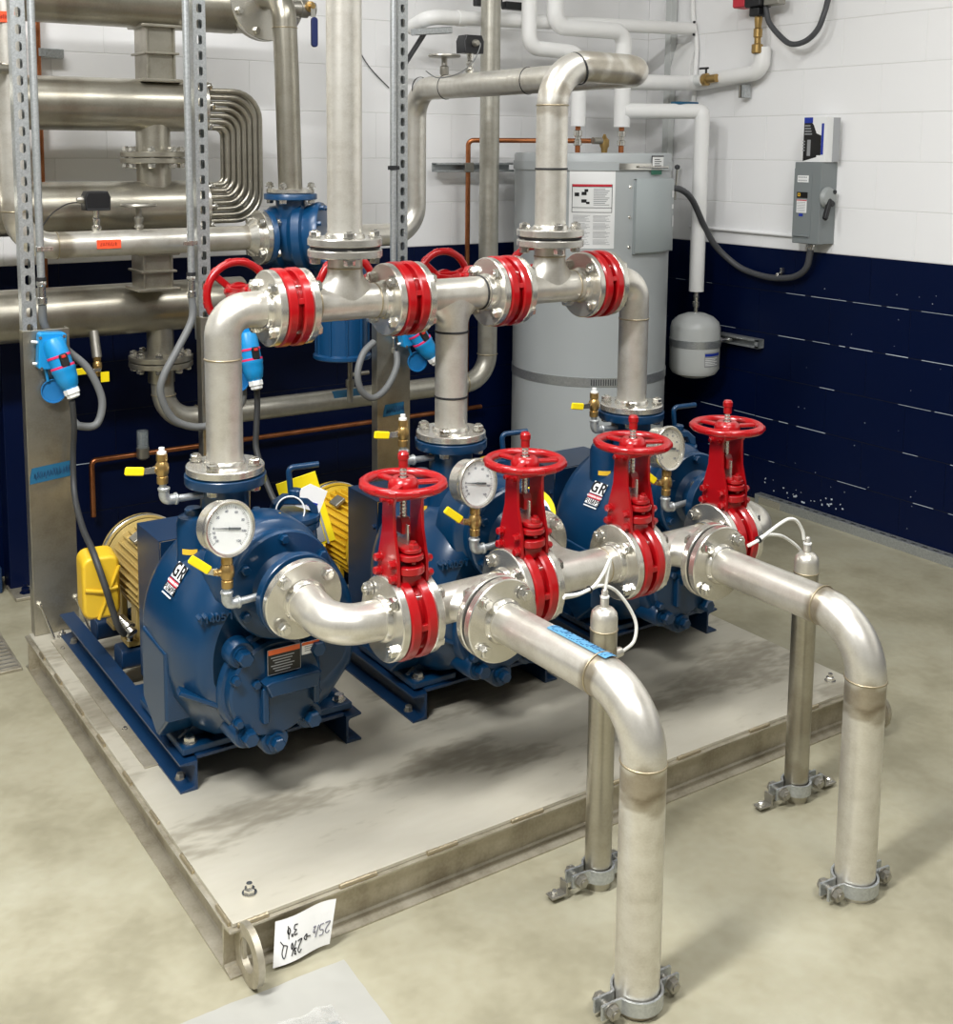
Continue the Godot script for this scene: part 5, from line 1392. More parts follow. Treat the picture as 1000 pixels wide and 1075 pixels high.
# ---- heat exchanger and pipes on the back wall
const ZE := -2.12
const RE := 0.093
func nozzle(o: Node3D, p: Vector3, y0: float, y1: float, yf: float, r := 0.062, R := 0.118) -> void:
	# a short flanged branch between two shells
	put("branch", Sh.new().at(mv(p)).cyl(r, y1 - y0, y0, 28), "old_stainless", o)
	for k in [-1, 1]:
		puta("flange", shared("nozfl", func() -> Sh: return Sh.new().ring(0.05, R, 0.019, -0.0095, 40, 0.002)), mv(p + Vector3(0, yf + k * 0.0115, 0)), "old_stainless", o)
	for k in 8:
		var a := TAU * (k + 0.5) / 8
		puta("bolt", stud_mesh(0.044), mv(p + Vector3(cos(a) * R * 0.82, yf, sin(a) * R * 0.82)), "zinc", o)
func saddle(o: Node3D, x: float, y0: float, y1: float, z: float) -> void:
	# a welded box saddle between two pipes
	var s := Sh.new()
	s.box(Vector3(0.105, y1 - y0, 0.008), Vector3(x, (y0 + y1) / 2, z + 0.05), 0.002)
	s.box(Vector3(0.105, y1 - y0, 0.008), Vector3(x, (y0 + y1) / 2, z - 0.05), 0.002)
	for k in [-1, 1]: s.box(Vector3(0.008, y1 - y0, 0.13), Vector3(x + k * 0.05, (y0 + y1) / 2, z), 0.002)
	s.box(Vector3(0.13, 0.008, 0.15), Vector3(x, (y0 + y1) / 2, z), 0.002)
	s.box(Vector3(0.15, 0.012, 0.16), Vector3(x, y1 - 0.004, z), 0.003)
	s.box(Vector3(0.15, 0.012, 0.16), Vector3(x, y0 + 0.004, z), 0.003)
	put("saddle", s, "old_stainless", o)
func exchanger() -> void:
	var ys := [2.185, 1.82, 1.455, 1.085]
	var o := thing("heat_exchanger", "bank of large horizontal stainless shells with a bent tube bundle, on the back wall", "heat exchanger")
	var x1 := [0.93, 0.80, 0.80, 0.95]
	for i in 4:
		put("shell", Sh.new().tube(pv([Vector3(-1.5, ys[i], ZE), Vector3(0.0, ys[i], ZE), Vector3(x1[i], ys[i], ZE)]), RE, 40, true, [[1.5 + 0.3, 0.05, 0.25]]), "old_stainless", o)
	# tube sheets and the bent bundle
	for i in [1, 2]:
		put("tube_sheet", Sh.new().at(ax(Vector3(0.775, ys[i], ZE), Vector3.RIGHT)).ring(0.02, 0.112, 0.022, 0, 40, 0.002), "machined", o)
		for k in 8:
			var a := TAU * k / 8
			puta("bolt", stud_mesh(0.03), ax(Vector3(0.786, ys[i] + cos(a) * 0.101, ZE + sin(a) * 0.101), Vector3.RIGHT), "zinc", o)
	var mid := 1.6375
	for k in 7:
		var h := 0.105 + k * 0.0225
		var xr := 0.885 + k * 0.0222
		for z in [-0.045, 0.0, 0.045]:
			var p := bend([Vector3(0.81, mid + h, ZE + z), Vector3(xr, mid + h, ZE + z), Vector3(xr, mid - h, ZE + z), Vector3(0.81, mid - h, ZE + z)], 0.03 + k * 0.0135, 7)
			if z == 0.045: put("bent_tube", Sh.new().tube(p, 0.0095, 12), "old_stainless", o)
			elif k == 6 or z == 0.0: put("bent_tube", Sh.new().tube(p, 0.0095, 8), "old_stainless", o)
	nozzle(o, Vector3(0.617, 0, ZE), ys[2] + 0.07, ys[1] - 0.07, 1.633)
	saddle(o, 0.632, ys[1] + RE - 0.01, ys[0] - RE + 0.01, ZE)
	# top end: a large blind flange facing the room, with the elbowed drop pipe
	var fc := Vector3(1.035, 2.215, ZE)
	put("end_tee", Sh.new().tube(pv([Vector3(0.93, ys[0], ZE), Vector3(1.12, ys[0] + 0.01, ZE)]), RE * 0.98, 32), "old_stainless", o)
	put("end_flange", Sh.new().at(ax(fc + Vector3(0, 0, 0.075), Vector3(0, 0, 1))).ring(0.03, 0.15, 0.022, 0, 48, 0.003), "machined", o)
	put("end_flange", Sh.new().at(ax(fc + Vector3(0, 0, 0.048), Vector3(0, 0, 1))).ring(0.03, 0.15, 0.022, 0, 48, 0.003), "old_stainless", o)
	put("end_neck", Sh.new().at(ax(fc, Vector3(0, 0, 1))).cyl(0.09, 0.05, 0, 32), "old_stainless", o)
	for k in 8:
		var a := TAU * (k + 0.5) / 8
		puta("bolt", stud_mesh(0.05), ax(fc + Vector3(cos(a) * 0.125, sin(a) * 0.125, 0.072), Vector3(0, 0, 1)), "zinc", o)
	var dp := bend([fc + Vector3(-0.01, 0.01, 0.09), Vector3(1.03, 2.205, -1.88), Vector3(1.04, 1.95, -1.88), Vector3(1.05, 1.51, -1.88)], [0.1, 0.5], 10)
	put("drop_pipe", Sh.new().tube(dp, 0.0445, 32), "old_stainless", o)
	bead(o, Vector3(1.034, 2.10, -1.88), Vector3.UP)
	put("drop_flange", Sh.new().at(mv(Vector3(1.05, 1.505, -1.88))).ring(0.04, 0.088, 0.016, 0, 40, 0.002), "machined", o)
	# branch below the lowest shell, its elbow, the long low pipe and the rise at the right
	nozzle(o, Vector3(0.625, 0, ZE), 0.80, 1.03, 0.882, 0.05, 0.12)
	var lp := bend([Vector3(0.625, 0.87, ZE), Vector3(0.635, 0.648, ZE), Vector3(2.115, 0.648, ZE), Vector3(2.115, 2.75, ZE)], [0.12, 0.12], 10)
	var lo := thing("low_pipe", "grey steel pipe running low along the wall, then rising left of the water heater", "pipe")
	put("pipe", Sh.new().tube(lp, 0.0425, 28, true), "grey_steel", lo)
	for q in [[Vector3(0.632, 0.75, ZE), Vector3.UP], [Vector3(0.76, 0.648, ZE), Vector3.RIGHT], [Vector3(1.995, 0.648, ZE), Vector3.RIGHT], [Vector3(2.115, 0.77, ZE), Vector3.UP]]:
		puta("weld", bead_mesh(), ax(q[0], q[1]), "weld", lo)
	rebase(lo, Vector3(0.635, 0.6, ZE))
	var tf := fr(Vector3(1.40, 0.648, ZE), Vector3.RIGHT, Vector3.UP)
	var s := Sh.new()
	for k in 6:
		var a0 := deg_to_rad(20.0 + k * 8.0); var a1 := deg_to_rad(28.0 + k * 8.0)
		var r := 0.0432
		s.quad(tf * Vector3(-0.07, sin(a1) * r, cos(a1) * r), tf * Vector3(0.08, sin(a1) * r, cos(a1) * r), tf * Vector3(0.08, sin(a0) * r, cos(a0) * r), tf * Vector3(-0.07, sin(a0) * r, cos(a0) * r), Vector3(0, sin(a0), cos(a0)))
	solo("marked_tape", s, "blue_tape", "dark blue tape on the long low pipe, left of the right steel column", "tape")
	rebase(o, Vector3(0, 0.99, ZE))
	# the smaller pipe in front of the shells, from the left edge to the blue circulator
	var zp := -1.9
	o = thing("front_pipe", "slim stainless pipe in front of the large shells, turning up at the left edge", "pipe")
	put("pipe", Sh.new().tube(bend([Vector3(0.065, 2.7, zp), Vector3(0.075, 1.344, zp), Vector3(0.93, 1.344, zp)], 0.115, 10), 0.0445, 32, true, [[1.24, 0.035, 0.5], [1.45, 0.03, 0.65], [2.12, 0.025, 0.5], [2.17, 0.025, 0.4]]), "stainless", o)
	bead(o, Vector3(0.2, 1.344, zp), Vector3.RIGHT)
	bead(o, Vector3(0.074, 1.46, zp), Vector3.UP)
	saddle(o, 0.55, 1.085 + RE - 0.008, 1.344 - 0.04, zp - 0.07)
	put("flange", Sh.new().at(ax(Vector3(0.925, 1.344, zp), Vector3.RIGHT)).ring(0.043, 0.1, 0.022, 0, 40, 0.003), "machined", o)
	put("hub", Sh.new().at(ax(Vector3(0.925, 1.344, zp), Vector3.LEFT)).lathe([Vector2(0.07, 0), Vector2(0.068, 0.02), Vector2(0.046, 0.045), Vector2(0.0445, 0.045)], 32), "machined", o)
	for k in 4:
		var a := TAU * (k + 0.5) / 4
		puta("bolt", stud_mesh(0.05), ax(Vector3(0.948, 1.344 + cos(a) * 0.08, zp + sin(a) * 0.08), Vector3.RIGHT), "zinc", o)
	put("side_stub", Sh.new().at(ax(Vector3(0.07, 1.915, zp + 0.03), Vector3(-1, 0, 0.6))).lathe([Vector2(0.016, 0), Vector2(0.016, 0.05), Vector2(0.022, 0.052), Vector2(0.022, 0.09), Vector2(0, 0.09)], 14), "old_stainless", o)
	# thermowell stub with a pressed steel disc, on this pipe
	s = Sh.new().at(mv(Vector3(0.483, 1.385, zp))).lathe([Vector2(0.012, 0), Vector2(0.017, 0.012), Vector2(0.012, 0.02), Vector2(0.016, 0.034), Vector2(0.016, 0.042), Vector2(0.01, 0.05), Vector2(0.01, 0.078), Vector2(0.058, 0.082), Vector2(0.062, 0.086), Vector2(0.06, 0.092), Vector2(0, 0.09)], 26)
	put("seal_disc", s, "dull_zinc", o)
	rebase(o, Vector3(0.55, 1.17, zp))
	sensor(Vector3(0.336, 1.385, zp), "black sensor box on a stub above the orange tag, left side", [Vector3(-0.05, 0.1, 0.0), Vector3(-0.1, 0.095, 0.01), Vector3(-0.16, 0.06, 0.03), Vector3(-0.21, 0.0, 0.06)], Vector3(-1, 0, 0))
	orange_tag(Vector3(0.363, 1.345, zp + 0.0455), 0.082, 0.03, "orange tag with handwriting on the slim front pipe")
	orange_tag(Vector3(0.055, 2.075, zp + 0.0455), 0.06, 0.034, "orange tag at the picture's top left corner, on the upright pipe")
	# the circulator
	o = thing("circulator_pump", "bright blue circulator pump casing left of the tall riser pipe, hanging motor below", "pump")
	var c := Vector3(1.06, 1.344, zp)
	put("casing", Sh.new().at(ax(c + Vector3(0.01, 0, 0), Vector3(0.75, 0.05, 0.62))).lathe([Vector2(0.03, -0.12), Vector2(0.09, -0.11), Vector2(0.115, -0.08), Vector2(0.12, -0.045), Vector2(0.104, -0.03), Vector2(0.108, 0.0), Vector2(0.128, 0.02), Vector2(0.13, 0.05), Vector2(0.112, 0.058), Vector2(0.118, 0.08), Vector2(0.124, 0.10), Vector2(0.12, 0.115), Vector2(0.07, 0.12), Vector2(0, 0.12)], 36), "plant_blue", o)
	put("inlet_flange", Sh.new().at(ax(Vector3(0.948, 1.344, zp), Vector3.RIGHT)).lathe([Vector2(0.02, 0), Vector2(0.098, 0), Vector2(0.1, 0.003), Vector2(0.1, 0.02), Vector2(0.06, 0.026), Vector2(0.058, 0.07)], 36), "plant_blue", o)
	put("outlet_flange", Sh.new().at(mv(Vector3(1.05, 1.503, -1.88))).lathe([Vector2(0.02, 0), Vector2(0.096, 0), Vector2(0.098, -0.003), Vector2(0.098, -0.02), Vector2(0.055, -0.026), Vector2(0.052, -0.12)], 36), "plant_blue", o)
	for k in 8:
		var a := TAU * (k + 0.5) / 8
		var f := ax(c + Vector3(0.01, 0, 0), Vector3(0.75, 0.05, 0.62))
		puta("casing_bolt", screw_mesh(0.009, 0.012), f * mv(Vector3(cos(a) * 0.108, 0.116, sin(a) * 0.108)), "plant_blue", o)
	for k in 4:
		var a := TAU * (k + 0.5) / 4
		puta("flange_bolt", stud_mesh(0.045), mv(Vector3(1.05 + cos(a) * 0.08, 1.505, -1.88 + sin(a) * 0.08)), "zinc", o)
	var mc := Vector3(1.262, 0, -1.88)
	put("motor_shell", Sh.new().at(mv(mc)).lathe([Vector2(0.03, 0.875), Vector2(0.1, 0.885), Vector2(0.1, 1.2), Vector2(0.09, 1.26), Vector2(0.05, 1.28), Vector2(0, 1.28)], 36), "plant_blue", o)
	put("motor_foot", Sh.new().at(mv(mc)).lathe([Vector2(0.03, 0.865), Vector2(0.108, 0.868), Vector2(0.112, 0.872), Vector2(0.112, 0.884), Vector2(0.1, 0.89)], 36), "plant_blue", o)
	put("motor_arm", Sh.new().tube(pv([Vector3(1.1, 1.31, -1.86), Vector3(1.262, 1.235, -1.88)]), 0.07, 20), "plant_blue", o)
	for k in 10:
		var a := TAU * k / 10
		puta("motor_rib", shared("mrib", func() -> Sh: return Sh.new().box(Vector3(0.01, 0.33, 0.008), Vector3(0.101, 1.05, 0), 0.002)), Transform3D(Basis(Vector3.UP, a), mc), "plant_blue", o)
	rebase(o, Vector3(1.06, 1.2, zp))
	# ball valve with a navy lever at the top end
	o = thing("drain_valve", "brass valve with a navy lever at the top, left of the tall riser", "valve")
	s = Sh.new().at(ax(Vector3(1.15, 2.19, -2.02), Vector3(1, 0, 0.1))).lathe([Vector2(0.03, 0), Vector2(0.03, 0.06), Vector2(0.034, 0.062), Vector2(0.034, 0.09), Vector2(0.026, 0.095), Vector2(0.026, 0.12), Vector2(0, 0.12)], 20)
	put("body", s, "dull_zinc", o)
	put("stem", Sh.new().at(ax(Vector3(1.235, 2.195, -2.0), Vector3(0, 0, 1))).lathe([Vector2(0.02, 0), Vector2(0.02, 0.03), Vector2(0.01, 0.032), Vector2(0.01, 0.05), Vector2(0, 0.05)], 14), "brass", o)
	put("lever", Sh.new().box(Vector3(0.02, 0.05, 0.004), Vector3(1.237, 2.18, -1.955), 0.001), "zinc", o)
	put("lever_grip", Sh.new().at(mv(Vector3(1.24, 2.10, -1.953))).extrude(rrect(0.026, 0.11, 0.012), -0.007, 0.007, 0.003), "navy_handle", o)
	rebase(o, Vector3(1.15, 2.15, -2.02))
	o.position.x -= 0.05
	# small brass valve with two yellow levers under the lowest shell
	o = thing("vent_valve", "small brass valve with yellow lever under the lowest large shell", "valve")
	var v := Vector3(0.352, 0.905, -2.0)
	put("stub", Sh.new().tube(pv([v + Vector3(0, 0.03, 0), v + Vector3(0, 0.12, -0.03)]), 0.017, 14), "dull_zinc", o)
	ball_valve(o, fr(v, Vector3(0, 0, -1), Vector3.UP))
	put("lever", Sh.new().at(mv(v + Vector3(-0.012, -0.008, 0.033))).box(Vector3(0.03, 0.012, 0.003)), "zinc", o)
	put("lever_grip", Sh.new().at(Transform3D(Basis(Vector3(0, 0, 1), 0.04), v + Vector3(-0.075, -0.008, 0.035))).box(Vector3(0.085, 0.024, 0.008), Vector3.ZERO, 0.003), "yellow_vinyl", o)
	put("yellow_tag", Sh.new().at(mv(v + Vector3(0.016, -0.035, 0.034))).box(Vector3(0.03, 0.036, 0.003), Vector3.ZERO, 0.001), "yellow_vinyl", o)
	rebase(o, v)
func sensor(p: Vector3, label: String, wire: Array, side: Vector3) -> void:
	var o := thing("sensor_box", label, "sensor", p, "black sensor boxes")
	put("stub", Sh.new().lathe([Vector2(0.012, 0), Vector2(0.017, 0.01), Vector2(0.017, 0.018), Vector2(0.011, 0.022), Vector2(0.014, 0.034), Vector2(0.014, 0.044), Vector2(0.01, 0.048), Vector2(0.013, 0.075), Vector2(0, 0.075)], 18), "zinc", o)
	put("housing", Sh.new().at(mv(Vector3(0, 0.105, 0))).extrude(PackedVector2Array([Vector2(-0.042, -0.032), Vector2(0.042, -0.032), Vector2(0.044, 0.012), Vector2(0.034, 0.032), Vector2(-0.034, 0.032), Vector2(-0.044, 0.012)]), -0.03, 0.03, 0.005), "black_plastic", o)
	put("screw_strip", Sh.new().at(mv(Vector3(0, 0.076, 0.026))).box(Vector3(0.078, 0.008, 0.01), Vector3.ZERO, 0.002), "black_rubber", o)
	put("cable_gland", Sh.new().at(ax(Vector3(0, 0.108, 0) + side * (0.042 if side.x != 0 else 0.028), side)).lathe([Vector2(0.013, 0), Vector2(0.013, 0.012), Vector2(0.009, 0.022), Vector2(0, 0.022)], 12), "dull_zinc", o)
	put("wire", Sh.new().tube(spline(wire, 6), 0.0022, 8), "black_rubber" if side.x != 0 else "grey_hose", o)
func orange_tag(p: Vector3, w: float, h: float, label: String) -> void:
	var o := solo("orange_tag", Sh.new().at(mv(p)).box(Vector3(w, h, 0.0012), Vector3.ZERO, 0.0003), "orange_tag", label, "tag", "orange tags")
	var s := Sh.new().at(mv(p))
	for k in 7:
		var pts: Array = []
		for j in 4: pts.append(Vector3(-w * 0.35 + k * w * 0.1 + j * 0.0018, (0.25 if j % 2 else -0.25) * h * rng.randf_range(0.5, 1), 0.0009))
		s.tube(pv(pts), 0.001, 4)
	put("handwriting", s, "orange_ink", o)
# ---- pipes on the wall between the plant and the heater
func plant() -> void:
	sensor(Vector3(1.60, 1.94, -1.52), "black sensor box on the high pipe right of the tall riser", [Vector3(0.01, 0.108, 0.05), Vector3(0.005, 0.09, 0.055), Vector3(-0.02, 0.04, 0.05), Vector3(-0.05, 0.0, 0.0), Vector3(-0.06, -0.01, -0.12), Vector3(-0.05, 0.02, -0.22)], Vector3(0, 0, 1))
	var o := thing("seal_disc", "flat steel disc on a stub, left of the high black sensor box", "fitting", Vector3(1.60, 1.94, -1.69))
	put("disc", Sh.new().lathe([Vector2(0.012, 0), Vector2(0.017, 0.01), Vector2(0.017, 0.035), Vector2(0.011, 0.04), Vector2(0.011, 0.068), Vector2(0.058, 0.07), Vector2(0.062, 0.074), Vector2(0.06, 0.08), Vector2(0, 0.08)], 26), "dull_zinc", o)
	# copper lines
	solo("copper_pipe", Sh.new().tube(bend([Vector3(0.462, 0.20, -2.50), Vector3(0.462, 0.43, -2.50), Vector3(2.35, 0.43, -2.50)], 0.02, 5), 0.011, 14), "copper", "copper pipe low on the navy back wall, turning down at its left end", "pipe")
	solo("copper_pipe", Sh.new().tube(bend([Vector3(2.235, 0.43, -2.46), Vector3(2.235, 1.71, -2.46), Vector3(2.60, 1.71, -2.20), Vector3(2.74, 1.71, -2.14)], [0.025, 0.06], 6), 0.0115, 14), "copper", "copper pipe rising beside the galvanized pipe and turning to the heater top", "pipe")
	solo("copper_pipe", Sh.new().tube(pv([Vector3(0.305, 1.0, -2.50), Vector3(0.315, 2.7, -2.50)]), 0.014, 12), "copper", "dark copper pipe behind the large shells at the left", "pipe")
	o = thing("wall_clip", "galvanized clip holding the dark copper pipe at the left", "clip", Vector3(0.325, 2.02, -2.50))
	put("clip", Sh.new().ring(0.013, 0.018, 0.03, -0.015, 16, 0.001), "galvanized", o)
	put("rail", Sh.new().box(Vector3(0.09, 0.035, 0.03), Vector3(0.045, 0, -0.03), 0.003), "galvanized", o)
	# gauge glass on the low copper line
	o = thing("air_chamber", "small clear tube standing on the low copper pipe", "fitting", Vector3(0.665, 0.43, -2.48))
	put("glass", Sh.new().lathe([Vector2(0.024, 0.03), Vector2(0.024, 0.10), Vector2(0.021, 0.10), Vector2(0.021, 0.03)], 20), "glass", o)
	put("collar", Sh.new().lathe([Vector2(0.012, -0.02), Vector2(0.026, -0.01), Vector2(0.026, 0.03), Vector2(0, 0.03)], 18), "dull_zinc", o)
	# strut arms left of the heater
	o = thing("strut_arm", "dark strut arm on the wall left of the water heater, behind two pipes", "bracket", Vector3(2.28, 1.585, -2.48))
	var s := Sh.new()
	s.box(Vector3(0.44, 0.003, 0.04), Vector3(0, 0.02, 0), 0.001); s.box(Vector3(0.44, 0.003, 0.04), Vector3(0, -0.02, 0), 0.001); s.box(Vector3(0.44, 0.04, 0.003), Vector3(0, 0, -0.02), 0.001)
	s.box(Vector3(0.44, 0.009, 0.003), Vector3(0, 0.016, 0.02), 0.001); s.box(Vector3(0.44, 0.009, 0.003), Vector3(0, -0.016, 0.02), 0.001)
	put("rail", s, "galvanized", o)
	put("clamp", Sh.new().at(mv(Vector3(-0.045, 0, 0.03))).box(Vector3(0.05, 0.045, 0.012), Vector3.ZERO, 0.003), "dull_zinc", o)
	# a thin wire on the white wall by the riser
	solo("thin_wire", Sh.new().tube(spline([Vector3(1.62, 2.36, -2.545), Vector3(1.66, 2.2, -2.545), Vector3(1.74, 2.05, -2.545), Vector3(1.86, 1.94, -2.545)], 6), 0.0025, 6), "dark_hose", "thin dark wire on the white wall right of the tall riser", "wire")
	o = thing("black_rail", "short black rail behind the high white pipe, at the top edge", "rail", Vector3(2.3, 2.315, -2.32))
	put("rail", Sh.new().box(Vector3(0.1, 0.03, 0.04), Vector3(-0.08, 0, 0), 0.004), "black_plastic", o)
	put("rail", Sh.new().box(Vector3(0.15, 0.034, 0.04), Vector3(0.1, -0.002, 0), 0.004), "black_plastic", o)
	put("clamp", Sh.new().cyl(0.016, 0.1, -0.01, 12).at(Transform3D.IDENTITY), "black_plastic", o)
	# hose bib by the right column
	o = thing("hose_bib", "small steel drain fitting on the wall left of the right steel column", "fitting", Vector3(1.36, 0.72, -2.0))
	put("stub", Sh.new().lathe([Vector2(0.012, -0.06), Vector2(0.012, 0.0), Vector2(0.018, 0.004), Vector2(0.018, 0.03), Vector2(0.01, 0.034), Vector2(0.01, 0.12), Vector2(0.016, 0.122), Vector2(0.016, 0.14), Vector2(0, 0.14)], 14), "dull_zinc", o)
	put("handle", Sh.new().tube(pv([Vector3(0, 0.05, 0.0), Vector3(0.08, 0.055, 0.01)]), 0.008, 10), "dull_zinc", o)
	# navy support leg with its anchored foot at the left edge
	o = thing("support_leg", "navy steel support leg with an anchored foot plate, left of the steel column", "support", Vector3(0.14, 0, -2.42))
	put("leg", Sh.new().box(Vector3(0.13, 1.0, 0.1), Vector3(0.03, 0.5, 0), 0.004), "navy_wall", o)
	put("foot_plate", Sh.new().box(Vector3(0.15, 0.014, 0.16), Vector3(0.035, 0.007, 0.08), 0.003), "channel_steel", o)
	put("anchor_bolt", Sh.new().at(mv(Vector3(0.005, 0.014, 0.115))).lathe([Vector2(0.022, 0), Vector2(0.022, 0.004), Vector2(0.015, 0.004), Vector2(0.015, 0.02), Vector2(0.007, 0.02), Vector2(0.007, 0.035), Vector2(0, 0.035)], 6), "navy_wall", o)
	put("base_runner", Sh.new().box(Vector3(1.6, 0.1, 0.08), Vector3(-0.86, 0.05, 0.0), 0.004), "base_paint", o)
# ---- water heater corner, right wall fittings
func patch(s: Sh, r: float, deg0: float, deg1: float, y0: float, y1: float, segs := 10) -> void:
	# a thin piece of a cylinder about the y axis of s.X; degrees run rightwards as seen from the room
	s.lathe([Vector2(r, y0), Vector2(r, y1)], maxi(segs, 9), 0.8, deg_to_rad(deg0), deg_to_rad(deg1 - deg0))
func heater_corner() -> void:
	var R := 0.355
	var hp := Vector3(2.68, 0, -2.1)
	var o := thing("water_heater", "large grey cylindrical water heater in the corner", "water heater", hp)
	put("jacket", Sh.new().lathe([Vector2(0, 0.0), Vector2(R - 0.01, 0.0), Vector2(R, 0.01), Vector2(R, 1.61)], 72), "heater_enamel", o)
	put("top_pan", Sh.new().lathe([Vector2(R + 0.003, 1.59), Vector2(R + 0.003, 1.645), Vector2(R - 0.003, 1.655), Vector2(R - 0.02, 1.656), Vector2(0, 1.656)], 72), "heater_enamel", o)
	# straps
	for y in [0.655]:
		put("strap", Sh.new().at(mv(Vector3(0, y, 0))).ring(R, R + 0.003, 0.042, -0.021, 72, 0.0008), "galvanized", o)
		for k in 14:
			var s := Sh.new(); patch(s, R + 0.0036, 128 - k * 1.7 - 0.9, 128 - k * 1.7, y - 0.014, y + 0.014, 9)
			put("strap_slot", s, "dark_hose", o)
	put("strap", Sh.new().at(mv(Vector3(0, 1.6, 0))).ring(R + 0.004, R + 0.007, 0.04, -0.02, 72, 0.0008), "heater_enamel", o)
	var s := Sh.new().at(ax(Vector3(cos(1.85), 0, sin(1.85)) * (R + 0.01) + Vector3(0, 1.595, 0), Vector3(0.35, 0, 1)))
	# tensioner
	s = Sh.new()
	patch(s, R + 0.012, 112, 86, 1.585, 1.612)
	put("strap_end", s, "zinc", o)
	put("tension_rod", Sh.new().tube(pv([Vector3(cos(1.72), 0, sin(1.72)) * (R + 0.02) + Vector3(0, 1.597, 0), Vector3(cos(1.25), 0, sin(1.25)) * (R + 0.03) + Vector3(0, 1.594, 0)]), 0.005, 8), "zinc", o)
	# element cover with its screws
	s = Sh.new()
	var prof := [Vector2(R, 1.215), Vector2(R + 0.022, 1.225), Vector2(R + 0.024, 1.23), Vector2(R + 0.024, 1.538), Vector2(R + 0.02, 1.545), Vector2(R, 1.545)]
	s.lathe(prof, 16, 0.8, deg_to_rad(56), deg_to_rad(44))
	for a in [56, 100]:
		var d := Vector3(cos(deg_to_rad(a)), 0, sin(deg_to_rad(a)))
		var nn := Vector3(-d.z, 0, d.x) * (1.0 if a == 100 else -1.0)
		s.quad(d * (R + 0.024) + Vector3(0, 1.54, 0), d * R + Vector3(0, 1.54, 0), d * R + Vector3(0, 1.22, 0), d * (R + 0.024) + Vector3(0, 1.22, 0), nn)
	put("element_cover", s, "heater_cover", o)
	for q in [1.25, 1.38, 1.51]:
		var d := Vector3(cos(deg_to_rad(102.5)), 0, sin(deg_to_rad(102.5)))
		puta("cover_screw", screw_mesh(0.006, 0.004), ax(d * R + Vector3(0, q, 0), d), "zinc", o)
	# the long instruction label with its red heading, border and pictures
	s = Sh.new(); patch(s, R + 0.0015, 146, 114, 1.245, 1.635, 12)
	var lb := put("instruction_label", s, "label_white", o, "long white instruction label")
	s = Sh.new(); patch(s, R + 0.0022, 144, 116, 1.512, 1.522); put("label_heading", s, "label_red", lb)
	s = Sh.new()
	for q in [[144.0, 116.0, 1.4], [144.0, 116.0, 1.42], [144.0, 116.0, 1.510]]: patch(s, R + 0.0022, q[0], q[1], q[2], q[2] + 0.0025)
	for a in [144.0, 116.4]: patch(s, R + 0.0022, a, a - 0.4, 1.4, 1.522, 9)
	put("label_border", s, "ink", lb)
	s = Sh.new()
	for q in [[140.5, 1.478, 3.2, 0.016], [135.5, 1.482, 3.4, 0.014], [134.0, 1.495, 2.6, 0.012], [135.5, 1.45, 3.6, 0.014], [132.8, 1.442, 2.4, 0.01]]: patch(s, R + 0.0022, q[0] + q[2] / 2, q[0] - q[2] / 2, q[1] - q[3] / 2, q[1] + q[3] / 2, 9)
	put("label_picture", s, "ink", lb)
	s = Sh.new()
	for k in 10: patch(s, R + 0.0022, 129.0, 129.0 - 11.0 + (k * 7 % 4), 1.432 + k * 0.0075, 1.435 + k * 0.0075)
	for k in 26:
		for c in [[143.0, 131.0], [129.0, 117.0]]:
			if (k * 5 + int(c[0])) % 7 == 0: continue
			patch(s, R + 0.0022, c[0], c[1] + (k * 3 % 5) * 0.9, 1.262 + k * 0.005, 1.2636 + k * 0.005)
	put("label_text", s, "label_grey", lb)
	s = Sh.new(); patch(s, R + 0.009, 86, 72, 1.585, 1.645)
	lb = put("rating_label", s, "label_white", o, "small white label with a black edge by the heater's rim")
	s = Sh.new()
	patch(s, R + 0.0096, 86, 72, 1.64, 1.645); patch(s, R + 0.0096, 86, 85.2, 1.585, 1.645)
	for k in 4: patch(s, R + 0.0096, 83, 75 + k % 2 * 2, 1.60 + k * 0.009, 1.603 + k * 0.009)
	put("label_text", s, "ink", lb)
	s = Sh.new(); patch(s, R + 0.009, 86, 74, 1.563, 1.582)
	put("green_label", s, "label_green", o)
	s = Sh.new()
	for q in [[62.0, 57.0, 1.46, 1.49], [62.0, 57.0, 1.41, 1.43], [60.0, 57.0, 1.33, 1.38]]: patch(s, R + 0.026, q[0], q[1], q[2], q[3])
	put("small_label", s, "label_white", o)
	# pipes above the heater
	for q in [[2.640, -2.16, "left", 2.15], [2.905, -2.16, "right", 2.02]]:
		var u := thing("insulated_pipe", "short white insulated upright pipe above the water heater, %s of two" % q[2], "pipe", Vector3(q[0], 1.656, q[1]), "insulated stubs above the heater")
		if q[2] == "left":
			put("insulation", Sh.new().tube(bend([Vector3(0, 0.12, 0), Vector3(0, 0.45, 0), Vector3(-0.29, 0.46, 0), Vector3(-0.29, 1.0, 0)], 0.06, 8), 0.034, 24), "insulation", u)
		else:
			put("insulation", Sh.new().tube(bend([Vector3(0, 0.12, 0), Vector3(0, 0.56, 0), Vector3(-0.41, 0.56, 0), Vector3(-0.41, 1.0, 0)], 0.06, 8), 0.038, 24), "insulation", u)
		put("copper_end", Sh.new().cyl(0.0125, 0.13, 0, 14), "copper", u)
		put("union", Sh.new().lathe([Vector2(0.012, 0.03), Vector2(0.019, 0.034), Vector2(0.019, 0.055), Vector2(0.014, 0.06), Vector2(0.014, 0.072), Vector2(0.02, 0.076), Vector2(0.02, 0.10), Vector2(0.012, 0.104)], 10), "zinc", u)
	o = thing("relief_valve", "brass relief valve on the heater top at the copper pipe's end", "valve", Vector3(2.775, 1.656, -2.13))
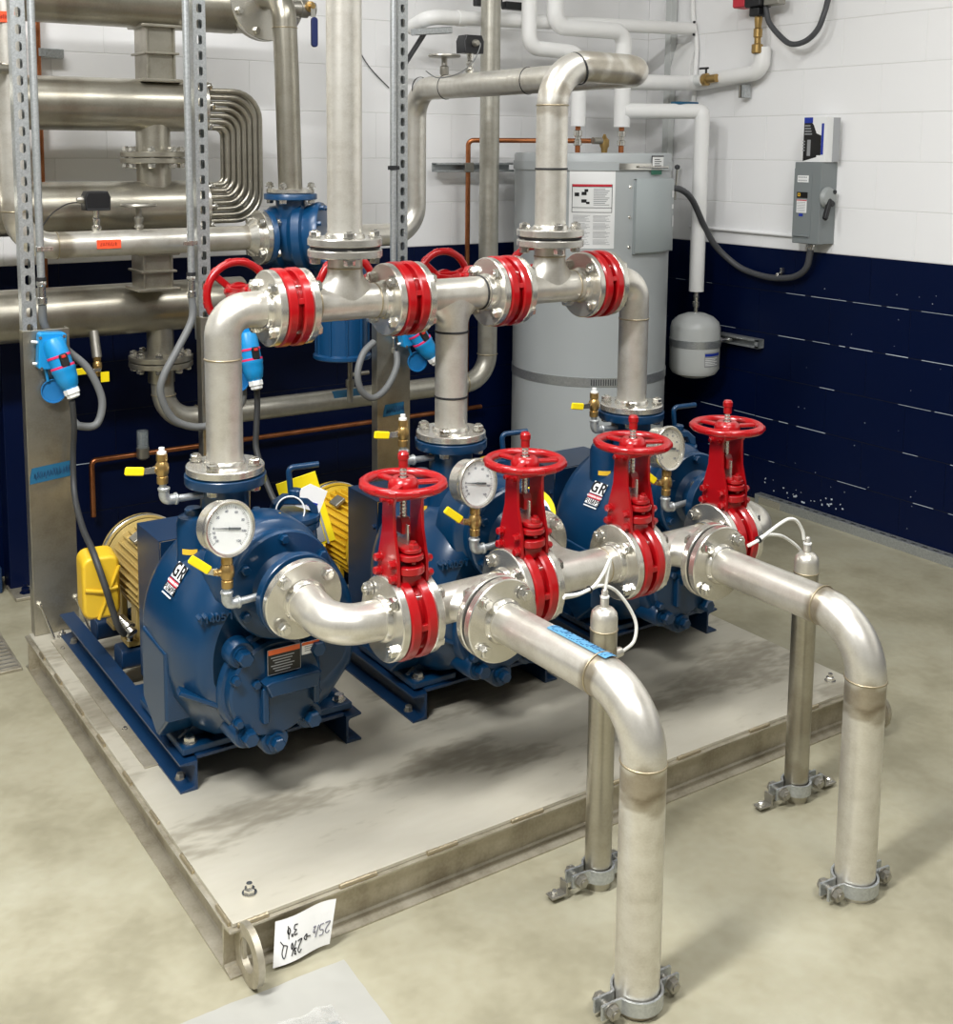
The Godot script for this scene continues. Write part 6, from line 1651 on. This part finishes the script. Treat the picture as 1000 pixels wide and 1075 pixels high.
	put("body", Sh.new().lathe([Vector2(0.014, 0), Vector2(0.016, 0.02), Vector2(0.022, 0.03), Vector2(0.022, 0.06), Vector2(0.012, 0.068), Vector2(0.005, 0.085), Vector2(0, 0.085)], 16), "brass", o)
	put("inlet", Sh.new().at(ax(Vector3(-0.02, 0.055, 0), Vector3(-1, 0, 0))).cyl(0.016, 0.05, 0, 12), "dull_zinc", o)
	# white insulated lines on the back and right walls
	o = thing("insulated_pipe", "long white pipe high across the picture, ending at the right wall", "pipe")
	put("insulation", Sh.new().tube(pv([Vector3(1.93, 2.224, -2.21), Vector3(3.39, 2.263, -2.21)]), 0.031, 28), "insulation", o)
	put("elbow", Sh.new().tube(bend([Vector3(1.96, 2.225, -2.21), Vector3(1.86, 2.222, -2.21), Vector3(1.86, 2.19, -2.36)], 0.05, 6), 0.032, 24), "insulation", o)
	put("collar", Sh.new().at(ax(Vector3(2.0, 2.226, -2.21), Vector3.RIGHT)).ring(0.03, 0.034, 0.035, 0, 24, 0.001), "insulation", o)
	for y in [0.03, -0.03]: put("end_screw", Sh.new().at(mv(Vector3(3.385, 2.263 + y, -2.19))).box(Vector3(0.012, 0.012, 0.012), Vector3.ZERO, 0.003), "black_rubber", o)
	rebase(o, Vector3(1.93, 2.2, -2.21))
	o = thing("pipe_bracket", "angled steel bracket under the high white pipe's left end", "bracket", Vector3(1.88, 2.165, -2.22))
	put("arm", Sh.new().at(Transform3D(Basis(Vector3(0, 0, 1), 0.1), Vector3.ZERO)).box(Vector3(0.19, 0.028, 0.04), Vector3.ZERO, 0.004), "galvanized", o)
	for z in [-0.012, 0.012]: put("brace", Sh.new().tube(pv([Vector3(-0.04, -0.015, z), Vector3(0.0, -0.16, z - 0.27)]), 0.007, 6), "dark_hose", o)
	o = thing("insulated_pipe", "white insulated pipe along the right wall, turning up to the brass fitting", "pipe")
	put("insulation", Sh.new().tube(bend([Vector3(2.62, 1.985, -2.22), Vector3(3.37, 1.995, -2.17), Vector3(3.37, 2.03, -1.735), Vector3(3.37, 2.14, -1.735)], [0.06, 0.08], 8), 0.037, 28), "insulation", o)
	rebase(o, Vector3(3.37, 1.99, -2.15))
	o = thing("side_valve", "small valve set into the white insulated pipe on the right wall", "valve", Vector3(3.345, 2.005, -2.06))
	put("body", Sh.new().at(ax(Vector3(-0.02, 0, 0), Vector3(0, 0.06, 1))).lathe([Vector2(0.022, -0.04), Vector2(0.024, -0.01), Vector2(0.03, 0), Vector2(0.03, 0.03), Vector2(0.02, 0.035), Vector2(0.02, 0.09), Vector2(0, 0.09)], 14), "brass", o)
	put("union", Sh.new().at(ax(Vector3(-0.035, 0, 0), Vector3(0, 0.06, 1))).ring(0.01, 0.027, 0.04, -0.03, 14, 0.002), "white_plastic", o)
	put("handle", Sh.new().box(Vector3(0.012, 0.01, 0.06), Vector3(-0.02, 0.055, 0.005), 0.003), "black_plastic", o)
	put("stem", Sh.new().cyl(0.005, 0.05, 0.005, 8), "black_plastic", o)
	o = thing("pipe_hanger", "small steel strut clip under the white insulated pipe on the right wall", "bracket", Vector3(3.39, 1.945, -1.855))
	put("clip", Sh.new().box(Vector3(0.04, 0.06, 0.022), Vector3(0, 0, 0.012), 0.002), "galvanized", o)
	put("clip", Sh.new().box(Vector3(0.04, 0.06, 0.012), Vector3(0, 0, -0.012), 0.002), "dull_zinc", o)
	o = thing("insulated_pipe", "white insulated pipe turning down the right wall to the small tank", "pipe")
	put("insulation", Sh.new().tube(bend([Vector3(2.905, 1.852, -2.15), Vector3(3.24, 1.852, -1.985), Vector3(3.24, 1.84, -1.972), Vector3(3.24, 0.995, -1.972)], [0.04, 0.06], 8), 0.0355, 28), "insulation", o)
	rebase(o, Vector3(3.24, 0.995, -1.972))
	solo("blue_tape_strip", Sh.new().at(mv(Vector3(3.19, 1.89, -2.04))).box(Vector3(0.13, 0.014, 0.06), Vector3.ZERO, 0.004), "blue_tape", "strip of blue tape lying on the white pipe above the heater", "tape")
	# the small expansion tank and its strap
	o = thing("expansion_tank", "small white round tank hanging under the white pipe, beside the navy wall", "tank", Vector3(3.24, 0.573, -1.97))
	put("shell", Sh.new().lathe([Vector2(0, 0), Vector2(0.06, 0.006), Vector2(0.105, 0.025), Vector2(0.12, 0.05), Vector2(0.12, 0.245), Vector2(0.112, 0.275), Vector2(0.085, 0.30), Vector2(0.045, 0.316), Vector2(0, 0.32)], 44), "tank_enamel", o)
	put("neck", Sh.new().lathe([Vector2(0.012, 0.315), Vector2(0.012, 0.345), Vector2(0.018, 0.347), Vector2(0.018, 0.37), Vector2(0.013, 0.374), Vector2(0.016, 0.4), Vector2(0.01, 0.425), Vector2(0, 0.425)], 14), "zinc", o)
	put("strap", Sh.new().ring(0.12, 0.1235, 0.036, 0.158, 44, 0.001), "galvanized", o)
	s = Sh.new(); patch(s, 0.1212, 112, 62, 0.07, 0.14, 10)
	lb = put("label", s, "label_grey", o)
	s = Sh.new(); patch(s, 0.1216, 111, 66, 0.122, 0.135, 10); put("label_heading", s, "label_blue", lb)
	s = Sh.new()
	for k in 5: patch(s, 0.1216, 110, 74 + k % 2 * 8, 0.078 + k * 0.008, 0.081 + k * 0.008, 9)
	put("label_text", s, "label_white", lb)
	o = thing("tank_strut", "short galvanized strut holding the small white tank to the wall", "bracket", Vector3(3.40, 0.762, -1.83))
	s = Sh.new()
	s.box(Vector3(0.04, 0.003, 0.26), Vector3(0, 0.02, 0)); s.box(Vector3(0.04, 0.003, 0.26), Vector3(0, -0.02, 0)); s.box(Vector3(0.003, 0.04, 0.26), Vector3(0.02, 0, 0))
	s.box(Vector3(0.003, 0.01, 0.26), Vector3(-0.02, 0.016, 0)); s.box(Vector3(0.003, 0.01, 0.26), Vector3(-0.02, -0.016, 0))
	s.box(Vector3(0.003, 0.04, 0.02), Vector3(-0.02, 0, 0.12))
	put("rail", s, "galvanized", o)
	put("clamp_bolt", Sh.new().at(ax(Vector3(-0.09, 0, -0.06), Vector3(1, 0, 0.2))).lathe([Vector2(0, 0), Vector2(0.022, 0), Vector2(0.022, 0.014), Vector2(0.009, 0.016), Vector2(0.009, 0.08), Vector2(0, 0.08)], 8), "zinc", o)
	# slotted strut standing in the corner, with a gusset
	o = thing("corner_strut", "pale painted strut standing in the corner behind the pipes", "strut", Vector3(3.395, 1.2, -2.36))
	s = Sh.new().box(Vector3(0.042, 1.45, 0.042), Vector3(0, 0.725, 0), 0.003)
	put("rail", s, "tank_enamel", o)
	put("gusset", Sh.new().extrude(PackedVector2Array([Vector2(-0.02, 0.88), Vector2(-0.02, 0.8), Vector2(0.02, 0.8), Vector2(0.02, 1.0)]), 0.022, 0.16, 0.002), "white_mortar", o)
	solo("wall_tube", Sh.new().tube(spline([Vector3(3.405, 2.7, -2.23), Vector3(3.405, 2.35, -2.222), Vector3(3.405, 2.2, -2.19), Vector3(3.405, 2.06, -2.19), Vector3(3.405, 1.88, -2.2)], 6), 0.011, 10), "insulation", "thin white tube running down the right wall near the corner", "tube")
	solo("wall_conduit", Sh.new().tube(pv([Vector3(3.412, 1.288, -2.2), Vector3(3.412, 1.284, -1.48)]), 0.008, 10), "white_wall", "thin white surface conduit between the white pipe and the grey switch box", "conduit")
	# switch box
	o = thing("switch_box", "grey electrical switch box with a side handle on the right wall", "switch", Vector3(3.37, 1.262, -1.402))
	put("enclosure", Sh.new().box(Vector3(0.106, 0.358, 0.145), Vector3(0, 0.179, 0), 0.003), "grey_enamel", o)
	s = Sh.new().at(fr(Vector3(-0.0545, 0.179, -0.022), Vector3(0, 0, 1), Vector3.UP)).extrude(rrect(0.098, 0.31, 0.008), -0.001, 0.0, 0.0)
	s.at(mv(Vector3(-0.057, 0.034, -0.02))).box(Vector3(0.012, 0.008, 0.085), Vector3.ZERO, 0.003)
	put("door", s, "grey_enamel", o)
	var sf := fr(Vector3(-0.0555, 0, -0.022), Vector3(0, 0, 1), Vector3.UP)
	lb = put("box_label", Sh.new().at(sf).box(Vector3(0.055, 0.058, 0.001), Vector3(-0.002, 0.165, 0)), "label_white", o)
	put("label_heading", Sh.new().at(sf).box(Vector3(0.055, 0.004, 0.0008), Vector3(-0.002, 0.191, 0.0008)), "label_red", lb)
	s = Sh.new().at(sf)
	for k in 7: s.box(Vector3(0.045, 0.0018, 0.0004), Vector3(-0.004, 0.182 - k * 0.0065, 0.0008))
	put("label_text", s, "label_grey", lb)
	lb = put("maker_plate", Sh.new().at(sf).box(Vector3(0.058, 0.026, 0.001), Vector3(-0.001, 0.214, 0)), "label_black", o)
	put("maker_mark", Sh.new().at(sf).box(Vector3(0.014, 0.014, 0.0008), Vector3(-0.018, 0.215, 0.0008)), "label_yellow", lb)
	put("maker_mark", Sh.new().at(sf).box(Vector3(0.007, 0.007, 0.0008), Vector3(-0.018, 0.215, 0.0012)), "label_black", lb)
	put("blue_label", Sh.new().at(sf).box(Vector3(0.022, 0.012, 0.001), Vector3(-0.004, 0.126, 0)), "label_blue", o)
	lb = put("marked_strip", Sh.new().at(sf).box(Vector3(0.06, 0.03, 0.001), Vector3(0.0, 0.285, 0)), "label_white", o)
	s = Sh.new().at(sf)
	for k in 2:
		for j in 5: s.box(Vector3(0.006, 0.006, 0.0005), Vector3(-0.022 + j * 0.01, 0.292 - k * 0.014, 0.0008))
	put("label_text", s, "label_grey", lb)
	# the side handle
	s = Sh.new().at(ax(Vector3(-0.012, 0.205, 0.0725), Vector3(0, 0, 1))).lathe([Vector2(0, 0), Vector2(0.046, 0), Vector2(0.048, 0.006), Vector2(0.04, 0.022), Vector2(0.02, 0.026), Vector2(0, 0.026)], 28)
	put("handle_plate", s, "light_enamel", o)
	s = Sh.new().at(fr(Vector3(-0.03, 0.165, 0.098), Vector3(-0.42, -0.9, 0.1), Vector3(0.9, -0.42, 0))).box(Vector3(0.1, 0.026, 0.022), Vector3(0.01, 0, 0), 0.007)
	put("handle", s, "black_plastic", o)
	put("handle_hub", Sh.new().at(ax(Vector3(-0.012, 0.18, 0.096), Vector3(0, 0, 1))).cyl(0.014, 0.014, 0, 16, 0.003), "black_plastic", o)
	put("handle_screw", Sh.new().at(ax(Vector3(0.01, 0.23, 0.092), Vector3(0, 0, 1))).cyl(0.009, 0.01, 0, 12), "black_plastic", o)
	put("conduit_fitting", Sh.new().at(mv(Vector3(-0.005, 0, -0.005))).lathe([Vector2(0, -0.03), Vector2(0.014, -0.03), Vector2(0.014, -0.018), Vector2(0.02, -0.016), Vector2(0.02, -0.006), Vector2(0.013, -0.005), Vector2(0.013, 0)], 12), "zinc", o)
	solo("heater_whip", Sh.new().tube(spline([Vector3(2.93, 1.497, -1.86), Vector3(3.02, 1.49, -1.875), Vector3(3.12, 1.44, -1.90), Vector3(3.23, 1.32, -1.93), Vector3(3.31, 1.22, -1.93), Vector3(3.36, 1.15, -1.88), Vector3(3.385, 1.105, -1.80), Vector3(3.385, 1.085, -1.65), Vector3(3.38, 1.10, -1.51), Vector3(3.37, 1.15, -1.43), Vector3(3.365, 1.235, -1.407)], 8), 0.0145, 14), "dark_hose", "dark grey flexible conduit sagging from the water heater to the switch box", "conduit")
	o = thing("hose_clip", "small white clip holding the sagging dark conduit to the navy wall", "clip", Vector3(3.39, 1.095, -1.60))
	put("clip", Sh.new().at(ax(Vector3.ZERO, Vector3(0, 0, 1))).ring(0.0145, 0.018, 0.014, -0.007, 16, 0.001), "zinc", o)
	put("ear", Sh.new().box(Vector3(0.02, 0.025, 0.012), Vector3(0.015, 0.026, 0.004), 0.002), "zinc", o)
	carton()
	# valve actuator at the top
	o = thing("valve_actuator", "black and dark red actuator at the top edge over the brass fitting", "actuator", Vector3(3.34, 2.28, -1.74))
	put("brass_nipple", Sh.new().lathe([Vector2(0.022, -0.17), Vector2(0.026, -0.165), Vector2(0.026, -0.13), Vector2(0.015, -0.125), Vector2(0.015, -0.1), Vector2(0.02, -0.095), Vector2(0.02, -0.06), Vector2(0.015, -0.055), Vector2(0.018, -0.02), Vector2(0.018, 0.0), Vector2(0, 0)], 14), "brass", o)
	put("base", Sh.new().box(Vector3(0.07, 0.04, 0.06), Vector3(0, 0.015, 0.0), 0.006), "black_plastic", o)
	put("body", Sh.new().box(Vector3(0.09, 0.1, 0.1), Vector3(0, 0.085, -0.005), 0.01), "black_plastic", o)
	put("cover", Sh.new().box(Vector3(0.085, 0.07, 0.075), Vector3(-0.005, 0.075, -0.085), 0.008), "label_red", o)
	put("junction", Sh.new().box(Vector3(0.05, 0.045, 0.09), Vector3(0.0, 0.06, 0.09), 0.005), "dull_zinc", o)
	solo("flexible_conduit", Sh.new().tube(spline([Vector3(3.34, 2.32, -1.70), Vector3(3.335, 2.25, -1.675), Vector3(3.335, 2.19, -1.62), Vector3(3.335, 2.14, -1.545), Vector3(3.335, 2.145, -1.465), Vector3(3.34, 2.19, -1.405), Vector3(3.35, 2.26, -1.38), Vector3(3.38, 2.33, -1.385), Vector3(3.40, 2.36, -1.385)], 8), 0.0125, 14), "dark_hose", "dark flexible conduit in a hanging loop at the top right", "conduit")
	# slotted channel lying on the floor along the right wall
	o = thing("floor_channel", "slotted galvanized channel lying on the floor along the navy right wall", "channel", Vector3(3.40, 0, -1.68))
	s = Sh.new()
	s.box(Vector3(0.0027, 0.0413, 3.0), Vector3(-0.0205, 0.0206, 1.5), 0.0009); s.box(Vector3(0.0027, 0.0413, 3.0), Vector3(0.0205, 0.0206, 1.5), 0.0009)
	s.box(Vector3(0.0413, 0.0027, 3.0), Vector3(0, 0.0013, 1.5), 0.0009)
	for q in [-1, 1]: s.box(Vector3(0.013, 0.0027, 3.0), Vector3(q * 0.0143, 0.0413, 1.5), 0.0009)
	for k in 60: s.box(Vector3(0.0156, 0.0027, 0.022), Vector3(0, 0.0413, 0.012 + k * 0.0508), 0.0)
	put("channel", s, "galvanized", o)
	put("end_plate", Sh.new().box(Vector3(0.002, 0.034, 0.13), Vector3(-0.0225, 0.018, 0.09), 0.0005), "machined", o)
	# half-round lever on the wall by the white pipe
	o = thing("wall_latch", "small steel latch with a dark knob on the wall beside the white upright pipe", "latch", Vector3(3.40, 1.50, -2.28))
	put("rod", Sh.new().tube(pv([Vector3(-0.02, -0.08, 0.0), Vector3(-0.03, 0.08, 0.02)]), 0.006, 8), "zinc", o)
	put("knob", Sh.new().at(mv(Vector3(-0.03, 0.085, 0.02))).lathe([Vector2(0, -0.014), Vector2(0.012, -0.008), Vector2(0.014, 0), Vector2(0.012, 0.008), Vector2(0, 0.014)], 14), "dark_hose", o)
func carton() -> void:
	# the open carton standing on the switch box
	var o := thing("product_carton", "open cardboard carton in black, blue and white standing on the switch box", "carton", Vector3(3.362, 1.6205, -1.385))
	var W := 0.122; var H := 0.195; var D := 0.06
	put("carton", Sh.new().box(Vector3(D, H, W), Vector3(0, H / 2, 0.0), 0.0015), "label_white", o)
	var f := fr(Vector3(-D / 2 - 0.0006, 0, 0), Vector3(0, 0, 1), Vector3.UP)
	put("black_print", Sh.new().at(f).extrude(PackedVector2Array([Vector2(-W / 2 + 0.001, 0.004), Vector2(0.012, 0.022), Vector2(0.012, 0.03), Vector2(0.034, 0.03), Vector2(0.034, 0.115), Vector2(0.008, 0.125), Vector2(-0.008, 0.16), Vector2(-0.016, 0.17), Vector2(-W / 2 + 0.001, 0.17)]), -0.0004, 0.0004), "label_black", o)
	put("blue_print", Sh.new().at(f).box(Vector3(0.046, 0.024, 0.0008), Vector3(-W / 2 + 0.024, 0.182, 0)), "label_blue", o)
	put("blue_print", Sh.new().at(f).box(Vector3(0.012, 0.135, 0.0008), Vector3(0.041, 0.1, 0)), "label_blue", o)
	var s := Sh.new().at(f)
	for k in 4: s.box(Vector3(0.03 + k * 0.003, 0.006, 0.0008), Vector3(-W / 2 + 0.02 + k * 0.002, 0.158 - k * 0.012, 0.0006))
	s.box(Vector3(0.018, 0.07, 0.0008), Vector3(-0.03, 0.062, 0.0006))
	for k in 4: s.box(Vector3(0.012, 0.006, 0.0008), Vector3(-0.057, 0.09 - k * 0.013, 0.0006))
	put("grey_print", s, "label_grey", o)
	put("flap", Sh.new().at(Transform3D(Basis(Vector3.UP, 0.5), Vector3(0.02, H / 2, W / 2 + 0.012))).box(Vector3(0.0015, H - 0.005, 0.03), Vector3.ZERO), "label_grey", o)
# ---- loose things
func small_things() -> void:
	# tags hanging behind the leftmost pump's filling port
	var o := thing("manual_pouch", "yellow-edged manual pouch hanging behind the leftmost pump's filling port", "pouch", Vector3(0.505, 0.60, -0.70))
	var f := fr(Vector3(0.0, 0.1, 0.0), Vector3(0.93, 0.05, 0.3), Vector3(0.1, 1, 0))
	put("card", Sh.new().at(f * Transform3D(Basis(Vector3(0, 0, 1), 0.22), Vector3(0.015, 0, 0))).box(Vector3(0.11, 0.2, 0.003), Vector3.ZERO, 0.001), "yellow_vinyl", o)
	put("sleeve", Sh.new().at(f * Transform3D(Basis(Vector3(0, 0, 1), 0.22), Vector3(0.005, -0.02, 0.003))).box(Vector3(0.085, 0.15, 0.002), Vector3.ZERO, 0.0005), "label_grey", o)
	put("print", Sh.new().at(f * Transform3D(Basis(Vector3(0, 0, 1), 0.22), Vector3(0.052, -0.01, 0.0035))).box(Vector3(0.006, 0.17, 0.002), Vector3.ZERO, 0.0005), "label_grey", o)
	o = thing("paper_tag", "white paper tag on a wire ring round the leftmost pump's clamp handle", "tag", Vector3(0.40, 0.78, -0.55))
	put("tag", Sh.new().at(fr(Vector3(0.055, 0.012, 0.022), Vector3(0.9, -0.35, 0.3), Vector3(0.35, 0.9, 0.2))).extrude(PackedVector2Array([Vector2(-0.035, -0.03), Vector2(0.03, -0.03), Vector2(0.03, 0.03), Vector2(-0.018, 0.036), Vector2(-0.036, 0.018)]), -0.001, 0.001), "paper", o)
	put("tag_print", Sh.new().at(fr(Vector3(0.055, 0.012, 0.0235), Vector3(0.9, -0.35, 0.3), Vector3(0.35, 0.9, 0.2))).box(Vector3(0.025, 0.012, 0.001), Vector3(0.005, -0.014, 0)), "label_blue", o)
	put("ring", Sh.new().at(ax(Vector3(-0.005, -0.01, 0.02), Vector3(-0.3, 0.3, 1))).torus(0.036, 0.002, 0, 36, 6), "white_plastic", o)
	# round tag by the second valve
	o = thing("round_tag", "round white tag with a yellow edge hanging behind the second red valve", "tag", Vector3(0.985, 0.665, -0.36))
	put("disc", Sh.new().at(ax(Vector3(0.03, 0.04, 0.0), Vector3(-0.5, 0.35, 0.8))).cyl(0.07, 0.002, 0, 40), "yellow_vinyl", o)
	put("face", Sh.new().at(ax(Vector3(0.024, 0.036, 0.003), Vector3(-0.5, 0.35, 0.8))).cyl(0.061, 0.001, 0, 40), "paper", o)
	put("print", Sh.new().at(fr(Vector3(0.02, 0.055, 0.006), Vector3(0.85, 0.2, 0.45), Vector3(-0.1, 1, -0.3))).box(Vector3(0.04, 0.016, 0.001)), "faded_ink", o)
	put("strip", Sh.new().tube(spline([Vector3(0.03, 0.03, 0.02), Vector3(0.06, 0.01, 0.04), Vector3(0.09, -0.04, 0.05), Vector3(0.095, -0.075, 0.06)], 6), 0.004, 8), "white_cable", o)
	# plastic-covered floor opening at the bottom edge
	o = thing("plastic_sheet", "clear plastic sheet taped over a square floor opening at the bottom edge", "sheet", Vector3(0.035, 0, 0.245))
	var a := -0.03
	var q := Transform3D(Basis(Vector3.UP, a), Vector3.ZERO)
	put("frame", _sheet(q, 0.36, 0.36, 0.0015, 0.004, 22, 5), "film_white", o)
	put("cover", _sheet(q * mv(Vector3(-0.03, 0.001, 0.055)), 0.26, 0.26, 0.003, 0.012, 44, 9), "clear_film", o)
	put("dark_opening", Sh.new().at(q).box(Vector3(0.25, 0.0006, 0.25), Vector3(-0.03, 0.0022, 0.055)), "grey_enamel", o)
	o = thing("trench_cover", "ribbed steel trench cover in the floor at the left edge", "cover", Vector3(-0.2, 0, -1.9))
	put("plate", Sh.new().box(Vector3(0.37, 0.01, 0.46), Vector3(0.0, 0.005, 0.0), 0.002), "channel_steel", o)
	for k in 15: put("rib", Sh.new().box(Vector3(0.35, 0.004, 0.008), Vector3(0.0, 0.011, 0.21 - k * 0.03), 0.001), "dull_zinc", o)
func _sheet(f: Transform3D, w: float, h: float, y0: float, amp: float, k: int, sd: int) -> Sh:
	var nz := FastNoiseLite.new(); nz.seed = sd; nz.frequency = 14.0 if k > 20 else 6.0; nz.noise_type = FastNoiseLite.TYPE_SIMPLEX; nz.fractal_octaves = 2
	var s := Sh.new().at(f)
	var g := func(i: int, j: int) -> Vector3:
		var x := w * (float(i) / k - 0.5); var z := h * (float(j) / k - 0.5)
		return Vector3(x, y0 + amp * (0.5 + 0.5 * nz.get_noise_2d(x, z)), z)
	var nf := func(i: int, j: int) -> Vector3: return ((g.call(i, j + 1) - g.call(i, j - 1)) as Vector3).cross(g.call(i + 1, j) - g.call(i - 1, j)).normalized()
	for i in k:
		for j in k:
			var A: Vector3 = g.call(i, j); var B: Vector3 = g.call(i + 1, j); var C: Vector3 = g.call(i + 1, j + 1); var D: Vector3 = g.call(i, j + 1)
			s.quadn(A, B, C, D, nf.call(i, j), nf.call(i + 1, j), nf.call(i + 1, j + 1), nf.call(i, j + 1))
	return s
